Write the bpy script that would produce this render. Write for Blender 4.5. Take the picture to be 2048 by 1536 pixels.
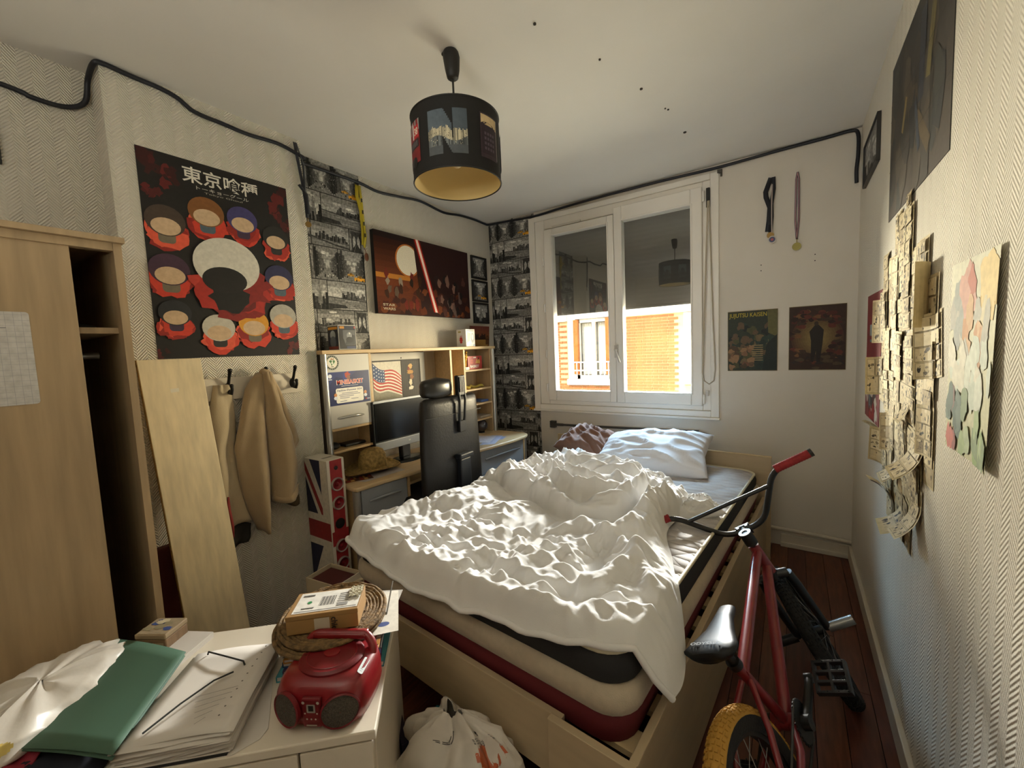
import bpy, bmesh, math, random
import numpy as np
from mathutils import Vector, Matrix, noise, Euler
for _o in list(bpy.data.objects): bpy.data.objects.remove(_o, do_unlink=True)
SC = bpy.context.scene
COL = SC.collection
R = math.radians
# ------------------------------------------------------------------ camera
HC = 1.395
cam_d = bpy.data.cameras.new('camera'); cam = bpy.data.objects.new('camera', cam_d); COL.objects.link(cam)
cam_d.sensor_fit = 'HORIZONTAL'; cam_d.sensor_width = 36.0; cam_d.lens = 36.0*822.22/2048.0
cam_d.clip_start = 0.02; cam_d.clip_end = 200
def _cam():
    yaw, pitch, roll = R(34.348), R(-4.69), R(-2.453)
    f = Vector((-math.sin(yaw)*math.cos(pitch), math.cos(yaw)*math.cos(pitch), math.sin(pitch)))
    r = Vector((math.cos(yaw), math.sin(yaw), 0)); u = r.cross(f)
    r2 = math.cos(roll)*r + math.sin(roll)*u; u2 = -math.sin(roll)*r + math.cos(roll)*u
    m = Matrix((r2, u2, -f)).transposed().to_4x4(); m.translation = (0, 0, HC)
    cam.matrix_world = m
_cam(); SC.camera = cam
# ------------------------------------------------------------------ world, sun, daylight, exposure
SC.view_settings.view_transform = 'Standard'; SC.view_settings.look = 'None'
SC.view_settings.gamma = 1; SC.view_settings.use_curve_mapping = False
SC.view_settings.exposure = 0.06
SC.cycles.use_denoising = True
SC.cycles.max_bounces = 12; SC.cycles.diffuse_bounces = 8; SC.cycles.transparent_max_bounces = 16
SC.cycles.sample_clamp_indirect = 6.0
w = bpy.data.worlds.new('world'); SC.world = w; w.use_nodes = True
_n = w.node_tree.nodes; _bg = _n['Background']
_sky = _n.new('ShaderNodeTexSky'); _sky.sky_type = 'NISHITA'; _sky.sun_disc = False
_sky.sun_elevation = R(38); _sky.sun_rotation = R(200)
w.node_tree.links.new(_sky.outputs[0], _bg.inputs[0]); _bg.inputs[1].default_value = 0.5
def lamp(name, kind, loc, target, energy, color, **k):
    d = bpy.data.lights.new(name, kind); d.energy = energy; d.color = color
    for a, b in k.items(): setattr(d, a, b)
    o = bpy.data.objects.new(name, d); COL.objects.link(o); o.location = loc
    o.rotation_euler = (Vector(target)-Vector(loc)).to_track_quat('-Z', 'Y').to_euler()
    return o
lamp('sun', 'SUN', (0, -10, 12), (2.2, 8, 0), 4.6, (1.0, .93, .8), angle=R(0.6))
# daylight thrown back through the window by the sunlit street and facades opposite
lamp('facade_bounce_right', 'AREA', (1.6, 6.6, 1.6), (-1.9, 1.6, 1.2), 840, (1.0, .84, .56), shape='RECTANGLE', size=1.6, size_y=1.4)
lamp('facade_bounce_left', 'AREA', (-5.3, 7.6, 1.0), (0.1, 1.2, 1.35), 1650, (1.0, .92, .73), shape='RECTANGLE', size=1.6, size_y=1.6)
lamp('street_bounce', 'AREA', (-1.2, 6.8, -0.9), (-1.1, 1.2, 2.2), 600, (1.0, .93, .70), shape='RECTANGLE', size=7, size_y=2)
lamp('sky_light', 'AREA', (-1.2, 5.2, 4.2), (-1.0, 2.6, .6), 1250, (.52, .76, 1.0), shape='RECTANGLE', size=2.5, size_y=1.5)
lamp('roof_bounce', 'AREA', (-2.4, 8.7, 3.2), (-.9, 1.4, .6), 2800, (1.0, .97, .92), shape='RECTANGLE', size=1.6, size_y=.5)
lamp('glint_from_street', 'AREA', (.35, 6.6, .75), (-2.26, .6, 2.0), 130, (1.0, .9, .68), shape='RECTANGLE', size=.5, size_y=.4)
lamp('sky_light_low', 'AREA', (-3.1, 5.6, 2.75), (.3, 1.8, .35), 160, (.42, .70, 1.0), shape='RECTANGLE', size=1.0, size_y=.7)
# added fill lamps behind the viewer, lifting the ceiling and the window wall
lamp('ceiling_fill', 'AREA', (-.6, -.75, 1.75), (-.6, -.6, 2.6), 19, (1.0, .98, .87), shape='DISK', size=.5)
lamp('back_wall_fill', 'AREA', (-0.7, -1.15, 1.95), (-0.5, 3.2, 2.1), 1.8, (1.0, .93, .8), shape='RECTANGLE', size=.7, size_y=.2, spread=R(60))

# ------------------------------------------------------------------ colour + materials
def C(h):
    h = h.lstrip('#'); out = []
    for i in (0, 2, 4):
        c = int(h[i:i+2], 16)/255; out.append(c/12.92 if c <= .04045 else ((c+.055)/1.055)**2.4)
    return (out[0], out[1], out[2], 1.0)
_M = {}
def mat(name, hexc, rough=.6, metal=0., spec=.5, noise_s=0, noise_a=.12, bump_s=0, bump_a=.2, stretch=(1,1,1), sheen=0, coat=0, emit=0):
    if name in _M: return _M[name]
    m = bpy.data.materials.new(name); m.use_nodes = True; nt = m.node_tree; N = nt.nodes; L = nt.links
    b = N['Principled BSDF']; b.inputs['Base Color'].default_value = C(hexc)
    b.inputs['Roughness'].default_value = rough; b.inputs['Metallic'].default_value = metal
    b.inputs['Specular IOR Level'].default_value = spec
    if sheen: b.inputs['Sheen Weight'].default_value = sheen
    if coat: b.inputs['Coat Weight'].default_value = coat; b.inputs['Coat Roughness'].default_value = .12
    if emit: b.inputs['Emission Color'].default_value = C(hexc); b.inputs['Emission Strength'].default_value = emit
    if noise_s or bump_s:
        tc = N.new('ShaderNodeTexCoord'); mp = N.new('ShaderNodeMapping'); mp.inputs['Scale'].default_value = stretch
        L.new(tc.outputs['Object'], mp.inputs[0])
    if noise_s:
        t = N.new('ShaderNodeTexNoise'); t.inputs['Scale'].default_value = noise_s; t.inputs['Detail'].default_value = 5
        L.new(mp.outputs[0], t.inputs[0])
        r = N.new('ShaderNodeMapRange'); r.inputs[1].default_value = .3; r.inputs[2].default_value = .7
        r.inputs[3].default_value = 1-noise_a; r.inputs[4].default_value = 1+noise_a
        L.new(t.outputs[0], r.inputs[0])
        mx = N.new('ShaderNodeMix'); mx.data_type = 'RGBA'; mx.blend_type = 'MULTIPLY'; mx.inputs[0].default_value = 1
        mx.inputs[6].default_value = C(hexc); L.new(r.outputs[0], mx.inputs[7]); L.new(mx.outputs[2], b.inputs['Base Color'])
    if bump_s:
        t2 = N.new('ShaderNodeTexNoise'); t2.inputs['Scale'].default_value = bump_s; t2.inputs['Detail'].default_value = 4
        L.new(mp.outputs[0], t2.inputs[0]); bp = N.new('ShaderNodeBump'); bp.inputs['Strength'].default_value = bump_a
        bp.inputs['Distance'].default_value = .004; L.new(t2.outputs[0], bp.inputs['Height']); L.new(bp.outputs[0], b.inputs['Normal'])
    _M[name] = m; return m
def print_material(name, rough=.6, spec=.4, grain=.10, gs=60):
    m = bpy.data.materials.new(name); m.use_nodes = True; nt = m.node_tree; N = nt.nodes; L = nt.links
    b = N['Principled BSDF']; b.inputs['Roughness'].default_value = rough; b.inputs['Specular IOR Level'].default_value = spec
    a = N.new('ShaderNodeAttribute'); a.attribute_name = 'Col'
    tc = N.new('ShaderNodeTexCoord'); t = N.new('ShaderNodeTexNoise'); t.inputs['Scale'].default_value = gs; t.inputs['Detail'].default_value = 3
    L.new(tc.outputs['Object'], t.inputs[0])
    r = N.new('ShaderNodeMapRange'); r.inputs[1].default_value = .3; r.inputs[2].default_value = .7
    r.inputs[3].default_value = 1-grain; r.inputs[4].default_value = 1+grain; L.new(t.outputs[0], r.inputs[0])
    mx = N.new('ShaderNodeMix'); mx.data_type = 'RGBA'; mx.blend_type = 'MULTIPLY'; mx.inputs[0].default_value = 1
    L.new(a.outputs['Color'], mx.inputs[6]); L.new(r.outputs[0], mx.inputs[7]); L.new(mx.outputs[2], b.inputs['Base Color'])
    return m
PRINT = print_material('printed_paper'); PRINT_GLOSS = print_material('printed_gloss', .35, .5, .06, 30)
PRINT_CLOTH = print_material('printed_canvas', .8, .2, .18, 220); PRINT_PHOTO = print_material('printed_photo', .7, .2, .45, 70)

def herringbone(name, hexc, axis, wcol=.07, pitch=.0125, strength=.9, rough=.75):
    m = bpy.data.materials.new(name); m.use_nodes = True; nt = m.node_tree; N = nt.nodes; L = nt.links
    b = N['Principled BSDF']; b.inputs['Roughness'].default_value = rough; b.inputs['Specular IOR Level'].default_value = .25
    g = N.new('ShaderNodeNewGeometry'); sx = N.new('ShaderNodeSeparateXYZ'); L.new(g.outputs['Position'], sx.inputs[0])
    def mth(op, a, bb=None):
        n = N.new('ShaderNodeMath'); n.operation = op
        for i, v in enumerate((a, bb)):
            if v is None: continue
            if isinstance(v, (int, float)): n.inputs[i].default_value = v
            else: L.new(v, n.inputs[i])
        return n.outputs[0]
    s = sx.outputs[axis]; z = sx.outputs[2]
    nz = N.new('ShaderNodeTexNoise'); nz.inputs['Scale'].default_value = 9; L.new(g.outputs['Position'], nz.inputs[0])
    tri = mth('PINGPONG', mth('ADD', s, 20.0), wcol/2)
    ph = mth('ADD', mth('MULTIPLY', tri, 1.15), z)
    ph = mth('ADD', ph, mth('MULTIPLY', nz.outputs[0], .006))
    wv = mth('SINE', mth('MULTIPLY', ph, 2*math.pi/pitch))
    n2 = N.new('ShaderNodeTexNoise'); n2.inputs['Scale'].default_value = 240; n2.inputs['Detail'].default_value = 2
    L.new(g.outputs['Position'], n2.inputs[0])
    hgt = mth('ADD', mth('MULTIPLY', wv, .5), mth('MULTIPLY', n2.outputs[0], .9))
    bp = N.new('ShaderNodeBump'); bp.inputs['Strength'].default_value = strength; bp.inputs['Distance'].default_value = .004
    L.new(hgt, bp.inputs['Height']); L.new(bp.outputs[0], b.inputs['Normal'])
    n3 = N.new('ShaderNodeTexNoise'); n3.inputs['Scale'].default_value = 1.3; n3.inputs['Detail'].default_value = 4; L.new(g.outputs['Position'], n3.inputs[0])
    r = N.new('ShaderNodeMapRange'); r.inputs[3].default_value = .94; r.inputs[4].default_value = 1.05; L.new(n3.outputs[0], r.inputs[0])
    mx = N.new('ShaderNodeMix'); mx.data_type = 'RGBA'; mx.blend_type = 'MULTIPLY'; mx.inputs[0].default_value = 1
    mx.inputs[6].default_value = C(hexc); L.new(r.outputs[0], mx.inputs[7]); L.new(mx.outputs[2], b.inputs['Base Color'])
    return m

# ------------------------------------------------------------------ mesh builder
def frame_m(o, x, y, z=None):
    x = Vector(x).normalized(); y = Vector(y); z = Vector(z) if z else x.cross(y).normalized(); y = z.cross(x).normalized()
    m = Matrix((x, y, z)).transposed().to_4x4(); m.translation = o; return m
class MB:
    def __init__(s): s.v = []; s.f = []; s.mi = []; s.cur = 0
    def add(s, vs, fs, m=None):
        k = len(s.v)
        s.v += [tuple(m @ Vector(p)) if m is not None else tuple(p) for p in vs]
        for f in fs: s.f.append(tuple(k+i for i in f)); s.mi.append(s.cur)
        return s
    def box(s, c, d, m=None):
        x, y, z = d[0]/2, d[1]/2, d[2]/2
        vs = [(c[0]+a*x, c[1]+b*y, c[2]+e*z) for a in (-1, 1) for b in (-1, 1) for e in (-1, 1)]
        return s.add(vs, [(0,1,3,2),(4,6,7,5),(0,4,5,1),(2,3,7,6),(0,2,6,4),(1,5,7,3)], m)
    def bb(s, x0, x1, y0, y1, z0, z1, m=None):
        return s.box(((x0+x1)/2, (y0+y1)/2, (z0+z1)/2), (abs(x1-x0), abs(y1-y0), abs(z1-z0)), m)
    def loft(s, rings, close=True, caps=True, m=None):
        n = len(rings[0]); vs = [p for r in rings for p in r]; fs = []
        for i in range(len(rings)-1):
            for j in range(n if close else n-1):
                a = i*n+j; b = i*n+(j+1) % n; fs.append((a, b, b+n, a+n))
        if caps and close: fs.append(tuple(reversed(range(n)))); fs.append(tuple(range((len(rings)-1)*n, len(rings)*n)))
        return s.add(vs, fs, m)
    def tube(s, path, r, n=10, closed=False, caps=True, m=None):
        P = [Vector(p) for p in path]; rings = []; up = None; k = len(P)
        for i in range(k):
            if closed: t = P[(i+1) % k]-P[i-1]
            else: t = P[min(i+1, k-1)]-P[max(i-1, 0)]
            t = t.normalized() if t.length > 1e-9 else Vector((0, 0, 1))
            if up is None:
                up = Vector((0, 0, 1)) if abs(t.z) < .9 else Vector((1, 0, 0))
            a = (up - t*up.dot(t)); a = a.normalized() if a.length > 1e-6 else t.orthogonal().normalized()
            up = a; b = t.cross(a); rr = r[i] if isinstance(r, (list, tuple)) else r
            rings.append([P[i]+a*(rr*math.cos(2*math.pi*j/n))+b*(rr*math.sin(2*math.pi*j/n)) for j in range(n)])
        if closed: rings.append(rings[0])
        return s.loft(rings, caps=caps and not closed, m=m)
    def cyl(s, p0, p1, r0, r1=None, n=16, caps=True, m=None):
        return s.tube([p0, p1], [r0, r0 if r1 is None else r1], n, caps=caps, m=m)
    def lathe(s, prof, n=24, m=None, caps=False):
        return s.loft([[(r*math.cos(2*math.pi*j/n), r*math.sin(2*math.pi*j/n), z) for j in range(n)] for r, z in prof], caps=caps, m=m)
    def ell(s, c, r, nu=16, nv=10, m=None):
        rings = []
        for i in range(nv+1):
            a = -math.pi/2+math.pi*i/nv; rr = max(math.cos(a), .02); zz = math.sin(a)
            rings.append([(c[0]+r[0]*rr*math.cos(2*math.pi*j/nu), c[1]+r[1]*rr*math.sin(2*math.pi*j/nu), c[2]+r[2]*zz) for j in range(nu)])
        return s.loft(rings, m=m)
    def prism(s, poly, z0, z1, m=None):
        n = len(poly)
        return s.loft([[(x, y, z0) for x, y in poly], [(x, y, z1) for x, y in poly]], m=m)
    def grid(s, fn, nu, nv, m=None, thick=0):
        vs = [fn(i/nu, j/nv) for j in range(nv+1) for i in range(nu+1)]
        fs = [(j*(nu+1)+i, j*(nu+1)+i+1, (j+1)*(nu+1)+i+1, (j+1)*(nu+1)+i) for j in range(nv) for i in range(nu)]
        return s.add(vs, fs, m)
    def build(s, name, mats, parent=None, smooth=None, bevel=0, seg=2, solid=0, loc=None):
        me = bpy.data.meshes.new(name); me.from_pydata(s.v, [], s.f)
        if not isinstance(mats, (list, tuple)): mats = [mats]
        for m in mats: me.materials.append(m)
        if len(mats) > 1: me.polygons.foreach_set('material_index', s.mi)
        bm = bmesh.new(); bm.from_mesh(me); bmesh.ops.recalc_face_normals(bm, faces=bm.faces); bm.to_mesh(me); bm.free()
        if smooth is not None:
            me.polygons.foreach_set('use_smooth', [True]*len(me.polygons)); me.set_sharp_from_angle(angle=R(smooth))
        me.update()
        o = bpy.data.objects.new(name, me); COL.objects.link(o)
        if parent is not None: o.parent = parent
        if loc is not None: o.location = loc
        if solid:
            md = o.modifiers.new('solid', 'SOLIDIFY'); md.thickness = solid; md.offset = 0
        if bevel:
            md = o.modifiers.new('bevel', 'BEVEL'); md.width = bevel; md.segments = seg; md.limit_method = 'ANGLE'; md.angle_limit = R(40)
        return o
def tag(o, label=None, cat=None, group=None, kind=None):
    if label: o['label'] = label
    if cat: o['category'] = cat
    if group: o['group'] = group
    if kind: o['kind'] = kind
    return o
def thing(name, label, cat, loc=(0,0,0), rot=(0,0,0), group=None):
    o = bpy.data.objects.new(name, None); COL.objects.link(o); o.empty_display_size = .05
    o.location = loc; o.rotation_euler = rot if isinstance(rot, (tuple, list)) else rot
    return tag(o, label, cat, group)

# ------------------------------------------------------------------ flat print builder: coloured shapes laid on a plane
_T = {}
def text_geo(txt, bold=0):
    k = (txt, bold)
    if k not in _T:
        cu = bpy.data.curves.new('txt', 'FONT'); cu.body = txt; cu.offset = bold; cu.resolution_u = 3
        o = bpy.data.objects.new('txt', cu); me = o.to_mesh()
        vs = [(v.co.x, v.co.y) for v in me.vertices]; fs = [tuple(p.vertices) for p in me.polygons]
        o.to_mesh_clear(); bpy.data.objects.remove(o); bpy.data.curves.remove(cu)
        xs = [v[0] for v in vs] or [0]; ys = [v[1] for v in vs] or [0]
        x0, x1, y0, y1 = min(xs), max(xs), min(ys), max(ys)
        _T[k] = ([((x-x0)/max(x1-x0, 1e-6), (y-y0)/max(y1-y0, 1e-6)) for x, y in vs], fs)
    return _T[k]
class Print:
    def __init__(s, step=.00012, base=.0008): s.v = []; s.f = []; s.c = []; s.z = base; s.step = step; s.clip = None
    def _add(s, pts, faces, col, lift=True):
        s.z += s.step if lift else 4e-6
        k = len(s.v)
        if s.clip: pts = [(min(max(x, s.clip[0]), s.clip[2]), min(max(y, s.clip[1]), s.clip[3])) for x, y in pts]
        s.v += [(x, y, s.z) for x, y in pts]
        c = C(col) if isinstance(col, str) else col
        for f in faces: s.f.append(tuple(k+i for i in f)); s.c.append(c)
        return s
    def poly(s, pts, col, lift=True): return s._add(pts, [tuple(range(len(pts)))], col, lift)
    def rect(s, x0, y0, x1, y1, col, lift=True): return s.poly([(x0,y0),(x1,y0),(x1,y1),(x0,y1)], col, lift)
    def ell(s, cx, cy, rx, ry, col, n=24, rot=0, lift=True):
        c, q = math.cos(rot), math.sin(rot); pts = []
        for i in range(n):
            a = 2*math.pi*i/n; x, y = rx*math.cos(a), ry*math.sin(a); pts.append((cx+x*c-y*q, cy+x*q+y*c))
        return s.poly(pts, col, lift)
    def rrect(s, x0, y0, x1, y1, r, col, lift=True):
        pts = []
        for cx, cy, a0 in ((x1-r, y0+r, -90), (x1-r, y1-r, 0), (x0+r, y1-r, 90), (x0+r, y0+r, 180)):
            for k in range(5): a = R(a0+22.5*k); pts.append((cx+r*math.cos(a), cy+r*math.sin(a)))
        return s.poly(pts, col, lift)
    def line(s, a, b, w, col, lift=True):
        d = Vector((b[0]-a[0], b[1]-a[1])); n = Vector((-d.y, d.x)).normalized()*(w/2)
        return s.poly([(a[0]+n.x, a[1]+n.y), (a[0]-n.x, a[1]-n.y), (b[0]-n.x, b[1]-n.y), (b[0]+n.x, b[1]+n.y)], col, lift)
    def blob(s, cx, cy, rx, ry, col, rng, n=22, j=.25, lift=True):
        pts = []
        for i in range(n):
            a = 2*math.pi*i/n; k = 1+rng.uniform(-j, j); pts.append((cx+rx*k*math.cos(a), cy+ry*k*math.sin(a)))
        k0 = len(pts); return s._add(pts+[(cx, cy)], [(i, (i+1) % k0, k0) for i in range(k0)], col, lift)
    def text(s, txt, x0, y0, x1, y1, col, bold=0, rot=0, lift=True):
        vs, fs = text_geo(txt, bold); c, q = math.cos(rot), math.sin(rot); pts = []
        for u, v in vs:
            x, y = u*(x1-x0), v*(y1-y0); pts.append((x0+x*c-y*q, y0+x*q+y*c))
        return s._add(pts, fs, col, lift)
    def ring(s, cx, cy, r0, r1, col, n=36):
        pts = [(cx+r*math.cos(2*math.pi*i/n), cy+r*math.sin(2*math.pi*i/n)) for r in (r0, r1) for i in range(n)]
        return s._add(pts, [(i, (i+1) % n, n+(i+1) % n, n+i) for i in range(n)], col)
    def build(s, name, parent=None, m=None, material=None, warp=None):
        me = bpy.data.meshes.new(name)
        V = s.v if warp is None else [warp(*p) for p in s.v]
        if m is not None: V = [tuple(m @ Vector(p)) for p in V]
        me.from_pydata(V, [], s.f)
        at = me.color_attributes.new('Col', 'FLOAT_COLOR', 'CORNER'); buf = []
        for f, c in zip(s.f, s.c): buf += list(c)*len(f)
        at.data.foreach_set('color', buf)
        me.materials.append(material or PRINT); me.update()
        o = bpy.data.objects.new(name, me); COL.objects.link(o)
        if parent is not None: o.parent = parent
        return o
def lerp(a, b, t): return a+(b-a)*t
def mixc(h1, h2, t):
    a, b = C(h1), C(h2); return tuple(lerp(a[i], b[i], t) for i in range(3))+(1.0,)
# wall planes: x to the viewer's right, y up, z out of the wall
def on_left(X, y, z): return frame_m((X, y, z), (0, 1, 0), (0, 0, 1))      # faces +X
def on_back(x, Y, z): return frame_m((x, Y, z), (1, 0, 0), (0, 0, 1))      # faces -Y
def on_right(X, y, z): return frame_m((X, y, z), (0, -1, 0), (0, 0, 1))    # faces -X
XA, XB, XR, YB, H = -2.40, -2.26, .322, 3.231, 2.595
# ================================================================== the room
WALL_L = herringbone('wallpaper_chevron_left', '#d9d2c3', 1)
WALL_R = herringbone('wallpaper_chevron_right', '#dcd5c6', 1, strength=.6)
PLAIN = mat('painted_wall', '#d3cdc2', .8, spec=.25, noise_s=2, noise_a=.04, bump_s=160, bump_a=.12)
CEIL = mat('ceiling_paint', '#d6d2ca', .85, spec=.2, noise_s=1.5, noise_a=.04, bump_s=120, bump_a=.08)
CREAM = mat('cream_paint', '#cbc3b2', .45, noise_s=5, noise_a=.05)
PVC = mat('white_pvc', '#e6e2da', .35, spec=.5, noise_s=3, noise_a=.03)
def st(o): o['kind'] = 'structure'; return o
Y0 = -1.25
# floor with planks running towards the window
fl = st(MB().bb(-2.55, .47, Y0-.1, YB+.15, -.12, -.012).build('floor', mat('floor_joint', '#140b07', .9)))
def plank_mat(i):
    c = ['#5f3524', '#572e1e', '#673d28', '#512a1c', '#5c321f'][i % 5]
    return mat('varnished_plank_%d' % (i % 5), c, .38, spec=.45, noise_s=7, noise_a=.35, bump_s=30, bump_a=.1, stretch=(9, 1, 1))
rng = random.Random(4)
pw = .092; x = -2.40; i = 0; plank_me = None
while x < XR-.005:
    wdt = min(pw, XR-x); y = Y0; cuts = sorted([rng.uniform(-.6, .6), rng.uniform(1.2, 2.4)])
    for a, b in zip([Y0]+cuts, cuts+[YB]):
        MB().bb(x+.0012, x+wdt-.0012, a+.001, b-.001, -.014, -.0005*rng.random()).build('plank', plank_mat(i+int(a > 0)*2), fl)
    x += pw; i += 1
# walls
wl = st(MB().bb(XA-.15, XA, Y0, YB+.15, -.05, H+.05).build('wall_left', WALL_L))
wc = st(MB().bb(XA, XB, .53, 1.33, -.01, H+.02).build('wall_chimney', WALL_L))
tag(wc, 'chimney breast covered in cream chevron wallpaper', kind='structure')
wr = st(MB().bb(XR, XR+.15, Y0, YB+.15, -.05, H+.05).build('wall_right', WALL_R))
WX0, WX1, WZ0, WZ1 = -1.90, -.475, .895, 2.508
wb = MB()
wb.bb(XA-.15, WX0, YB, YB+.22, -.05, H+.05).bb(WX1, XR+.15, YB, YB+.22, -.05, H+.05)
wb.bb(WX0, WX1, YB, YB+.22, -.05, WZ0).bb(WX0, WX1, YB, YB+.22, WZ1, H+.05)
wb = st(wb.build('wall_back', PLAIN))
# wall behind the viewer, open where the door to the hall stands
wf = MB(); wf.bb(XA-.15, -1.15, Y0-.12, Y0, -.05, H+.05).bb(-.3, XR+.15, Y0-.12, Y0, -.05, H+.05).bb(-1.15, -.3, Y0-.12, Y0, 2.05, H+.05)
st(wf.build('wall_front', PLAIN))
hall = MB(); hall.bb(-1.7, .2, Y0-1.6, Y0-1.5, -.05, 2.5).bb(-1.8, -1.7, Y0-1.5, Y0-.12, -.05, 2.5).bb(.2, .3, Y0-1.5, Y0-.12, -.05, 2.5).bb(-1.7, .2, Y0-1.5, Y0-.12, 2.4, 2.5).bb(-1.7, .2, Y0-1.5, Y0-.12, -.12, -.05)
st(hall.build('wall_hall', PLAIN))
ce = st(MB().bb(XA-.15, XR+.15, Y0-.1, YB+.15, H, H+.1).build('ceiling', CEIL))
sp = MB()
for px, py, r in ((-.80, 1.42, .006), (-.68, 1.75, .005), (-.60, 2.06, .007), (-.54, 2.32, .005), (-.52, 2.62, .009), (.12, 1.75, .005), (-.55, 2.30, .004)):
    sp.cyl((px, py, H-.004), (px, py, H+.002), r, n=8)
tag(sp.build('screw_hole', mat('dark_hole', '#2a2520', .9), ce), kind='stuff')
# skirting
SK = CREAM
b1 = MB(); b1.bb(-.05, XR, YB-.018, YB, 0, .085); b1.bb(-.05, XR, YB-.03, YB, 0, .03)
st(b1.build('baseboard_back', SK, bevel=.004))
pp = MB(); pp.tube([(-.16, YB-.03, .125), (.2, YB-.03, .118), (XR-.004, YB-.03, .112)], .013, 10)
tag(pp.build('heating_pipe', SK, smooth=40), 'cream heating pipe running along the back wall above the skirting', 'pipe')
b2 = MB(); b2.bb(XR-.018, XR, Y0, YB, 0, .085)
st(b2.build('baseboard_right', SK, bevel=.004))
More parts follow.
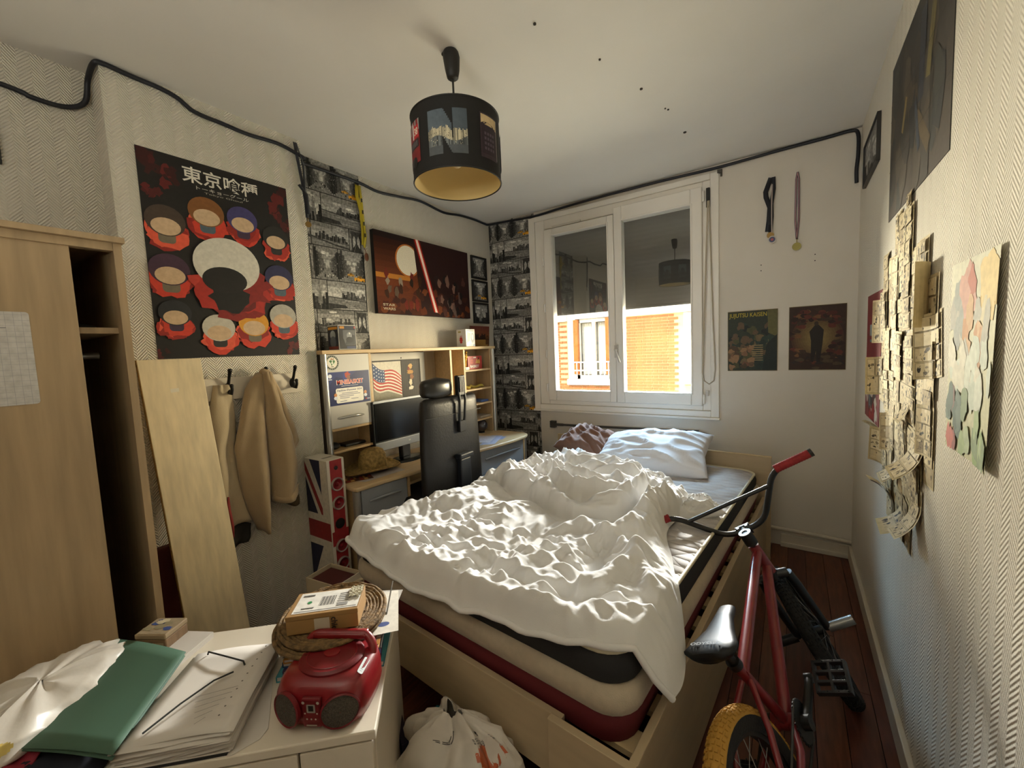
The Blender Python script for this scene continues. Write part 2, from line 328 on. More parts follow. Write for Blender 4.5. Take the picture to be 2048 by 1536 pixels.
# wallpaper strips with city photographs: flat print on the walls
def city_panel(p, x0, y0, w, h, kind, rng):
    z_ = p.z; _city_panel(p, x0, y0, w, h, kind, rng); p.z = z_+(.0006 if kind == 'taxi0' else 0)
def _city_panel(p, x0, y0, w, h, kind, rng):
    zs_ = p.z
    g = lambda v: '#%02x%02x%02x' % (int(v), int(v*.985), int(v*.95))
    X = lambda u: x0+u*w; Y = lambda v: y0+v*h
    sky = rng.uniform(165, 200)
    for k in range(5):
        p.rect(X(0), Y(k/5), X(1), Y((k+1)/5), g(sky-22*abs(k-1.5)+rng.uniform(-8, 8)), lift=(k == 0))
    for k in range(5):
        cx, cy = rng.random(), rng.uniform(.55, .92); p.ell(X(.12+.76*cx), Y(cy), w*.11, h*.05, g(rng.uniform(135, 215)), n=10, lift=(k == 0))
    def bld(u0, u1, v0, v1, c, win=True):
        p.rect(X(u0), Y(v0), X(u1), Y(v1), g(c), lift=False)
    if kind == 'street':
        p.poly([(X(0), Y(0)), (X(1), Y(0)), (X(.62), Y(.36)), (X(.44), Y(.36))], g(120))
        p.z += p.step
        for k in range(6):                                   # left houses receding
            a, b = k/6*.44, (k+1)/6*.44; top = .98-.5*k/6+rng.uniform(-.1, .1)
            bld(a, b, .06+.3*k/6, max(.5, top), 45+13*k+rng.uniform(-10, 10))
        for k in range(6):
            a, b = 1-(k+1)/6*.38, 1-k/6*.38; top = 1-.42*k/6+rng.uniform(-.12, 0)
            bld(a, b, .06+.3*k/6, max(.5, top), 40+14*k+rng.uniform(-10, 10))
        p.z += p.step
        for k in range(40):
            side = rng.random() < .5; u = rng.uniform(.01, .34) if side else rng.uniform(.68, .97); v = rng.uniform(.25, .85)
            p.rect(X(u), Y(v), X(u+.018), Y(v+.03), g(rng.choice([20, 95, 120, 150])), lift=False)
        p.z += p.step
        for k in range(14):
            u = rng.uniform(.2, .85); v = rng.uniform(.04, .3); p.rect(X(u), Y(v), X(u+.05), Y(v+.05), g(rng.choice([25, 40, 170, 60])), lift=False)
    elif kind == 'taxi':
        _city_panel(p, x0, y0, w, h, 'street', rng); p.z += p.step
        for s_, u, v in ((1, .55, .07), (.6, .3, .2)):
            c = '#d99a2b' if s_ == 1 else '#b58736'
            p.rrect(X(u), Y(v), X(u+.42*s_), Y(v+.11*s_), h*.02*s_, c); p.poly([(X(u+.1*s_), Y(v+.1*s_)), (X(u+.34*s_), Y(v+.1*s_)), (X(u+.28*s_), Y(v+.17*s_)), (X(u+.15*s_), Y(v+.17*s_))], '#8a6524')
            for q in (.09, .33): p.ell(X(u+q*s_), Y(v+.01), h*.03*s_, h*.03*s_, '#15130f', n=10, lift=False)
    elif kind == 'tower':
        p.z += p.step
        for k in range(9):
            a = k/9; bld(a, a+.12, 0, rng.uniform(.2, .48), rng.uniform(35, 110))
        p.z += p.step
        for a, b, t, c in ((.34, .66, .42, 105), (.40, .60, .66, 120), (.45, .55, .80, 130), (.488, .512, .97, 110)): bld(a, b, 0, t, c)
        p.z += p.step
        for k in range(8): a = rng.uniform(0, .9); bld(a, a+.13, 0, rng.uniform(.1, .3), rng.uniform(25, 60))
        bld(0, .14, 0, .5, 42); bld(.86, 1, 0, .58, 38)
    elif kind in ('river', 'skyline', 'small'):
        base = .42 if kind == 'river' else .32
        p.rect(X(0), Y(0), X(1), Y(base), g(118))
        for k in range(7): v = rng.uniform(0, base-.05); p.rect(X(rng.uniform(0, .5)), Y(v), X(rng.uniform(.55, 1)), Y(v+.025), g(rng.uniform(85, 175)), lift=False)
        p.z += p.step
        n = 18; lo = .35 if kind == 'river' else .1
        for k in range(n):
            a = lo+(1-lo-.05)*k/n; t = base+rng.uniform(.05, .34)*(1 if kind != 'river' else .75); bld(a, a+.06, base-.03, t, rng.uniform(35, 95))
        p.z += p.step
        p.line((X(0), Y(base+.02)), (X(1), Y(base-.08)), h*.03, g(50))
        if kind == 'skyline':
            p.poly([(X(0), Y(.30)), (X(.6), Y(.1)), (X(1), Y(.02)), (X(1), Y(.10)), (X(.6), Y(.17)), (X(0), Y(.38))], g(60))
            for k in range(9): p.line((X(.05+.1*k), Y(.3-.02*k)), (X(.02+.12*k), Y(1)), w*.006, g(150), lift=False)
            for k in range(3): p.line((X(0), Y(.55+.13*k)), (X(1), Y(.5+.15*k)), h*.006, g(150), lift=False)
        if kind == 'river': p.poly([(X(0), Y(0)), (X(.5), Y(.06)), (X(.42), Y(.16)), (X(.1), Y(.2)), (X(0), Y(.2))], g(55))
    elif kind == 'bridge':
        p.z += p.step
        for k in range(6): p.line((X(.5), Y(.12*k)), (X(0), Y(.75-.08*k)), w*.012, g(70), lift=False); p.line((X(.5), Y(.12*k)), (X(1), Y(.75-.08*k)), w*.012, g(70), lift=False)
        p.poly([(X(0), Y(0)), (X(1), Y(0)), (X(.56), Y(.4)), (X(.44), Y(.4))], g(95))
        p.poly([(X(.14), Y(.1)), (X(.86), Y(.1)), (X(.86), Y(.86)), (X(.9), Y(.93)), (X(.1), Y(.93)), (X(.14), Y(.86))], g(58))
        p.z += p.step
        for u in (.25, .56):
            p.poly([(X(u), Y(.2)), (X(u+.2), Y(.2)), (X(u+.2), Y(.58)), (X(u+.1), Y(.74)), (X(u), Y(.58))], g(165), lift=False)
        p.poly([(X(.1), Y(0)), (X(.9), Y(0)), (X(.56), Y(.36)), (X(.44), Y(.36))], g(45)); p.line((X(.3), Y(0)), (X(.48), Y(.34)), w*.02, g(130), lift=False)
def city_strip(width, z0, z1, ztop, xoff, seed):
    p = Print(step=.00008); rng = random.Random(seed); p.rect(0, z0, width, z1, '#262522')
    rows = [(.205, [('street', .15), ('street', .16), ('taxi', .22)]), (.18, [('bridge', .11), ('tower', .14), ('river', .28)]), (.145, [('small', .14), ('skyline', .26), ('bridge', .13)])]
    t = ztop; k = 0
    while t > z0:
        h, ps = rows[k % 3]; x = -xoff - (.03 if k % 3 == 1 else 0)
        x -= .53
        while x < width:
            for kind, w_ in ps:
                a, b = max(x+.0025, 0), min(x+w_-.0025, width); c, d = max(t-h+.0025, z0), min(t-.0025, z1)
                if b-a > .015 and d-c > .015:
                    city_panel(p, a, c, b-a, d-c, kind, rng)
                x += w_
        t -= h; k += 1
    return p
s1 = city_strip(.385, 1.25, H-.004, H+.02, .12, 3).build('wallpaper_strip', wl, on_left(XA, 1.418, 0), PRINT_PHOTO)
tag(s1, 'black and white city photo wallpaper strip')
s2 = city_strip(.50, .02, H-.004, H+.02, .05, 8).build('wallpaper_strip', wb, on_back(XA, YB, 0), PRINT_PHOTO)
tag(s2, 'black and white city photo wallpaper strip')
# window casing
tr = MB()
for a in ((-1.952, -1.893, .852, 2.548), (-.478, -.425, .852, 2.548), (-1.893, -.478, 2.508, 2.548), (-1.893, -.478, .852, .897)):
    tr.bb(a[0], a[1], YB-.014, YB+.001, a[2], a[3])
tr.bb(-1.96, -.42, YB-.028, YB, .835, .852)
st(tr.build('trim_1', PVC, bevel=.003))
def GLASS():
    m = bpy.data.materials.new('window_glass'); m.use_nodes = True; N = m.node_tree.nodes; L = m.node_tree.links
    N.remove(N['Principled BSDF']); out = N['Material Output']
    tr_ = N.new('ShaderNodeBsdfTransparent'); tr_.inputs[0].default_value = (.97, .98, .97, 1); gl = N.new('ShaderNodeBsdfGlossy'); gl.inputs['Roughness'].default_value = .005
    lw = N.new('ShaderNodeLayerWeight'); lw.inputs['Blend'].default_value = .5; mx = N.new('ShaderNodeMixShader')
    pw = N.new('ShaderNodeMath'); pw.operation = 'POWER'; pw.inputs[1].default_value = 5; L.new(lw.outputs['Facing'], pw.inputs[0])
    ma = N.new('ShaderNodeMath'); ma.operation = 'MULTIPLY_ADD'; ma.inputs[1].default_value = .85; ma.inputs[2].default_value = .11; L.new(pw.outputs[0], ma.inputs[0])
    L.new(ma.outputs[0], mx.inputs[0]); L.new(tr_.outputs[0], mx.inputs[1]); L.new(gl.outputs[0], mx.inputs[2]); L.new(mx.outputs[0], out.inputs[0]); return m
GL = GLASS()
win = st(MB().bb(-1.893, -1.80, YB, YB+.07, .897, 2.508).bb(-.53, -.478, YB, YB+.07, .897, 2.508).bb(-1.80, -.53, YB, YB+.07, 2.43, 2.508).bb(-1.80, -.53, YB, YB+.07, .897, .965).build('window_1', PVC, bevel=.004))
def sash(x0, x1, gx0, gx1, z0, z1, gz0, gz1, y0, y1):
    m = MB(); m.bb(x0, gx0, y0, y1, z0, z1).bb(gx1, x1, y0, y1, z0, z1).bb(gx0, gx1, y0, y1, gz1, z1).bb(gx0, gx1, y0, y1, z0, gz0)
    o = m.build('sash', PVC, win, bevel=.006)
    bd = MB()
    for a in ((gx0-.012, gx0, gz0-.012, gz1+.012), (gx1, gx1+.012, gz0-.012, gz1+.012), (gx0, gx1, gz1, gz1+.012), (gx0, gx1, gz0-.012, gz0)):
        bd.bb(a[0], a[1], y0-.006, y0+.004, a[2], a[3])
    bd.build('glazing_bead', PVC, o, bevel=.003)
    MB().bb(gx0-.005, gx1+.005, y0+.022, y0+.024, gz0-.005, gz1+.005).build('pane', GL, o)
    return o
sl = sash(-1.80, -1.172, -1.72, -1.226, .935, 2.42, 1.026, 2.36, YB-.022, YB+.045)
sr = sash(-1.168, -.53, -1.104, -.606, .935, 2.47, 1.026, 2.358, YB-.026, YB+.045)
hd = MB(); hd.bb(-1.176, -1.146, YB-.040, YB-.026, 1.30, 1.40); hd.cyl((-1.161, YB-.03, 1.362), (-1.161, YB-.065, 1.362), .010); hd.tube([(-1.161, YB-.062, 1.365), (-1.150, YB-.066, 1.33), (-1.125, YB-.064, 1.262)], [.011, .010, .008], 10)
hd.build('handle', mat('grey_handle', '#b9b5ae', .4), sr, smooth=50)
for (px, pz, r_) in ((-1.805, 2.15, sl), (-1.805, 1.75, sl), (-1.805, 1.35, sl), (-1.805, 1.05, sl), (-.52, 2.40, sr), (-.52, .985, sr)):
    MB().cyl((px, YB-.028, pz-.035), (px, YB-.028, pz+.035), .008, n=10).build('hinge', PVC, r_, smooth=50)
MB().bb(-1.72, -1.45, YB-.012, YB, 2.425, 2.443).build('air_vent', mat('vent_white', '#d2cec6', .5), win, bevel=.004)
# outer roller shutter, half lowered
scur = None
for k in range(22):
    z = 1.702+k*.037
    if scur is None:
        sm0 = MB(); sm0.loft([[(x_, YB+.1035, -.0002), (x_, YB+.103, .018), (x_, YB+.1035, .0372), (x_, YB+.116, .0375), (x_, YB+.116, -.0005)] for x_ in (-1.86, -.50)])
        scur = sm0.build('slat', mat('shutter_grey', '#33302d', .8), win); scur.location = (0, 0, z)
    else:
        o = scur.copy(); COL.objects.link(o); o.parent = win; o.location = (0, 0, z)
MB().bb(-1.86, -.50, YB+.10, YB+.122, 1.685, 1.702).build('shutter_bar', mat('shutter_grey', '#33302d', .8), win, bevel=.003)
sl_o = MB(); sl_o.bb(-2.0, -.4, YB+.07, YB+.26, .86, .895); sl_o.build('outer_sill', mat('stone_sill', '#b5ab99', .8, noise_s=12), win)
rv = MB(); rv.bb(-1.93, -1.893, YB+.07, YB+.22, .895, 2.508).bb(-.478, -.45, YB+.07, YB+.22, .895, 2.508); rv.build('reveal', mat('white_render', '#d9d2c4', .9), win)
# shutter strap box and loop
sb = thing('shutter_strap', 'white looped pull cord hanging at the right side of the window', 'pull cord', (-.49, YB-.02, 2.38))
MB().bb(-.012, .012, -.012, .004, -.06, .07).build('slot', mat('black_slot', '#211f1d', .6), sb, bevel=.003)
lp = [(0, -.016, -.02), (-.012, -.02, -.4), (-.03, -.02, -1.0), (-.038, -.02, -1.2), (-.028, -.022, -1.26), (.005, -.022, -1.285), (.036, -.022, -1.26), (.045, -.02, -1.18), (.03, -.02, -.8), (.008, -.018, -.02)]
MB().tube(lp, .0045, 6).build('cord', mat('cord_beige', '#b3a792', .7), sb, smooth=60)
MB().bb(-.014, .004, -.03, -.005, -1.37, -1.33).build('cord_cleat', mat('grey_handle', '#b9b5ae', .4), sb, bevel=.003)
bkt = MB(); bkt.bb(-.014, .016, -.018, 0, -.012, .012).bb(.004, .016, -.016, 0, -.034, -.012)
tag(bkt.build('rail_bracket', mat('dark_bracket', '#4a453e', .6), None, bevel=.002, loc=(-.42, YB, 2.545)), 'small dark bracket at the upper right corner of the window casing', 'bracket')
# ================================================================== house across the street
FY = 9.3
BRK = mat('sunlit_brick', '#a8683a', .85, noise_s=1.7, noise_a=.25, bump_s=40, bump_a=.3)
MORT = mat('pale_mortar', '#c9b183', .95, noise_s=8, noise_a=.1)
WHT = mat('white_plaster', '#efe8da', .8, noise_s=2, noise_a=.03)
fac = thing('brick_house', 'sunlit brick house with a white framed window across the street', 'building', (-3.2, FY, 0))
def wx(x): return x+3.2
hx0, hx1, hz0, hz1 = -4.40, -3.50, .62, 2.08      # window opening
wm = MB(); wm.bb(wx(-9), wx(hx0), 0, .3, -3, 6).bb(wx(hx1), wx(5), 0, .3, -3, 6).bb(wx(hx0), wx(hx1), 0, .3, -3, hz0).bb(wx(hx0), wx(hx1), 0, .3, hz1, 6)
wm.build('wall', MORT, fac)
bk = MB(); rng = random.Random(7); z = -1.0; k = 0
while z < 2.03:
    x = -6.2+(.0 if k % 2 else .085); j = k
    while x < -.85:
        L_ = .215 if j % 2 else .10; j += 1
        if not (x+L_ > hx0-.22 and x < hx1+.2 and hz0-.16 < z < hz1+.16) and not (x+L_ > -1.90 and x < -1.60):
            bk.bb(wx(x), wx(x+L_), -.012-.004*rng.random(), .002, z, z+.052)
        x += L_+.014
    z += .066; k += 1
tag(bk.build('brick', BRK, fac), kind='stuff')
pl = MB(); pl.bb(wx(hx0-.2), wx(hx0), -.03, .12, hz0+.001, hz1-.001).bb(wx(hx1), wx(hx1+.18), -.03, .12, hz0+.001, hz1-.001).bb(wx(hx0-.2), wx(hx1+.18), -.03, .12, hz1, hz1+.16).bb(wx(hx0-.22), wx(hx1+.2), -.10, .1, hz0-.14, hz0)
pl.build('window_surround', WHT, fac)
co = MB(); co.bb(wx(-1.89), wx(-1.70), -.05, .02, .52, 2.03); co.bb(wx(-3.31), wx(5), -.09, .02, 2.045, 2.2).bb(wx(-9), wx(-4.61), -.09, .02, 2.045, 2.2); co.build('corner_strip', WHT, fac)
wn = MB(); wn.bb(wx(hx0)+.001, wx(hx0+.09), .04, .118, hz0, hz1).bb(wx(hx1-.09), wx(hx1), .04, .12, hz0, hz1).bb(wx(-3.99), wx(-3.91), .038, .117, hz0, hz1).bb(wx(hx0), wx(hx1), .04, .12, hz1-.09, hz1).bb(wx(hx0), wx(hx1), .04, .12, hz0, hz0+.09)
wo = wn.build('window', WHT, fac)
MB().bb(wx(hx0), wx(hx1), .27, .29, hz0, hz1).build('pane', mat('dim_room', '#8d9088', .4), wo)
def curt(x0, x1, col, nm, y):
    m = MB(); m.grid(lambda u, v: (wx(lerp(x0, x1, u)), y+.02*math.sin(u*40)+.012*math.sin(u*17), lerp(hz0+.1, hz1-.1, v)), 60, 2); m.build(nm, col, wo, smooth=60)
curt(-4.32, -4.0, mat('white_voile', '#e9e6da', .9), 'curtain', .2); curt(-3.9, -3.57, mat('white_voile', '#e9e6da', .9), 'curtain', .2)
for sx in (hx0-.02, hx1-.1):
    s_ = MB(); s_.bb(wx(sx), wx(sx+.12), -.10, -.02, hz0+.12, hz1-.02)
    for q in range(5): s_.bb(wx(sx+.01), wx(sx+.11), -.112, -.02, hz0+.2+.3*q, hz0+.24+.3*q)
    s_.build('shutter', mat('orange_wood', '#b5651d', .6, noise_s=9), fac)
rl = MB()
for q in range(2): rl.bb(wx(hx0), wx(hx1), -.14, -.12, hz0+.40-.2*q, hz0+.43-.2*q)
for q in range(9): rl.bb(wx(hx0+.06+q*.10), wx(hx0+.08+q*.10), -.137, -.123, hz0+.01, hz0+.40)
rl.build('guard_rail', WHT, fac)
gr = MB().bb(-12, 8, YB+.3, FY+3, -3.2, -3.0).build('ground', mat('street_paving', '#8f8a80', .9, noise_s=3)); gr['kind'] = 'structure'
# ================================================================== desk with hutch
WOOD = mat('pale_beech_laminate', '#c3a67a', .5, noise_s=5, noise_a=.10, stretch=(14, 1, 14))
WOODV = mat('beige_laminate', '#b29a76', .55, noise_s=4, noise_a=.10, stretch=(12, 12, 1))
WOODX = mat('beech_laminate_desk', '#c8ae85', .4, noise_s=5, noise_a=.08, stretch=(14, 1, 14))
EDGE = mat('cream_edge', '#d8c8a2', .5)
GREYF = mat('grey_drawer_front', '#8e9297', .5, noise_s=3, noise_a=.04)
LGREY = mat('light_grey_front', '#c3c0b8', .45, noise_s=3, noise_a=.03)
ALU = mat('brushed_silver', '#b9b8b2', .32, metal=.75, noise_s=20, noise_a=.05)
DARK = mat('dark_void', '#1b1713', .9)
dk = thing('desk', 'pale beech corner desk with tall hutch, grey drawers and silver posts', 'desk', (-2.3, 1.33, 0))
def D(x, y, z): return (x+2.3, y-1.33, z)
def dbb(m, x0, x1, y0, y1, z0, z1): return m.bb(x0+2.3, x1+2.3, y0-1.33, y1-1.33, z0, z1)
front = [(-1.965, 1.325), (-1.955, 1.50), (-1.925, 1.70), (-1.915, 1.758), (-1.945, 1.79), (-1.955, 1.95), (-1.935, 2.15), (-1.905, 2.30), (-1.870, 2.51), (-1.845, 2.72), (-1.848, 2.88), (-1.872, 2.945), (-1.93, 2.985)]
poly = [(-2.395, 1.335), ] + [(-2.20, 1.335), (-1.985, 1.318)] + front + [(-2.395, 2.985)]
m = MB(); m.prism([(x+2.3, y-1.33) for x, y in poly], .651, .676); m.build('desktop', WOODX, dk, bevel=.008, seg=3)
def pedestal(y0, y1, xf0, xf1, name_y):
    m = MB()
    P = lambda x, y: (x+2.3, y-1.33)
    m.prism([P(-2.38, y0), P(xf0-.02, y0), P(xf0-.02, y0+.018), P(-2.38, y0+.018)], .02, .65)
    m.prism([P(-2.38, y1-.018), P(xf1-.002, y1-.018), P(xf1-.002, y1), P(-2.38, y1)], .02, .65)
    m.prism([P(-2.38, y0), P(xf0-.03, y0), P(xf1-.03, y1), P(-2.38, y1)], .04, .06)
    m.build('pedestal', WOOD, dk, bevel=.002)
    hts = [(.46, .645), (.26, .455), (.06, .255)]
    for a, b in hts:
        q = MB(); q.prism([P(xf0-.004, y0+.022), P(xf1-.004, y1-.022), P(xf1-.024, y1-.022), P(xf0-.024, y0+.022)], a, b)
        dr = q.build('drawer', GREYF, dk, bevel=.003)
        hp = []
        for k in range(9):
            t = k/8; y = lerp(y0+.07, y1-.07, t); x = lerp(xf0, xf1, (y-y0)/(y1-y0)); hp.append(D(x+.024*math.sin(math.pi*t)-.004, y, (a+b)/2+.02+.012*math.sin(math.pi*t)))
        MB().tube(hp, .007, 8).build('handle', GREYF, dr, smooth=60)
pedestal(1.345, 1.69, -1.985, -1.950, 0)
pedestal(2.345, 2.915, -1.925, -1.885, 1)
for (x, y) in ((-1.972, 1.338), (-1.885, 2.935)):
    MB().cyl(D(x-.02, y, 0), D(x-.02, y, .65), .021, n=16).build('corner_post', ALU, dk, smooth=50)
t_ = MB(); dbb(t_, -2.35, -1.995, 1.71, 2.32, .572, .590); t_.build('keyboard_tray', WOODX, dk, bevel=.003)
t_ = MB(); dbb(t_, -2.06, -1.99, 1.700, 1.722, .585, .622); t_.build('tray_runner', mat('black_plastic', '#1d1c1b', .45), dk, bevel=.003)
# hutch
HF = -2.22
m = MB(); dbb(m, -2.395, HF+.012, 1.332, 2.985, 1.417, 1.440); m.build('top_board', WOOD, dk, bevel=.003)
m = MB(); dbb(m, -2.398, -2.388, 2.28, 2.985, .676, 1.417); m.build('back_panel', WOODV, dk)
m = MB(); dbb(m, -2.398, -2.388, 1.35, 1.65, .676, 1.417); m.build('back_panel', WOODV, dk)
m = MB(); dbb(m, -2.385, HF, 1.650, 1.668, .676, 1.417); m.build('divider', WOOD, dk, bevel=.001)
m = MB(); dbb(m, -2.385, HF, 2.400, 2.421, .676, 1.417); m.build('divider', WOOD, dk, bevel=.001)
m = MB(); dbb(m, -2.385, HF, 2.560, 2.581, .676, 1.417); m.build('divider', WOOD, dk, bevel=.001)
m = MB(); dbb(m, -2.385, HF-.01, 2.925, 2.945, .676, 1.417); m.build('side_panel', WOODV, dk, bevel=.001)
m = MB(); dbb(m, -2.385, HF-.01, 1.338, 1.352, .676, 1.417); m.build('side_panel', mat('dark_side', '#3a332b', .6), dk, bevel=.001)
for z in (.962, .828): m = MB(); dbb(m, -2.385, HF, 1.35, 1.65, z, z+.014); m.build('shelf', WOOD, dk, bevel=.001)
for z in (1.232, 1.068, .938, .800): m = MB(); dbb(m, -2.385, HF-.004, 2.58, 2.925, z, z+.014); m.build('shelf', WOOD, dk, bevel=.001)
m = MB(); dbb(m, HF-.014, HF+.002, 1.356, 1.648, .977, 1.414); dr = m.build('door', LGREY, dk, bevel=.002)
MB().tube([D(HF+.002+.022*math.sin(math.pi*k/8), 1.405+.0225*k, 1.036+.006*math.sin(math.pi*k/8)) for k in range(9)], [.004, .007, .008, .008, .008, .008, .008, .007, .004], 8).build('handle', ALU, dr, smooth=60)
MB().cyl(D(HF-.004, 1.348, .676), D(HF-.004, 1.348, 1.417), .017, n=20).build('hutch_post', ALU, dk, smooth=50)
MB().cyl(D(HF-.004, 2.955, .676), D(HF-.004, 2.955, 1.417), .018, n=20).build('hutch_post', ALU, dk, smooth=50)
# stickers on the hutch door
p = Print(); p.ell(0, 0, .0435, .0435, '#1d2a1f', 40); p.ell(0, 0, .0325, .0325, '#e3ddcd', 40); p.ring(0, 0, .0415, .0425, '#cfd2c4')
for k in range(20):
    a = k*18; p.text('I', .037*math.cos(R(a))-.0015, .037*math.sin(R(a))-.002, .037*math.cos(R(a))+.0015, .037*math.sin(R(a))+.002, '#c8cbbd', lift=False)
p.ell(.0, .003, .021, .019, '#dfe2d6'); p.poly([(-.018, .012), (-.004, .016), (.0, .008), (-.006, .0), (-.01, -.006), (-.012, .002), (-.018, .006)], '#3f6c3a'); p.poly([(-.008, -.004), (.001, -.006), (-.001, -.016), (-.006, -.018)], '#3f6c3a')
p.poly([(.004, .014), (.016, .014), (.019, .004), (.012, -.002), (.010, -.012), (.006, -.002)], '#4b7a43'); p.poly([(-.012, .018), (-.004, .027), (.004, .021), (.012, .027), (.012, .017)], '#a7702c'); p.rect(-.008, -.026, .008, -.022, '#2d3a2d')
o = p.build('round_sticker', None, on_left(HF+.003, 1.395, 1.367), PRINT_GLOSS); tag(o, 'round white and dark green globe emblem sticker on the hutch door', 'sticker')
p = Print(); W_, H_ = .288, .198
p.rect(0, 0, W_, H_, '#1f2a5c'); p.poly([(0, .11), (.06, .17), (.13, .15), (.2, H_), (0, H_)], '#27346f')
p.poly([(.10, .11), (.14, .15), (.16, H_), (.11, H_)], '#2e3a80'); p.blob(.135, .178, .018, .016, '#b5452f', random.Random(2)); p.blob(.142, .16, .012, .018, '#8a5a44', random.Random(3))
p.ell(.022, .175, .012, .012, '#d7dbe6'); p.rect(.012, .153, .033, .158, '#d7dbe6')
p.text('MINIBASKET', .060, .121, .243, .150, '#f1ede4', bold=.05); p.text('MINIBASKET', .0625, .1235, .2405, .1485, '#d0342c', bold=.01)
p.line((.09, .112), (.205, .112), .002, '#dfe2ea')
p.rrect(.052, .012, .238, .100, .01, '#ece8de'); p.text("Dipl\u00f4me d'honneur 2024", .060, .078, .228, .093, '#27346f', bold=.02)
for k, (a, b) in enumerate(((.09, .2), (.07, .215), (.075, .17), (.075, .14), (.15, .2), (.075, .12))): p.rect(a, .068-.0095*k, b, .071-.0095*k, '#5b6180')
for x_, c_ in ((.048, '#c98a5a'), (.252, '#c98a5a')): p.ell(x_, .062, .010, .011, c_); p.ell(x_, .044, .012, .010, '#d7dbe6')
p.ell(.255, .02, .004, .004, '#d0342c'); p.rect(.262, .018, .282, .022, '#dfe2ea')
o = p.build('diploma', None, on_left(HF+.0035, 1.352, 1.113), PRINT_GLOSS); tag(o, 'navy blue basketball diploma headed MINIBASKET on the hutch door', 'diploma')
# pictures inside the middle niche
p = MB(); p.bb(0, .50, 0, .35, 0, .012); rt = thing('white_picture_board', 'white framed board leaning in the desk niche behind the monitor', 'picture frame', (-2.385, 1.775, 1.06))
b_ = MB(); b_.bb(0, .016, 0, .495, -.0, .352); b_.build('board', mat('dull_white_board', '#bdb8ac', .6), rt, bevel=.002)
p = Print()
p.rect(.0, .0, .245, .27, '#cfc9ba'); p.poly([(0, .10), (.245, .02), (.245, 0), (0, 0)], '#8d8978')
P0, P1 = (0, .26), (.245, .17)
for k in range(7):
    f = lambda u, v: (u*.245, (.265-.105*u-.02*math.sin(u*6.28))-v*(.17-.02*u)-.012*math.sin(u*9+1)*v)
    n = 10; top = [f(i/n, k/7) for i in range(n+1)]; bot = [f(i/n, (k+.53)/7) for i in range(n+1)]
    p.poly(top+bot[::-1], '#b5392f', lift=(k == 0)); t2 = [f(i/n, (k+.53)/7) for i in range(n+1)]; b2_ = [f(i/n, (k+1)/7) for i in range(n+1)]; p.poly(t2+b2_[::-1], '#e2dccd', lift=False)
n = 6; p.poly([f(i/n*.40, 0) for i in range(n+1)]+[f((n-i)/n*.40, .56) for i in range(n+1)], '#3c4f74')
for i in range(5):
    for j in range(4): c_ = f(.04+.08*i, .07+.14*j); p.ell(c_[0], c_[1], .0045, .0045, '#dfe0e2', 6, lift=False)
p.rect(.25, 0, .43, .27, '#2e2822')
for k in range(9): p.rect(.255+.019*k, .005, .265+.019*k, .265, '#3a332c', lift=False)
p.rect(.31, .05, .365, .24, '#241d18')
for cx, cy, rx, ry, c_ in ((.335, .225, .022, .02, '#caa060'), (.33, .185, .028, .018, '#b8853d'), (.345, .15, .018, .02, '#8d5b32'), (.332, .11, .014, .024, '#d6c9a8'), (.335, .065, .024, .014, '#e0d7c2'), (.318, .21, .01, .014, '#7c2f25')): p.blob(cx, cy, rx, ry, c_, random.Random(int(cx*1e3)))
p.rect(.0, .270, .43, .280, '#28221d'); p.rect(.425, 0, .435, .28, '#28221d')
p.build('picture', rt, Matrix.Translation((.0165, .01, .022)) @ frame_m((0, 0, 0), (0, 1, 0), (0, 0, 1)), PRINT)
b_ = MB(); b_.bb(.016, .017, .26, .27, .31, .318); b_.build('tape', DARK, rt)
# monitor
mo = thing('monitor', 'wide black flat monitor with silver lower bezel standing on the desk', 'monitor', (-2.20, 1.90, .677))
m = MB(); m.bb(-.05, 0, -.262, .262, .105, .425); m.build('housing', mat('monitor_black', '#161616', .4), mo, bevel=.006)
m = MB(); m.bb(0, .004, -.25, .25, .165, .412); m.build('screen', mat('screen_black', '#0d0e10', .18), mo, bevel=.001)
m = MB(); m.bb(0, .010, -.262, .262, .100, .158); be = m.build('lower_bezel', mat('monitor_silver', '#8d9094', .4, metal=.4), mo, bevel=.004)
m = MB(); m.bb(0, .008, -.262, .262, .412, .430); m.build('upper_bezel', mat('monitor_silver', '#8d9094', .4, metal=.4), mo, bevel=.003)
m = MB(); m.box((.011, .015, .13), (.002, .02, .008)); m.build('badge', ALU, be)
m = MB(); m.bb(-.05, -.01, -.04, .04, .01, .2); m.build('neck', mat('monitor_black', '#161616', .4), mo, bevel=.01)
m = MB(); m.lathe([(.001, .016), (.06, .016), (.11, .010), (.118, 0), (.001, 0)], 32, m=Matrix.Diagonal((.75, 1.2, 1, 1))); m.build('stand_base', mat('gloss_black', '#101010', .15), mo, smooth=50)
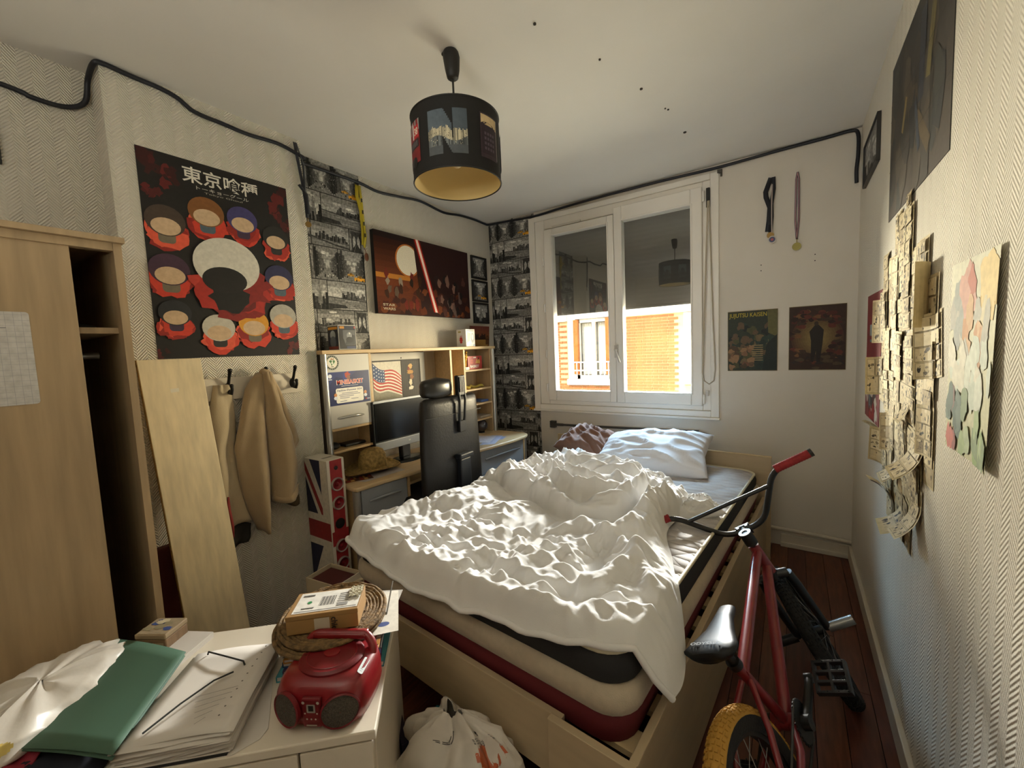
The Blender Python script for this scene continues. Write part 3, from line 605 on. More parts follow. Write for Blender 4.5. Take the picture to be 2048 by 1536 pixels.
# ================================================================== things on and in the desk
def figure_box(name, label, y0, y1, x0, x1, z0, h, front, side, tint):
    r_ = thing(name, label, 'box', ((x0+x1)/2, (y0+y1)/2, z0)); hx, hy = (x1-x0)/2, (y1-y0)/2
    MB().bb(-hx, hx, -hy, hy, 0, h).build('carton', mat('carton_'+tint, '#'+tint, .5), r_, bevel=.002)
    front(Print(), 2*hy, h).build('front_print', r_, Matrix.Translation((hx, -hy, 0)) @ frame_m((0,0,0), (0,1,0), (0,0,1)), PRINT_GLOSS)
    side(Print(), 2*hx, h).build('side_print', r_, Matrix.Translation((-hx, -hy, 0)) @ frame_m((0,0,0), (1,0,0), (0,0,1)), PRINT_GLOSS)
    return r_
def f1(p, w, h):
    p.rect(.004, .004, w-.004, h-.004, '#1b1c22'); p.rect(.004, h-.026, w-.004, h-.004, '#22283a'); p.rect(.010, h-.022, .04, h-.008, '#c98b2f'); p.rect(w-.014, h-.02, w-.006, h-.008, '#b33a2e')
    p.rrect(.03, .028, w-.008, h-.03, .004, '#5a5d60'); p.poly([(.04, .03), (.07, .1), (w-.012, .085), (w-.012, .03)], '#33363a'); p.ell(w*.6, h*.58, .018, .02, '#8d9092'); p.ell(w*.6, h*.40, .024, .018, '#24262a'); p.ell(w*.62, h*.66, .005, .006, '#e6e6e2')
    p.poly([(.004, .004), (.05, .004), (.034, .06), (.02, .085), (.004, .1)], '#0f1014'); p.rect(.05, .008, w-.01, .02, '#27345e'); return p
def s1_(p, w, h):
    p.rect(.003, .004, w-.003, h-.004, '#242833'); p.rect(.01, h-.026, w-.008, h-.01, '#c98b2f'); p.ell(w*.5, h*.6, w*.25, .028, '#9fa7ad'); p.ell(w*.5, h*.33, w*.28, .034, '#5b6470'); p.rect(.006, .006, w-.006, .022, '#8a3b33'); return p
figure_box('figure_box', 'black window box with white edges standing on the left end of the hutch', 1.455, 1.575, -2.335, -2.225, 1.441, .148, f1, s1_, 'e2dfd8')
def f2(p, w, h):
    p.rect(.003, .003, w-.003, h-.003, '#e9cfc6'); p.rrect(.01, .02, w-.006, h-.018, .004, '#efe3dc'); p.poly([(.012, .03), (.05, .05), (.06, .11), (.02, .12)], '#e39a90'); p.ell(w*.72, h*.5, .022, .04, '#8b8f98'); p.ell(w*.72, h*.55, .014, .025, '#e8e4e0'); p.rect(.01, h-.016, w-.02, h-.012, '#4b4e66'); p.rect(w-.03, .004, w-.006, .018, '#7fa2c4'); return p
def s2_(p, w, h):
    p.rect(.003, .003, w-.003, h-.003, '#e4e0d9'); p.rect(.02, h-.028, .05, h-.015, '#b7a866'); p.ell(w*.5, .07, .015, .01, '#c9302c'); p.ell(w*.5, .055, .018, .014, '#c9302c'); p.ell(w*.5, .038, .014, .010, '#c9302c'); p.rect(w*.4, .085, w*.62, .09, '#c9302c'); return p
figure_box('figure_box', 'white window box with a pink front on the right end of the hutch', 2.615, 2.735, -2.33, -2.23, 1.441, .145, f2, s2_, 'ebe7e1')
def canvas(name, label, m4, w_, h_, d_, painter, side='#1a1614', cat='picture', pm=None):
    r_ = bpy.data.objects.new(name, None); COL.objects.link(r_); r_.matrix_world = m4; tag(r_, label, cat)
    MB().bb(0, w_, 0, h_, 0, d_).build('canvas', mat('canvas_side_'+side[1:], side, .7), r_, bevel=.002)
    pr = Print(base=d_+.0005); pr.clip = (0, 0, w_, h_); painter(pr, w_, h_); pr.build('print', r_, None, pm or PRINT_CLOTH); return r_
def skyline_art(p, w, h):
    for k in range(8): p.rect(0, h*k/8, w, h*(k+1)/8, mixc('#7a4a26', '#5b2a24', k/8), lift=False)
    p.ell(w*.5, h*.12, w*.42, h*.3, '#96713a'); rng = random.Random(5); p.z += p.step
    for k in range(14): a = w*k/14; p.rect(a, h*.34, a+w*.07, h*(.44+.2*rng.random()), '#2c1a15', lift=False)
    p.rect(0, h*.30, w*.2, h*.5, '#3a2219'); p.rect(w*.8, h*.1, w, h*.5, '#57371f'); p.line((0, h*.35), (w, h*.36), .006, '#2c1a15')
canvas('skyline_picture', 'small orange city sunset canvas leaning on the hutch in the corner', frame_m((-2.36, 2.81, 1.441), (0, 1, 0), (.06, 0, 1)), .27, .185, .014, skyline_art, '#4a3222')
# right shelves
bc = thing('basketball_book', 'red basketball card reading BASKET on the top hutch shelf', 'book', (-2.265, 2.76, 1.247))
MB().bb(-.012, .0, -.095, .095, 0, .112).build('cover', mat('red_card', '#a8322a', .5), bc, bevel=.001)
p = Print(); p.rect(0, 0, .19, .112, '#b5332b'); p.ell(.055, .066, .028, .028, '#7d2a22'); p.ell(.055, .066, .024, .024, '#c8452f'); p.line((.031, .066), (.079, .066), .0015, '#6a2119'); p.line((.055, .042), (.055, .09), .0015, '#6a2119', False)
p.poly([(.1, .05), (.12, .09), (.135, .07), (.15, .1), (.165, .06), (.16, .045)], '#d8a24a'); p.ell(.145, .09, .008, .009, '#4a3022'); p.text('BASKET', .03, .012, .15, .036, '#efe8dc', bold=.04); p.rect(.075, .095, .112, .104, '#efe8dc')
p.build('cover_print', bc, Matrix.Translation((.0005, -.095, 0)) @ frame_m((0,0,0), (0,1,0), (0,0,1)), PRINT_GLOSS)
tp = thing('trophy', 'small golden trophy figure on white base beside the red basketball card', 'trophy', (-2.255, 2.625, 1.247))
MB().bb(-.02, .02, -.024, .024, 0, .024).build('base', mat('white_marble', '#d9d4c8', .4), tp, bevel=.002)
GOLD = mat('gold_plastic', '#c69a3f', .3, metal=.8)
m = MB(); m.lathe([(.004, .024), (.01, .03), (.006, .05), (.010, .075), (.013, .09), (.006, .1)], 14); m.ell((0, 0, .112), (.009, .009, .012)); m.tube([(0, .008, .09), (0, .022, .11), (0, .014, .135)], .004, 8); m.ell((0, .012, .145), (.012, .012, .012)); m.build('figure', GOLD, tp, smooth=60)
m = MB(); rng = random.Random(1)
m.tube([(-2.28+.02*math.sin(k*.9), 2.60+.026*k, 1.093+.008*math.sin(k*1.7)+.004) for k in range(12)], [.004, .012, .013, .010, .012, .013, .012, .011, .012, .014, .012, .004], 8)
tag(m.build('yellow_ribbon_bundle', mat('yellow_cloth', '#a8923a', .8), None, smooth=60), 'crumpled yellow cloth strip lying on the second hutch shelf', 'ribbon')
for (z, y, w_, c, lb, nm) in ((.953, 2.80, .10, '#4a66a0', 'small blue notebook on the third hutch shelf', 'notebook'), (.815, 2.78, .14, '#a79a86', 'grey paper pad on the lowest hutch shelf', 'paper_pad')):
    m = MB(); m.bb(-2.36, -2.245, y, y+w_, z, z+.018); tag(m.build(nm, mat('pad_'+c[1:], c, .7), None, bevel=.001), lb, 'notebook')
gb = thing('glass_globe', 'dark glass ball standing on the desk under the hutch shelves', 'ball', (-2.285, 2.83, .676))
m = MB(); m.ell((0, 0, .062), (.058, .058, .058), 24, 16); m.build('ball', mat('smoky_glass', '#3b3638', .08, spec=.8), gb, smooth=80)
m = MB(); m.lathe([(.03, 0), (.032, .004), (.022, .012)], 20, caps=True); m.build('foot', DARK, gb, smooth=50)
# left niche: dark gadgets
g1 = MB(); g1.ell((-2.29, 1.40, .864), (.05, .045, .022)); tag(g1.build('computer_mouse', mat('black_plastic', '#1d1c1b', .45), None, smooth=80), 'black rounded mouse in the left hutch niche', 'computer mouse')
g2 = MB(); g2.bb(-2.35, -2.26, 1.47, 1.62, .843, .862); tag(g2.build('game_controller', mat('black_plastic', '#1d1c1b', .45), None, bevel=.008), 'flat black gadget lying in the left hutch niche', 'gadget')
# papers on the desk
def sheet(name, label, pts, z, hexc, cat='paper', lines=0, group=None, wav=.0, pm=None):
    p = Print(base=z, step=.0002); p.poly(pts, hexc)
    if lines:
        a, b, c_, d = [Vector(q) for q in pts[:4]]
        for k in range(lines):
            t = .12+.76*k/lines; l = a.lerp(d, t); r2 = b.lerp(c_, t); q0 = l.lerp(r2, .1); q1 = l.lerp(r2, .55+.35*((k*37) % 10)/10); p.line(q0, q1, .0022, '#8b8fa6', lift=False if k else True)
    o = p.build(name, None, None, pm or PRINT); return tag(o, label, cat, group)
sheet('loose_sheet', 'printed white sheet on the right end of the desk, uppermost', [(-2.13, 2.44), (-1.96, 2.52), (-2.06, 2.75), (-2.24, 2.68)], .679, '#c9cbd8', lines=12)
sheet('loose_sheet', 'lined bluish sheet under the printed one on the desk', [(-1.985, 2.42), (-1.895, 2.50), (-2.02, 2.79), (-2.12, 2.76)], .6775, '#aeb7d2', lines=9)
sheet('loose_sheet', 'plain sheet peeking out nearest to the desk end', [(-2.06, 2.62), (-1.94, 2.66), (-1.97, 2.77), (-2.12, 2.74)], .6765, '#8f9bc0')
m = MB(); m.add([D(-2.17, 2.00, .677), D(-2.23, 2.12, .678), D(-2.26, 2.20, .80), D(-2.30, 2.16, .80)], [(0, 1, 2, 3)]); o = m.build('blue_card', mat('sky_blue_card', '#3b93bd', .6), None, solid=.0015); o.location = (-2.3, 1.33, 0); tag(o, 'bright blue card leaning beside the monitor foot', 'paper')
sheet('loose_sheet', 'white sheet on the desk under the straw hat', [(-2.18, 1.37), (-2.02, 1.42), (-2.00, 1.70), (-2.18, 1.73)], .6772, '#b9b4b4')
p = Print(base=.0, step=.0002); p.rect(0, 0, .16, .12, '#6a3a22')
for k in range(9): p.rect(.008+.017*k, .06, .018+.017*k, .112, ['#c9a25f', '#2b1a12', '#8e2d22'][k % 3], lift=(k == 0))
for k in range(6): p.rect(.01+.025*k, .01, .03+.025*k, .05, ['#8e2d22', '#c9a25f', '#2b1a12'][k % 3], lift=False)
o = p.build('comic_cover', None, Matrix.Translation((-2.10, 1.345, .6785)) @ Matrix.Rotation(R(66), 4, 'Z') @ Matrix.Diagonal((1, .8, 1, 1)), PRINT); tag(o, 'red and brown illustrated leaflet at the left desk corner', 'leaflet')
# straw hat
STRAW = mat('woven_straw', '#8f7440', .8, noise_s=55, noise_a=.5, bump_s=120, bump_a=.9)
hat = thing('straw_hat', 'woven straw hat with wide curled brim lying on the desk', 'hat', (-2.185, 1.60, .682), (0, 0, R(10)))
m = MB(); rings = []; N_ = 40
for rr, zz in ((.001, .140), (.04, .137), (.072, .122), (.088, .09), (.094, .05), (.096, .022)):
    rings.append([(rr*.86*math.cos(2*math.pi*j/N_), rr*math.sin(2*math.pi*j/N_), zz) for j in range(N_)])
m.loft(rings, caps=False); m.build('crown', STRAW, hat, smooth=70)
m = MB(); rings = []
for rr, zz in ((.095, .023), (.112, .016), (.145, .012), (.18, .018), (.190, .024)):
    rings.append([(rr*.80*math.cos(2*math.pi*j/N_), rr*math.sin(2*math.pi*j/N_), zz+(.012*math.cos(2*math.pi*j/N_*2+1))*(rr-.09)/.08) for j in range(N_)])
m.loft(rings, caps=False); m.build('brim', STRAW, hat, smooth=70, solid=.006)
# ================================================================== tall loudspeaker with flag print
sp_ = thing('tower_speaker', 'tall union flag loudspeaker with red drivers standing beside the desk', 'speaker', (-2.148, 1.256, 0), (0, 0, R(1.5)))
SW = mat('speaker_white', '#cfc8b8', .5)
MB().bb(-.105, .105, -.053, .053, 0, .848).build('cabinet', SW, sp_, bevel=.004)
def flagside(p, w, h):   # left face: diagonal crosses cropped
    B, Rr, Wt = '#23263f', '#8e2a2b', '#cfc8b8'
    p.rect(0, 0, w, h, B); y0, y1 = .36, .54
    def cl(pts, c, lift=True): p.poly([(min(max(x, 0), w), min(max(y, 0), h)) for x, y in pts], c, lift)
    cl([(0, h), (.05, h), (w, .53), (w, .42), (w-.05, .42), (0, .74)], Wt); cl([(0, h-.02), (w, .46), (w, .52), (w, .545), (.0, h-.09)][:0] or [(0, .83), (0, .775), (w-.015, .43), (w, .43), (w, .47)], Rr)
    cl([(0, 0), (.05, 0), (w, .34), (w, .44), (w-.04, .44), (0, .12)], Wt); cl([(0.07, 0), (.11, 0), (w, .25), (w, .33)], Rr)
    p.rect(0, y0, w, y1, Wt); p.rect(w-.06, 0, w, h, Wt, lift=False); p.rect(0, y0+.04, w, y1-.04, Rr)
flagp = Print(); flagside(flagp, .204, .842); flagp.build('side_print', sp_, Matrix.Translation((-.102, -.053, .003)) @ frame_m((0,0,0), (1,0,0), (0,0,1)), PRINT)
p = Print(); p.rect(.014, 0, .086, .842, '#97272a'); p.rect(.0, .37, .1, .45, '#97272a'); p.build('front_print', sp_, Matrix.Translation((.105, -.05, .003)) @ frame_m((0,0,0), (0,1,0), (0,0,1)), PRINT)
p = Print(); p.rect(-.03, -.012, .03, .012, '#8f897d'); p.rect(-.024, -.004, .024, .004, '#6d685f'); p.build('top_badge', sp_, Matrix.Translation((.03, 0, .848)) @ Matrix.Rotation(R(90), 4, 'Z'), PRINT)
RIM = mat('speaker_rim', '#a9a6a0', .35, metal=.6); CONE = mat('red_cone', '#7d1420', .3); BLK = mat('speaker_black', '#151312', .5)
for k, (z, r) in enumerate(((.71, .037), (.605, .037), (.365, .036), (.265, .036))):
    mm = Matrix.Translation((.1055, 0, z)) @ Matrix.Rotation(R(90), 4, 'Y')
    d = MB().lathe([(r, 0), (r, .008), (r*.92, .013), (r*.8, .010), (r*.78, .003)], 32, m=mm).build('driver', RIM, sp_, smooth=40)
    MB().lathe([(r*.79, .004), (r*.5, -.0), (r*.3, -.004), (r*.28, .004), (.001, .010)], 28, m=mm @ Matrix.Translation((0,0,.004))).build('cone', CONE, d, smooth=50)
for z, r in ((.80, .011), (.49, .028)):
    mm = Matrix.Translation((.1055, 0, z)) @ Matrix.Rotation(R(90), 4, 'Y'); MB().lathe([(r, 0), (r, .003), (r*.8, .004), (.001, .001)], 24, m=mm).build('port' if r > .02 else 'tweeter', BLK, sp_, smooth=40)
# ================================================================== office chair (seen from behind)
ch = thing('office_chair', 'black leather office chair with headrest pushed in at the desk', 'chair', (-1.95, 1.882, 0))
LE = mat('black_leather', '#1c1b1b', .42, spec=.4, noise_s=30, noise_a=.15, bump_s=90, bump_a=.25); BP = mat('chair_plastic', '#191919', .38)
def rrect_ring(y0, y1, x, z, r, n=5):
    return None
m = MB(); rings = []
for z, hw, t in ((.40, .235, .03), (.43, .245, .05), (.60, .258, .055), (.80, .256, .05), (1.0, .247, .05), (1.08, .243, .055), (1.115, .236, .045), (1.128, .21, .02)):
    n = 28; ring = []
    for j in range(n):
        a = 2*math.pi*j/n; cy, cx = math.cos(a), math.sin(a); sy = math.copysign(abs(cy)**.45, cy); sx_ = math.copysign(abs(cx)**.6, cx)
        ring.append((.185+.03*((z-.7)**2)*0+sx_*t*.8, sy*hw, z))
    rings.append(ring)
bk_ = m.loft(rings).build('backrest', LE, ch, smooth=50)
m = MB(); m.bb(.226, .232, -.25, .25, 1.018, 1.021); m.build('seam', BP, ch)
m = MB(); rings = []
for k in range(9):
    t = k/8; zz = 1.12+.13*t; hw = .205*(1-(abs(2*t-1))**4)**.4+.02; th = .05*(1-(abs(2*t-1))**3)**.5+.008
    rings.append([(.17+th*math.sin(2*math.pi*j/24), -.095+math.copysign(abs(math.cos(2*math.pi*j/24))**.6, math.cos(2*math.pi*j/24))*hw*.53, zz) for j in range(24)])
m.loft(rings).build('headrest', mat('headrest_leather', '#23221f', .3, spec=.5), ch, smooth=60)
m = MB()
for sgn in (-1, 1): m.tube([(.235, .048+sgn*.024, 1.255), (.25, .05+sgn*.026, 1.10), (.245, .048+sgn*.022, 1.0), (.236, .043+sgn*.02, .905)], .009, 8)
m.bb(.222, .252, .014, .082, 1.13, 1.252).bb(.225, .25, .016, .072, .90, .97); 
m.build('headrest_bracket', BP, ch, smooth=40, bevel=.004)
m = MB()
for q in range(4): m.bb(.253, .258, .026+.013*q, .033+.013*q, 1.15, 1.245)
m.build('bracket_ribs', mat('grey_plastic', '#3b3a38', .4), ch)
m = MB(); m.bb(.225, .275, -.02, .105, .735, .768).bb(.225, .262, -.005, .09, .40, .735); m.build('lumbar_support', mat('dark_blue_plastic', '#20242b', .4), ch, bevel=.008)
m = MB(); rings = []
for z, f in ((.43, .9), (.445, 1), (.50, 1), (.52, .93)):
    rings.append([(-.05+.235*f*math.copysign(abs(math.cos(2*math.pi*j/24))**.5, math.cos(2*math.pi*j/24)), .245*f*math.copysign(abs(math.sin(2*math.pi*j/24))**.5, math.sin(2*math.pi*j/24)), z) for j in range(24)])
m.loft(rings).build('seat', LE, ch, smooth=50)
MB().cyl((-.05, 0, .09), (-.05, 0, .43), .028, n=14).build('gas_column', BP, ch, smooth=50)
for k in range(5):
    a = R(72*k+20); c_, s_ = math.cos(a), math.sin(a)
    lg = MB().tube([(-.05, 0, .10), (-.05+.20*c_, .20*s_, .075)], [.028, .018], 8).build('leg', BP, ch, smooth=50)
    MB().cyl((-.05+.20*c_-.02*s_, .20*s_+.02*c_, .028), (-.05+.20*c_+.02*s_, .20*s_-.02*c_, .028), .027, n=14).build('caster', BP, lg, smooth=50)
# ================================================================== wardrobe and loose board
WF = mat('wardrobe_laminate', '#ad9573', .5, noise_s=3.5, noise_a=.13, stretch=(10, 10, .8))
wd = thing('wardrobe', 'tall beige laminate wardrobe with sliding door half open', 'wardrobe', (-2.1, -.3, 0))
def wbb(m, x0, x1, y0, y1, z0, z1): return m.bb(x0+2.1, x1+2.1, y0+.3, y1+.3, z0, z1)
m = MB(); wbb(m, -2.385, -1.795, .405, .426, 0, 1.79); m.build('side_panel', WF, wd, bevel=.001)
m = MB(); wbb(m, -2.385, -1.795, -1.12, -1.10, 0, 1.79); m.build('side_panel', WF, wd, bevel=.001)
m = MB(); wbb(m, -2.385, -1.78, -1.125, .432, 1.79, 1.808); wbb(m, -1.83, -1.797, -1.1, .405, 1.765, 1.79); m.build('top_panel', WF, wd, bevel=.001)
m = MB(); wbb(m, -2.392, -2.380, -1.1, .405, 0, 1.79); m.build('back_panel', mat('wardrobe_back', '#6e5c45', .7), wd)
m = MB(); wbb(m, -2.385, -1.80, -1.1, .405, .03, .05); m.build('base_panel', WF, wd)
m = MB(); wbb(m, -2.38, -1.84, -.4, .405, 1.505, 1.524); m.build('shelf', WF, wd)
m = MB(); wbb(m, -1.822, -1.804, -.62, .308, .05, 1.77); dr_ = m.build('door', WF, wd, bevel=.002)
m = MB(); wbb(m, -1.845, -1.827, -1.1, -.35, .05, 1.77); m.build('door', WF, wd, bevel=.002)
hg = MB(); hg.tube([(-2.1, -.9, 1.44), (-2.1, .40, 1.44)], .012, 10); o = hg.build('clothes_rail', ALU, wd, smooth=50); o.location = (2.1, .3, 0)
cg = MB(); cg.grid(lambda u, v: (lerp(-2.25, -1.92, u), .12+.05*math.sin(u*9)+.02*v, lerp(.45, 1.40, v)), 16, 6)
tag(cg.build('dark_coat', mat('dark_coat', '#26211c', .9), None, smooth=60, solid=.01), 'dark coat hanging inside the open wardrobe', 'coat')
cp = MB(); cp.ell((-2.05, .34, 1.535), (.10, .05, .014)); tag(cp.build('dark_cap', mat('dark_coat', '#26211c', .9), None, smooth=70), 'flat dark cap lying on the wardrobe shelf', 'hat')  # flattened ellipsoid for a dark cap on the wardrobe shelf
fp = MB(); fp.bb(-2.36, -1.83, -.75, .33, 1.809, 1.815); fp.bb(-2.36, -1.86, -.75, .12, 1.815, 1.832)
tag(fp.build('brown_cardboard', mat('brown_card', '#5a3a22', .8, noise_s=4), None), 'flat brown cardboard sheets lying on top of the wardrobe', 'cardboard')
p = Print(); p.rrect(0, 0, .21, .262, .008, '#c9c6c2')
for k in range(17): p.line((.0, .006+.0155*k), (.21, .006+.0155*k), .0008, '#a9a8ac', lift=(k == 0))
for k in range(13): p.line((.01+.0155*k, 0), (.01+.0155*k, .262), .0008, '#a9a8ac', lift=False)
for k in range(3): p.line((.08, .215-.02*k), (.165-.02*k, .217-.02*k), .0018, '#6b6a70', lift=(k == 0))
o = p.build('note_sheet', None, on_left(-1.8035, .0, 1.30), PRINT); tag(o, 'squared paper note stuck on the wardrobe door', 'paper')
bd = thing('loose_board', 'long beige shelf board leaning against the wall beside the wardrobe', 'board', (-2.02, .66, 0))
def bpt(y, z, off=0): t = z/1.425; return (lerp(0, -.235, t)+off, y-.66, z)
m = MB(); m.loft([[bpt(lerp(.555, .535, z/1.425), z), bpt(lerp(.775, .758, z/1.425), z), bpt(lerp(.775, .758, z/1.425), z, .018), bpt(lerp(.555, .535, z/1.425), z, .018)] for z in (0.004, 1.42)])
m.build('panel', mat('shelf_laminate', '#d9c8a4', .5, noise_s=3.5, noise_a=.12, stretch=(12, 12, .8)), bd, bevel=.002)
m = MB(); m.loft([[bpt(lerp(.553, .533, z/1.425), z, .002), bpt(lerp(.555, .535, z/1.425), z, .002), bpt(lerp(.555, .535, z/1.425), z, .016), bpt(lerp(.553, .533, z/1.425), z, .016)] for z in (0.004, 1.42)])
m.build('edge_band', mat('raw_chipboard', '#8a6a35', .9, noise_s=60, noise_a=.4), bd)
m = MB(); m.add([bpt(.63, 1.275, .0187), bpt(.66, 1.277, .0187), bpt(.66, 1.293, .0187), bpt(.63, 1.291, .0187)], [(0, 1, 2, 3)]); m.build('label', mat('label_white', '#dcd4c0', .6), bd)
rd = MB(); rd.bb(-2.24, -2.20, .45, .62, 0, .62); tag(rd.build('red_folder_case', mat('dark_red_case', '#4a1512', .7), None, bevel=.006), 'dark red case standing in the gap behind the leaning board', 'case')
# ================================================================== bed
BEDROT = R(-4.58)
BO = Vector((-1.746, .990, 0)); BM = Matrix.Translation(BO) @ Matrix.Rotation(BEDROT, 4, 'Z')
bed = thing('bed_frame', 'pale beige wooden bed frame with wide headboard under the window', 'bed', BO, (0, 0, BEDROT))
BW = mat('bed_laminate', '#b7a485', .5, noise_s=3, noise_a=.08, stretch=(1, 1, 8)); BE = mat('bed_edge', '#c6b087', .5)
FX0, FX1 = .15, 1.46; FT = .408
m = MB(); m.bb(FX0, 1.25, 0.004, .024, .218, FT); m.build('footboard', BW, bed, bevel=.002)
m = MB(); m.bb(1.22, FX1, -.018, .004, .0, FT+.004); m.build('foot_panel', BW, bed, bevel=.002)
m = MB(); m.bb(FX0, FX0+.03, .0, .05, 0, .23).bb(FX0, FX0+.05, .004, .03, 0, .23); m.build('leg', BW, bed)
m = MB(); m.bb(FX1-.022, FX1, .004, 2.085, .01, FT); m.build('side_rail', BW, bed, bevel=.002)
m = MB(); m.bb(FX0, FX0+.022, .024, 2.085, .16, FT); m.build('side_rail', BW, bed, bevel=.002)
m = MB(); m.bb(-.07, 1.485, 2.085, 2.105, 0, .665); hb = m.build('headboard', BW, bed, bevel=.002)
m = MB(); m.bb(-.07, 1.485, 2.083, 2.107, .665, .668); m.build('edge_strip', BE, hb)
for k in range(14):
    MB().bb(FX0+.025, FX1-.025, .06+.145*k, .13+.145*k, .355, .372).build('slat', BE, bed)
# mattress: stacked bands, foot end a little higher than the head end
mt = thing('mattress', 'thick mattress with grey quilted top, black band and cream piping', 'mattress', BO, (0, 0, BEDROT))
MX0, MX1, MY0, MY1 = .185, 1.425, .03, 2.075
def mtop(y): return lerp(.622, .574, min(max((y-MY0)/(MY1-MY0), 0), 1))
def mring(inset, frac, r=.09, n=7):
    x0, x1, y0, y1 = MX0+inset, MX1-inset, MY0+inset, MY1-inset; out = []
    for cx, cy, a0 in ((x1-r, y0+r, -90), (x1-r, y1-r, 0), (x0+r, y1-r, 90), (x0+r, y0+r, 180)):
        for k in range(n): a = R(a0+90*k/(n-1)); y = cy+r*math.sin(a); out.append((cx+r*math.cos(a), y, lerp(.374, mtop(y), frac)))
    return out
def band(name, mat_, prof, bevel=0):
    return MB().loft([mring(i, f) for f, i in prof], caps=False).build(name, mat_, mt, smooth=60)
CREAMF = mat('mattress_cream', '#b4a690', .8, sheen=.2, noise_s=40, noise_a=.06, bump_s=300, bump_a=.2)
band('lower_band', mat('burgundy_band', '#5e141b', .75, bump_s=300, bump_a=.2), [(0, .012), (.2, .004), (.31, .006), (.35, .012)])
band('padded_band', CREAMF, [(.335, .012), (.37, -.004), (.48, -.010), (.60, -.006), (.65, .006), (.66, .012)])
band('dark_band', mat('dark_mesh_fabric', '#232325', .8, bump_s=500, bump_a=.4), [(.65, .012), (.68, .006), (.82, .004), (.93, .010), (.97, .018)])
pipe = MB(); pr_ = mring(.016, .985); pipe.tube(pr_, .007, 8, closed=True); pipe.build('piping', mat('cream_piping', '#d2c9ae', .6), mt, smooth=60)
def quilt():
    m = bpy.data.materials.new('quilted_ticking'); m.use_nodes = True; N = m.node_tree.nodes; L = m.node_tree.links; b = N['Principled BSDF']
    b.inputs['Base Color'].default_value = C('#b3aeac'); b.inputs['Roughness'].default_value = .75; b.inputs['Sheen Weight'].default_value = .2
    tc = N.new('ShaderNodeTexCoord'); hs = []
    for rot, sc in ((50, 2.6), (-50, 2.6), (4, 5.5)):
        mp = N.new('ShaderNodeMapping'); mp.inputs['Rotation'].default_value = (0, 0, R(rot)); L.new(tc.outputs['Object'], mp.inputs[0])
        wv = N.new('ShaderNodeTexWave'); wv.bands_direction = 'Y'; wv.inputs['Scale'].default_value = sc; wv.inputs['Distortion'].default_value = 1.6; wv.inputs['Detail'].default_value = 3; wv.inputs['Detail Scale'].default_value = 1.2
        L.new(mp.outputs[0], wv.inputs[0]); pw = N.new('ShaderNodeMath'); pw.operation = 'POWER'; L.new(wv.outputs['Fac'], pw.inputs[0]); pw.inputs[1].default_value = .3; hs.append(pw.outputs[0])
    a = N.new('ShaderNodeMath'); a.operation = 'MULTIPLY'; L.new(hs[0], a.inputs[0]); L.new(hs[1], a.inputs[1])
    c_ = N.new('ShaderNodeMath'); c_.operation = 'MULTIPLY_ADD'; L.new(hs[2], c_.inputs[0]); c_.inputs[1].default_value = .7; L.new(a.outputs[0], c_.inputs[2])
    bp = N.new('ShaderNodeBump'); bp.inputs['Strength'].default_value = .8; bp.inputs['Distance'].default_value = .012; L.new(c_.outputs[0], bp.inputs['Height']); L.new(bp.outputs[0], b.inputs['Normal']); return m
tm = MB(); rg = mring(.018, .97); nn = len(rg); vs = [list(rg)]
for ins, up in ((.03, 1.0), (.08, 1.0)): vs.append([(x, y, mtop(y)+.0) for x, y, z in mring(ins, 1)])
tm.loft(vs, caps=False)
gx = 16; gy = 26
tm.grid(lambda u, v: (lerp(MX0+.08, MX1-.08, u), lerp(MY0+.08, MY1-.08, v), mtop(lerp(MY0+.08, MY1-.08, v))), gx, gy)
tm.build('quilted_top', quilt(), mt, smooth=60)
# ------------------------------------------------------------------ duvet
def resample(P, n):
    P = [Vector(q) for q in P]; d = [0]
    for a, b in zip(P, P[1:]): d.append(d[-1]+(b-a).length)
    out = []; k = 0
    for i in range(n+1):
        t = d[-1]*i/n
        while k < len(d)-2 and d[k+1] < t: k += 1
        out.append(P[k].lerp(P[k+1], (t-d[k])/max(d[k+1]-d[k], 1e-9)))
    return np.array([[v.x, v.y] for v in out])
def smooth_pl(P, it=2):
    P = [Vector(q) for q in P]
    for _ in range(it):
        Q = [P[0]]
        for a, b in zip(P, P[1:]): Q += [a.lerp(b, .25), a.lerp(b, .75)]
        P = Q+[P[-1]]
    return P
NU, NV = 260, 300
foot = resample(smooth_pl([(.045, .19), (.10, .06), (.21, .005), (.38, -.012), (.59, -.020), (.76, -.018), (.89, -.012), (1.0, -.002), (1.08, .004), (1.18, .012), (1.26, .02), (1.34, .035), (1.39, .055), (1.42, .085), (1.465, .10), (1.50, .14)]), NU)
foot[:, 1] += .004*np.sin(foot[:, 0]*19+2*np.sin(foot[:, 0]*7))+.002*np.sin(foot[:, 0]*53+1)
foot[0] = (.045, .19); foot[-1] = (1.50, .14)
head = resample(smooth_pl([(.225, 1.60), (.32, 1.70), (.42, 1.71), (.50, 1.63), (.62, 1.57), (.74, 1.55), (.91, 1.52), (1.06, 1.47), (1.16, 1.36), (1.235, 1.27)]), NU)
left = resample(smooth_pl([(.045, .19), (.055, .27), (.085, .38), (.10, .53), (.14, .68), (.16, .875), (.20, 1.14), (.22, 1.37), (.225, 1.60)]), NV)
right = resample(smooth_pl([(1.50, .14), (1.505, .22), (1.485, .31), (1.44, .42), (1.39, .51), (1.35, .62), (1.28, .76), (1.25, .88), (1.265, 1.03), (1.285, 1.16), (1.235, 1.27)]), NV)
U = np.linspace(0, 1, NU+1)[None, :, None]; V = np.linspace(0, 1, NV+1)[:, None, None]
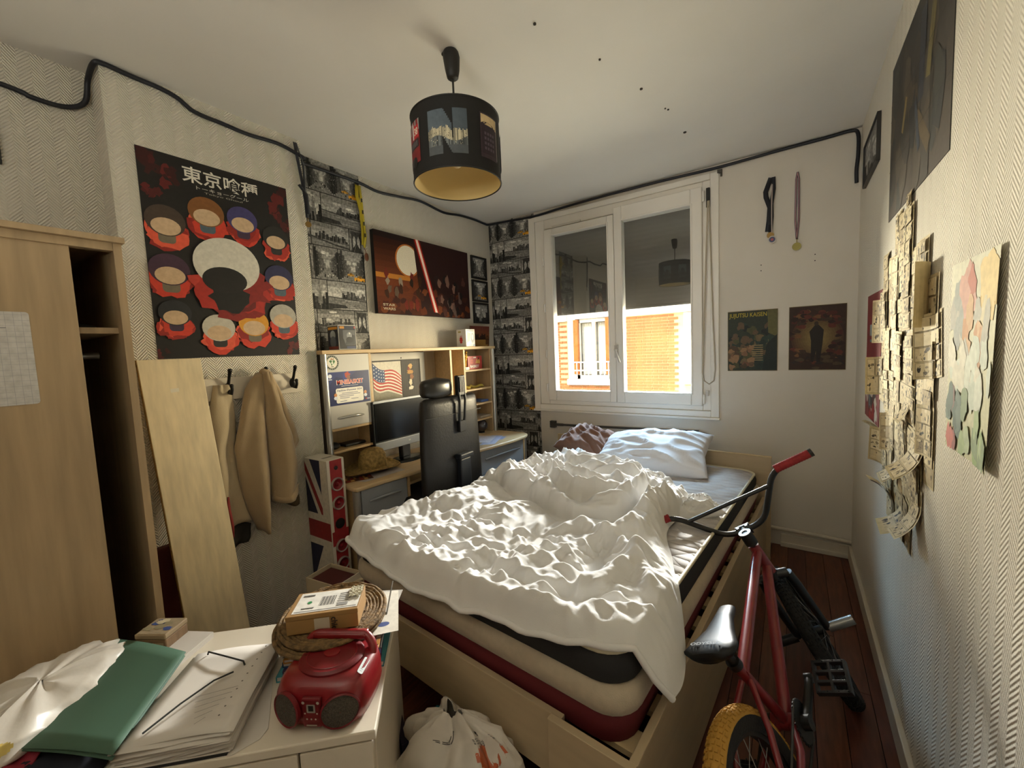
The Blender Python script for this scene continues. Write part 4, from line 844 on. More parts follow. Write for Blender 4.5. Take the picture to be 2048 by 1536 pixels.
XY = (1-V)*foot[None]+V*head[None]+(1-U)*left[:, None]+U*right[:, None]-((1-U)*(1-V)*foot[0]+U*(1-V)*foot[-1]+(1-U)*V*head[0]+U*V*head[-1])
PX, PY = XY[..., 0], XY[..., 1]
def seg_dist(x, y, P):
    best = np.full(x.shape, 9.); P = np.asarray(P)
    for a, b in zip(P[:-1], P[1:]):
        d = b-a; L2 = d@d+1e-12; t = np.clip(((x-a[0])*d[0]+(y-a[1])*d[1])/L2, 0, 1)
        best = np.minimum(best, np.hypot(x-a[0]-t*d[0], y-a[1]-t*d[1]))
    return best
bd_ = np.minimum.reduce([seg_dist(PX, PY, q[::6]) for q in (foot, head, left, right)])
def support(x, y):
    b = lerp(.622, .574, np.clip((y-MY0)/(MY1-MY0), 0, 1))
    return b - 1.7*np.maximum(x-(MX1-.005), 0) - .9*np.maximum(MY0+.005-y, 0) - .55*np.maximum(MX0+.01-x, 0)
nz3 = np.vectorize(lambda x, y, z: noise.noise(Vector((x, y, z))))
wx_ = nz3(PX*3, PY*3, 1.3)*.16; wy_ = nz3(PX*3, PY*3, 7.7)*.16
h = .034*(1-np.exp(-(bd_/.022)**1.3))+.010*nz3(PX*5, PY*5, 3.1)
def pline(P): return np.array([list(v) for v in smooth_pl(P)])
hb_ = np.zeros_like(PX)
def fold(P, hh, ww, bunch=False):      # a long loose fold, or a roll of the bunched part
    global h, hb_
    f_ = hh*np.exp(-np.power(seg_dist(PX+wx_*.12, PY+wy_*.12, pline(P))/ww, 2))
    if bunch: hb_ = hb_+np.abs(f_)**4
    else: h = h+f_
for P_, a_, w_ in (([(.20, 1.06), (.34, .92), (.50, .85), (.64, .80)], .060, .060), ([(.60, .83), (.74, .745), (.88, .70), (1.0, .71), (1.06, .77)], .085, .058),
                   ([(.98, .76), (1.06, .86), (1.05, .98), (1.08, 1.08)], .095, .065), ([(1.17, .60), (1.195, .72), (1.17, .88), (1.20, 1.0)], .085, .058),
                   ([(.45, 1.12), (.58, 1.18), (.70, 1.24)], .075, .07), ([(.66, .90), (.78, .86), (.90, .84), (.96, .90)], .095, .050), ([(.70, 1.12), (.84, 1.14), (.96, 1.16)], .095, .06), ([(.62, 1.00), (.78, .97), (.95, .99), (1.03, 1.06)], .10, .062),
                   ([(.42, 1.36), (.60, 1.40), (.78, 1.36), (.93, 1.27)], .075, .07), ([(.28, 1.25), (.36, 1.40), (.44, 1.50)], .04, .07), ([(1.0, 1.22), (1.10, 1.15), (1.18, 1.07)], .05, .05)):
    fold(P_, a_, w_, True)
h = h+.85*np.power(hb_, .25)
fold([(1.40, .28), (1.33, .40), (1.22, .52), (1.0, .60)], .030, .025)
fold([(1.22, .20), (1.28, .34), (1.30, .50)], .035, .03)
fold([(.12, .32), (.25, .38), (.33, .5)], .02, .05)
# crumpled facets with sharp crests between them, stretched and bent
def facets(fx, fy, rot, wa, z):
    c_, q_ = math.cos(rot), math.sin(rot); X = (PX+wx_*wa)*c_+(PY+wy_*wa)*q_; Y = -(PX+wx_*wa)*q_+(PY+wy_*wa)*c_
    return np.vectorize(lambda x, y: min(noise.voronoi(Vector((x, y, z)))[0][0], 1.2))(X*fx, Y*fy)
def ridged(x, y, z): return 1-2*np.abs(nz3(x, y, z))
inner = 1-np.exp(-(bd_/.022)**1.5); flat = np.clip((1.0-PY)/.25, 0, 1)
amt = .45+.75*np.clip(.5+1.5*nz3(PX*2.3, PY*2.3, 77.), 0, 1)
h += inner*amt*(.036*(facets(5.5, 9.5, .55, .9, 3.)**1.3-.55)+.020*(facets(10., 17., -.5, .8, 9.)**1.2-.5)+.008*(facets(21., 30., .3, .6, 15.)-.5))
for (ax, ay, sx, sy, amp, zz) in ((.5, .87, 3.2, 8.0, .020, 2.), (-.62, .78, 3.5, 9.0, .018, 5.), (.95, .3, 3.0, 10., .014, 9.), (.1, 1., 6., 16., .008, 12.)):
    a = (PX+wx_)*ax+(PY+wy_)*ay; b = -(PX+wx_)*ay+(PY+wy_)*ax
    h += amp*np.clip(ridged(b*sx, a*sy, zz), 0, 1)**2.6*np.clip(nz3(PX*4+zz, PY*4, zz)*1.6+.55, 0, 1)*inner
for (ax, ay, sx, sy, amp, zz) in ((.3, .95, 9., 26., .0075, 31.), (-.8, .6, 9., 24., .0065, 34.), (.9, -.4, 12., 34., .005, 37.)):
    a = (PX+wx_*.6)*ax+(PY+wy_*.6)*ay; b = -(PX+wx_*.6)*ay+(PY+wy_*.6)*ax
    h += amp*np.clip(ridged(b*sx, a*sy, zz), 0, 1)**1.8*np.clip(nz3(PX*6+zz, PY*6, zz)*1.8+.5, 0, 1)*inner
def pl_(P): return pline(P)
for P in ([(.16, .42), (.50, .40), (.88, .44), (1.22, .42)], [(.22, .75), (.6, .72), (.95, .70), (1.2, .72)], [(.12, .16), (.5, .13), (.87, .147), (1.235, .137), (1.4, .2)],
         [(.46, -.02), (.50, .3), (.55, .65), (.56, .95)], [(.82, -.03), (.88, .26), (.87, .5), (.86, .8)], [(1.18, .02), (1.22, .14), (1.16, .42), (1.14, .7)]):
    d = seg_dist(PX+wx_*.25, PY+wy_*.25, pl_(P)); h -= flat*inner*(.007*np.exp(-(d/.007)**2)+.014*np.exp(-(d/.05)**2))
for cx, cy, dp, nr in ((1.225, .145, .045, 9), (.627, .133, .030, 7), (.874, .147, .024, 8), (.874, .44, .024, 7), (.55, .40, .022, 8), (.88, .262, .016, 6), (.49, .13, .02, 7), (1.16, .42, .02, 7)):
    r_ = np.hypot(PX-cx, PY-cy); th_ = np.arctan2(PY-cy, PX-cx)+1.2*wx_*6
    h -= dp*np.exp(-(r_/.032)); h += (.020*(1-np.abs(np.sin(th_*nr*.5+cx*9)))**1.6)*np.exp(-((r_-.085)/.07)**2)
up = np.clip((PY-.72)/.2, 0, 1)
for (ax, ay, sx, sy, amp, zz) in ((.9, .44, 3.5, 12., .022, 22.), (.4, .9, 4., 14., .018, 25.), (-.7, .7, 4., 12., .016, 28.)):
    a = (PX+wx_)*ax+(PY+wy_)*ay; b = -(PX+wx_)*ay+(PY+wy_)*ax
    h += up*amp*np.clip(ridged(b*sx, a*sy, zz), 0, 1)**2*inner
for P, d0, w0 in (([(.30, .86), (.50, .775), (.66, .745), (.80, .665), (.98, .645), (1.08, .72), (1.10, .84)], .040, .026), ([(1.12, .98), (1.11, .86), (1.11, .74), (1.10, .60)], .030, .022), ([(.40, 1.10), (.55, 1.08), (.66, 1.12)], .03, .03)):
    h -= 1.5*d0*np.exp(-(seg_dist(PX+wx_*.2, PY+wy_*.2, pl_(P))/w0)**2)
h += .016*np.abs(np.sin(math.pi*(PX+wx_*.5)/.19))*np.exp(-(np.maximum(PY-.02, 0)/.10)**2)*inner
h = np.maximum(h, .014)
for _ in range(2): h[1:-1, 1:-1] = .5*h[1:-1, 1:-1]+.125*(h[:-2, 1:-1]+h[2:, 1:-1]+h[1:-1, :-2]+h[1:-1, 2:])
h = h*(1-np.exp(-(bd_/.012)**1.2))
DZ = support(PX, PY)+h+.012; Pz = np.stack([PX, PY, DZ], -1)
vs_ = Pz.reshape(-1, 3)
m = MB(); m.v = [tuple(v) for v in vs_]; W1 = NU+1
m.f = [(j*W1+i, j*W1+i+1, (j+1)*W1+i+1, (j+1)*W1+i) for j in range(NV) for i in range(NU)]; m.mi = [0]*len(m.f)
DUV = mat('white_duvet_cotton', '#d9d8d6', .85, sheen=.25, spec=.2, noise_s=9, noise_a=.03, bump_s=260, bump_a=.12)
dv = m.build('duvet', DUV, None, smooth=180); dv.location = BO; dv.rotation_euler = (0, 0, BEDROT)
tag(dv, 'crumpled white duvet spread over the bed, bunched up towards the pillows', 'duvet')
hem = MB(); off = .006
hem.tube([(x, y, float(z)+.004) for x, y, z in [(Pz[0, i, 0], Pz[0, i, 1], DZ[0, i]) for i in range(0, NU+1, 4)]], .009, 8)
hm = hem.build('hem', DUV, dv, smooth=60)
# ------------------------------------------------------------------ pillows
def cushion(name, label, cat, mtx, w_, d_, t_, mat_, seed, puff=1., wr=.012):
    n = 44; vs = []; N1 = n+1
    for s in (1, -1):
        for j in range(N1):
            for i in range(N1):
                u, v = 2*i/n-1, 2*j/n-1
                e = max(0, (1-abs(u)**2.6))**.55*max(0, (1-abs(v)**2.6))**.55
                pin = 1-.10*(1-abs(v))**1.0*abs(u)**6; pin2 = 1-.08*(1-abs(u))*abs(v)**6
                q = noise.noise(Vector((u*2+seed, v*2, s*.5+seed)))*.5+max(0, 1-2*abs(noise.noise(Vector((u*2.2+seed, v*3.8+u, seed)))))**2
                vs.append((u*w_/2*pin, v*d_/2*pin2, s*(t_/2*e)+wr*q*e*(1.4 if s > 0 else .4)))
    fs = []
    for k in (0, 1):
        b = k*N1*N1
        for j in range(n):
            for i in range(n):
                f = (b+j*N1+i, b+j*N1+i+1, b+(j+1)*N1+i+1, b+(j+1)*N1+i); fs.append(f if k == 0 else f[::-1])
    m = MB(); m.add(vs, fs); o = m.build(name, mat_, None, smooth=180)
    bm = bmesh.new(); bm.from_mesh(o.data); bmesh.ops.remove_doubles(bm, verts=bm.verts, dist=.0008); bm.to_mesh(o.data); bm.free()
    o.matrix_world = mtx; return tag(o, label, cat)
PIL = mat('white_pillow_cotton', '#dadade', .85, sheen=.2, spec=.2, bump_s=240, bump_a=.15)
cushion('pillow', 'plump white pillow lying slanted against the headboard', 'pillow', BM @ Matrix.Translation((.82, 1.85, .660)) @ Euler((R(20), R(-4), R(7))).to_matrix().to_4x4(), .74, .48, .21, PIL, 4.2, wr=.018)
cushion('brown_cushion', 'crumpled brown cushion between the duvet and the headboard', 'cushion', BM @ Matrix.Translation((.33, 1.90, .665)) @ Euler((R(22), R(8), R(-12))).to_matrix().to_4x4(), .46, .34, .18, mat('brown_fabric', '#7d5a49', .9, sheen=.3, bump_s=200, bump_a=.3), 9.1, wr=.024)
cushion('sheet_bunch', 'small bunched white sheet corner beside the duvet heap', 'sheet', BM @ Matrix.Translation((1.28, 1.13, .612)) @ Euler((0, R(-4), R(40))).to_matrix().to_4x4(), .24, .17, .075, DUV, 2.7, wr=.03)
# ================================================================== bicycle leaning against the bed
hd_, ln_, st_ = R(83.877), R(28.3), R(17.444)
fw_ = Vector((math.cos(hd_), math.sin(hd_), 0)); lf_ = Vector((-math.sin(hd_), math.cos(hd_), 0))
hh_ = Vector((0,0,1))*math.cos(ln_)+lf_*math.sin(ln_); l2_ = lf_*math.cos(ln_)-Vector((0,0,1))*math.sin(ln_)
bk = bpy.data.objects.new('bmx_bicycle', None); COL.objects.link(bk)
_m = Matrix((fw_, l2_, hh_)).transposed().to_4x4(); _m.translation = Vector((.098, 1.006, .012)); bk.matrix_world = _m
tag(bk, 'small red framed bicycle with black handlebar leaning against the bed', 'bicycle')
HA = R(75); HT = Vector((.80, 0, .64)); AX = Vector((-math.cos(HA), 0, math.sin(HA))); SF = Vector((math.sin(HA), 0, math.cos(HA)))
STM = Matrix.Translation(HT) @ Matrix.Rotation(st_, 4, AX) @ Matrix.Translation(-HT)
HB = HT-AX*.115; AXL = HB-AX*.315+SF*.03; RW = .255; LV = Vector((0, 1, 0))
RED = mat('red_frame_paint', '#7a1e22', .32, spec=.5, coat=.5, noise_s=30, noise_a=.12); BKM = mat('satin_black_metal', '#1b1a19', .38, spec=.5); RUB = mat('black_rubber', '#171615', .8, bump_s=150, bump_a=.5)
CHR = mat('scuffed_metal', '#8e8d8a', .35, metal=.8)
BB = Vector((.345, 0, .29)); ST = Vector((.235, 0, .50)); RA = Vector((0, 0, RW))
m = MB(); m.tube([HT+AX*.004, HB-AX*.004], .021, 14); m.tube([ST-Vector((.0,0,.01)), HT-AX*.025], .0175, 14); m.tube([BB, HB+AX*.025], .0185, 14); m.tube([BB, ST+(ST-BB).normalized()*.03], .0155, 12)
m.cyl(BB-LV*.036, BB+LV*.036, .022, n=16)
for s in (-1, 1):
    m.tube([BB+LV*.02*s+Vector((-.02,0,0)), BB+Vector((-.10, .045*s, -.01)), RA+LV*.062*s], .0105, 10); m.tube([ST+LV*.012*s+Vector((0,0,-.03)), ST+Vector((-.10, .05*s, -.09)), RA+LV*.062*s], .0085, 10); m.cyl(RA+LV*.056*s, RA+LV*.066*s, .022, n=14)
m.build('frame', RED, bk, smooth=50)
m = MB(); m.tube([ST+(ST-BB).normalized()*.0, ST+(ST-BB).normalized()*.075], .0125, 12); m.build('seat_post', BKM, bk, smooth=50)
m = MB(); m.cyl(ST+(ST-BB).normalized()*.02, ST+(ST-BB).normalized()*.042, .020, n=16); m.build('seat_clamp', BKM, bk, smooth=50)
# saddle
SEAT = mat('black_saddle', '#131416', .42, spec=.35); m = MB(); rings = []
for t, hw, z, th in ((0, .012, .0, .012), (.04, .026, .004, .024), (.25, .030, .006, .03), (.5, .045, .004, .034), (.75, .070, .010, .038), (.92, .074, .020, .036), (1, .05, .020, .02)):
    n = 20; rings.append([(.135-.25*t, hw*math.copysign(abs(math.cos(2*math.pi*j/n))**.8, math.cos(2*math.pi*j/n)), z+th*.5*math.sin(2*math.pi*j/n)+(.0 if math.sin(2*math.pi*j/n) > 0 else -.01*math.cos(math.pi/2*min(1, abs(math.cos(2*math.pi*j/n)))))) for j in range(n)])
sm_ = Matrix.Translation((.215, 0, .605)) @ Matrix.Rotation(R(-6), 4, 'Y')
so = m.loft(rings, m=sm_).build('saddle', SEAT, bk, smooth=60)
p = Print(base=.0); p.text('ODYSSEY', -.045, -.004, .045, .007, '#7d7f82', bold=.02)
p.build('saddle_lettering', so, sm_ @ Matrix.Translation((-.088, 0, .0395)) @ Matrix.Rotation(R(-90), 4, 'Z'), PRINT)
# steering parts, turned with the fork
def S(v): return STM @ Vector(v)
cl_ = HT+AX*.045+SF*.05
m = MB(); m.tube([S(HT+AX*.012), S(HT+AX*.062)], .024, 16); m.tube([S(HT+AX*.04), S(cl_)], .021, 12); m.cyl(S(cl_-LV*.028), S(cl_+LV*.028), .022, n=16); m.build('stem', BKM, bk, smooth=50)
m = MB()
for y in (-.017, .017): m.cyl(S(cl_+LV*y+AX*.018-SF*.016), S(cl_+LV*y+AX*.026-SF*.016), .006, n=8)
m.lathe([(.024, 0), (.024, .003), (.012, .003), (.012, 0)], 24, m=STM @ Matrix.Translation(HT+AX*.062) @ AX.to_track_quat('Z', 'Y').to_matrix().to_4x4())
m.build('stem_cap', CHR, bk, smooth=40)
rise, hb2 = .189, .709/2
def bez(P, n=6):
    out = [Vector(P[0])]
    for i in range(1, len(P)-1):
        a, b, c_ = Vector(P[i-1]), Vector(P[i]), Vector(P[i+1]); r = min(.055, (b-a).length*.45, (c_-b).length*.45)
        p0 = b+(a-b).normalized()*r; p2 = b+(c_-b).normalized()*r
        for k in range(n+1): t = k/n; out.append(p0*(1-t)**2+b*2*t*(1-t)+p2*t*t)
    return out+[Vector(P[-1])]
def hbp(y, up, back): return S(cl_+AX*up-SF*back+LV*y)
bar = bez([hbp(-hb2, rise, .03), hbp(-.215, rise-.004, .020), hbp(-.085, .0, 0), hbp(.070, .0, 0), hbp(.215, rise-.004, .020), hbp(hb2, rise, .03)])
m = MB(); m.tube(bar, .0112, 12); m.tube([hbp(-.175, rise*.70, .014), hbp(.172, rise*.70, .014)], .008, 10); m.build('handlebar', BKM, bk, smooth=50)
GR = mat('red_grip_rubber', '#8f2327', .75, noise_s=60, noise_a=.2, bump_s=90, bump_a=.6)
for s in (-1, 1):
    a, b = hbp(s*(hb2-.13), rise-.002, .026), hbp(s*hb2, rise, .03); pts = [a.lerp(b, k/26) for k in range(27)]
    g_ = MB().tube(pts, [.0165 if k % 2 else .0150 for k in range(27)], 14).build('grip', GR, bk, smooth=60)
    MB().cyl(b, b+(b-a).normalized()*.012, .0155, n=14).build('bar_end', mat('black_plastic', '#1d1c1b', .45), g_, smooth=50)
m = MB(); cr = HB-AX*.03
m.tube([S(HB-AX*.004), S(HB-AX*.034)], .022, 14); m.tube([S(cr-LV*.052), S(cr-LV*.02+AX*.006), S(cr+LV*.02+AX*.006), S(cr+LV*.052)], .019, 12)
for s in (-1, 1): m.tube([S(cr+LV*.050*s), S(cr+LV*.056*s-AX*.06), S(AXL+LV*.058*s+AX*.05-SF*.01), S(AXL+LV*.058*s)], [.018, .017, .014, .014], 12)
m.build('fork', BKM, bk, smooth=50)
for s in (-1, 1): MB().cyl(S(AXL+LV*.06*s), S(AXL+LV*.155*s), .018, n=16).build('axle_peg', CHR if s < 0 else BKM, bk, smooth=50)
def wheel(name, centre, M4, tyre_mat, side_mat, tr_=.027):
    n = 56; T = M4 @ Matrix.Translation(centre) @ Matrix.Rotation(R(90), 4, 'X')
    def ringprof(prof): return [[(r*math.cos(2*math.pi*j/n), r*math.sin(2*math.pi*j/n), z) for j in range(n)] for r, z in prof]
    ty = MB(); pts = [(RW-tr_+tr_*math.cos(a), tr_*math.sin(a)) for a in [R(-75+15*k) for k in range(11)]]
    rings = ringprof(pts)
    ty.loft(rings, caps=False, m=T); to = ty.build(name+'_tyre', tyre_mat, bk, smooth=60)
    sw = MB()
    for s in (-1, 1): sw.loft(ringprof([(RW-tr_+tr_*math.cos(R(74)), s*tr_*.962), (RW-tr_-.012, s*tr_*.97), (RW-tr_-.026, s*tr_*.72)]), caps=False, m=T)
    sw.build('sidewall', side_mat, to, smooth=60)
    tn = MB(); rng = random.Random(3)
    for k in range(96):
        a = 2*math.pi*k/96
        for q in range(5):
            b = R(-48+24*q+(12 if k % 2 else 0)*(.5)); r0 = RW-tr_+(tr_+.0012)*math.cos(b); z0 = (tr_+.0012)*math.sin(b)
            mm = T @ Matrix.Rotation(a, 4, 'Z') @ Matrix.Translation((r0, 0, z0)) @ Matrix.Rotation(-b, 4, 'Y'); tn.box((0, 0, 0), (.003, .009, .007), mm)
    tag(tn.build('tread', tyre_mat, to), kind='stuff')
    rm = MB().loft(ringprof([(RW-tr_-.020, -.016), (RW-tr_-.034, -.013), (RW-tr_-.036, .013), (RW-tr_-.020, .016)]), caps=False, m=T).build(name+'_rim', BKM, bk, smooth=50)
    hbm = MB().cyl((0,0,-.045), (0,0,.045), .017, n=16, m=T).cyl((0,0,-.045), (0,0,-.040), .032, n=16, m=T).cyl((0,0,.040), (0,0,.045), .032, n=16, m=T); hbm.build('hub', BKM, rm, smooth=50)
    for k in range(28):
        a = 2*math.pi*k/28; s = 1 if k % 2 else -1; b = a+(.6 if k % 4 < 2 else -.6)
        MB().cyl((.03*math.cos(b), .03*math.sin(b), s*.042), ((RW-tr_-.034)*math.cos(a), (RW-tr_-.034)*math.sin(a), 0), .0011, n=5, m=T).build('spoke', CHR, rm)
wheel('front', AXL, STM, RUB, RUB)
wheel('rear', RA, Matrix.Identity(4), mat('tan_tyre_rubber', '#b08434', .8, bump_s=120, bump_a=.4), RUB)
for s in (-1, 1): MB().cyl(RA+LV*.066*s, RA+LV*.085*s, .010, n=10).build('axle_nut', CHR, bk, smooth=50)
# drivetrain
sp2 = MB(); T = Matrix.Translation(BB-LV*.045) @ Matrix.Rotation(R(90), 4, 'X')
sp2.lathe([(.022, -.002), (.05, -.002), (.05, .002), (.022, .002)], 30, m=T)
for k in range(24): a = 2*math.pi*k/24; sp2.box((.052*math.cos(a), .052*math.sin(a), 0), (.006, .006, .003), T)
sp2.build('chainring', BKM, bk, smooth=40)
chn = MB(); tp_ = []
for k in range(9): a = R(-80+20*k); tp_.append(BB-LV*.045+Vector((.053*math.cos(a), 0, .053*math.sin(a))))
for k in range(7): a = R(80+33*k); tp_.append(RA-LV*.045+Vector((.022*math.cos(a), 0, .022*math.sin(a))))
chn.tube(tp_, .0035, 6, closed=True); chn.build('chain', mat('oily_steel', '#4b4a48', .4, metal=.8), bk)
ca = R(8); cdir = Vector((math.cos(ca), 0, math.sin(ca)))
PED = mat('black_pedal_plastic', '#201f20', .4)
for s in (-1, 1):
    d_ = cdir*(1 if s < 0 else -1); e_ = BB+LV*.058*s+d_*.165
    m = MB(); m.tube([BB+LV*.055*s, e_], [.014, .011], 10); m.cyl(BB+LV*.04*s, BB+LV*.068*s, .020, n=14); m.cyl(e_-LV*.01, e_+LV*.01, .014, n=12); co_ = m.build('crank_arm', BKM, bk, smooth=50)
    pc = e_+LV*.065*s; pm = Matrix.Translation(pc) @ Matrix.Rotation(R(-28 if s < 0 else 20), 4, 'Y')
    m = MB()
    for x in (-.045, -.015, .015, .045): m.box((x, 0, 0), (.008, .092, .018), pm)
    for y in (-.044, .0, .044): m.box((0, y, 0), (.098, .008, .018), pm)
    for x in (-.045, .045):
        for y in (-.04, -.015, .015, .04): m.cyl((x, y, .009), (x, y, .014), .0025, n=6, m=pm)
    m.build('pedal', PED, co_, bevel=.002)
# ================================================================== white chest of drawers in the foreground
DRT = R(43.5); DO = Vector((-1.076, .845, 0)); DM = Matrix.Translation(DO) @ Matrix.Rotation(DRT, 4, 'Z')
ZT = .56
dr = thing('chest_of_drawers', 'white chest of drawers in the foreground, cluttered with papers', 'chest of drawers', DO, (0, 0, DRT))
DW = mat('dresser_white', '#d8cebc', .45, noise_s=4, noise_a=.04)
m = MB(); m.bb(-.965, .0, -.455, .0, ZT-.022, ZT); m.build('top_panel', DW, dr, bevel=.003)
m = MB(); m.bb(-.022, -.004, -.435, -.004, 0, ZT-.022); m.build('side_panel', DW, dr, bevel=.002)
m = MB(); m.bb(-.961, -.943, -.435, -.004, 0, ZT-.022); m.build('side_panel', DW, dr, bevel=.002)
m = MB(); m.bb(-.943, -.022, -.012, -.004, .04, ZT-.022); m.build('back_panel', DW, dr)
m = MB(); m.bb(-.943, -.022, -.40, -.385, .0, .06).bb(-.49, -.475, -.43, -.02, .06, ZT-.022); m.build('plinth', DW, dr)
for (x0, x1, z0, z1) in ((-.957, -.168, .40, .532), (-.957, -.168, .24, .393), (-.957, -.168, .07, .233), (-.162, -.008, .07, .532)):
    q = MB(); q.bb(x0, x1, -.452, -.434, z0, z1); f = q.build('drawer' if x0 < -.5 else 'door', DW, dr, bevel=.002)
    k = MB(); k.lathe([(.006, 0), (.006, .012), (.014, .018), (.012, .026), (.001, .028)], 14, m=Matrix.Translation(((x0+x1)/2, -.452, (z0+z1)/2-.02)) @ Matrix.Rotation(R(90), 4, 'X')); k.build('knob', DW, f, smooth=50)
def on_dr(o): o.matrix_world = DM @ o.matrix_world if o.parent is None else o.matrix_world
def dth(name, label, cat, x, y, z, rz=0, group=None):
    t = bpy.data.objects.new(name, None); COL.objects.link(t); t.matrix_world = DM @ Matrix.Translation((x, y, z)) @ Matrix.Rotation(R(rz), 4, 'Z'); return tag(t, label, cat, group)
def quad_slab(mb, pts, z0, z1s):
    mb.loft([[(x, y, z0) for x, y in pts], [(x, y, z1s) for x, y in pts]])
# stack of loose papers in a folder: each sheet bundle a layer of one pile
pf = dth('document_folder', 'open elastic folder stuffed with white papers on the chest top', 'folder', 0, 0, 0)
PAP = mat('white_paper', '#cdc6bd', .7, noise_s=6, noise_a=.03); rng = random.Random(11)
BLKC = mat('black_card', '#1c1b1a', .6)
m = MB(); quad_slab(m, [(-.525, -.17), (-.315, -.15), (-.305, -.452), (-.53, -.452)], ZT+.0015, ZT+.005); m.build('cover', BLKC, pf)
m = MB(); quad_slab(m, [(-.52, -.165), (-.31, -.15), (-.30, -.448), (-.50, -.45)], ZT+.0055, ZT+.009); m.build('cover', PAP, pf)
for k in range(13):
    a = rng.uniform(-3, 3); ox, oy = rng.uniform(-.006, .006), rng.uniform(-.006, .006); z = ZT+.0095+.0033*k
    m = MB(); n = 8
    def fn(u, v, k=k): 
        x = lerp(-.512, -.305, u)+.018*(1-v)*(u-.5)+ox; y = lerp(-.447, -.172, v)+oy+.004*math.sin(u*5+k)
        return (x, y, z+.003*math.sin(u*6+k*1.3)*(1-v)**2+.002*math.sin(v*7+k)*u)
    m.grid(fn, n, n); m.build('sheet', PAP, pf, smooth=60, solid=.0016)
p = Print(base=0, step=.0002)
for k in range(6): p.line((-.42+.008*k, -.34-.016*k), (-.335-.006*k, -.325-.016*k), .0016, '#8a8580', lift=(k == 0))
for k in range(10): p.ell(-.3265-.0012*k, -.19-.024*k, .0022, .0022, '#5b5650', 8, lift=False)
o = p.build('print', pf, Matrix.Translation((0, 0, ZT+.0575)), PRINT)
m = MB(); m.tube([(-.475, -.182, ZT+.052), (-.472, -.183, ZT+.060), (-.42, -.212, ZT+.062), (-.36, -.242, ZT+.0605), (-.357, -.243, ZT+.05)], .0022, 6); m.tube([(-.367, -.277, ZT+.0605), (-.40, -.30, ZT+.0625), (-.44, -.36, ZT+.0625), (-.475, -.425, ZT+.0605)], .0022, 6); m.build('elastic_band', BLKC, pf, smooth=60)
# green folder lying askew on the pile
gf = dth('green_folder', 'green card folder lying slanted over the papers', 'folder', 0, 0, 0)
GREEN = mat('green_card', '#41604d', .65, noise_s=5, noise_a=.06)
ga, gb_, gc, gd_ = Vector((-.80, -.03, ZT+.035)), Vector((-.525, -.185, ZT+.066)), Vector((-.505, -.462, ZT+.052)), Vector((-.765, -.372, ZT+.028))
def gfn(u, v, up=0): q = gd_.lerp(gc, u).lerp(ga.lerp(gb_, u), v); return (q.x, q.y, q.z+up+.012*math.sin(math.pi*u)*.5)
m = MB(); m.grid(lambda u, v: gfn(u, v, .004), 12, 8); m.build('front_cover', GREEN, gf, smooth=60, solid=.002)
m = MB(); m.grid(lambda u, v: gfn(u*.985, v, -.008*u), 12, 8); m.build('back_cover', GREEN, gf, smooth=60, solid=.002)
m = MB(); m.tube([gfn(.03, v/10, .0055) for v in range(11)], .0012, 5); m.build('crease', mat('green_light_crease', '#5f8f6f', .6), gf)
# envelope
m = MB(); m.prism([(-.33, -.452), (-.295, -.4535), (-.25, -.425), (-.243, -.40), (-.30, -.22), (-.33, -.25)], ZT+.0006, ZT+.0016); o = m.build('envelope', PAP, None, bevel=.0006); o.matrix_world = DM; tag(o, 'cream envelope with rounded corner under the folder edge', 'envelope')
# wooden keepsake box
wb_ = dth('keepsake_box', 'small wooden box with blue printed lid behind the green folder', 'box', -.676, -.033, ZT+.001, -12)
WBX = mat('old_wood_box', '#7a5f42', .7, noise_s=14, noise_a=.2, stretch=(1, 6, 1))
m = MB(); m.bb(-.046, .046, -.038, .038, 0, .045); m.build('body', WBX, wb_, bevel=.003)
m = MB(); m.bb(-.047, .047, -.039, .039, .046, .061); m.build('lid', mat('box_lid', '#9a8566', .6), wb_, bevel=.003)
p = Print(); rng = random.Random(8); p.rect(-.043, -.035, .043, .035, '#9c8b70')
for k in range(9): p.blob(rng.uniform(-.03, .03), rng.uniform(-.02, .025), .014, .009, rng.choice(['#2c3a68', '#3d4f86', '#c9bd9c', '#8e8468']), rng)
p.build('lid_print', wb_, Matrix.Translation((0, 0, .0605)), PRINT)
p = Print(); p.rect(.0, .0, .06, .03, '#a89470'); p.rect(.030, .010, .054, .017, '#4a3a28'); p.build('side_print', wb_, Matrix.Translation((-.02, -.0385, .006)) @ frame_m((0,0,0), (1,0,0), (0,0,1)), PRINT)
m = MB()
for k in range(5): m.bb(-.045, .05, -.10, .05, .0035*k, .0035*k+.0028)
o = m.build('note_pad', PAP, None); o.matrix_world = DM @ Matrix.Translation((-.605, -.06, ZT+.0005)) @ Matrix.Rotation(R(-15), 4, 'Z'); tag(o, 'cream note pad half under the wooden box', 'notepad')
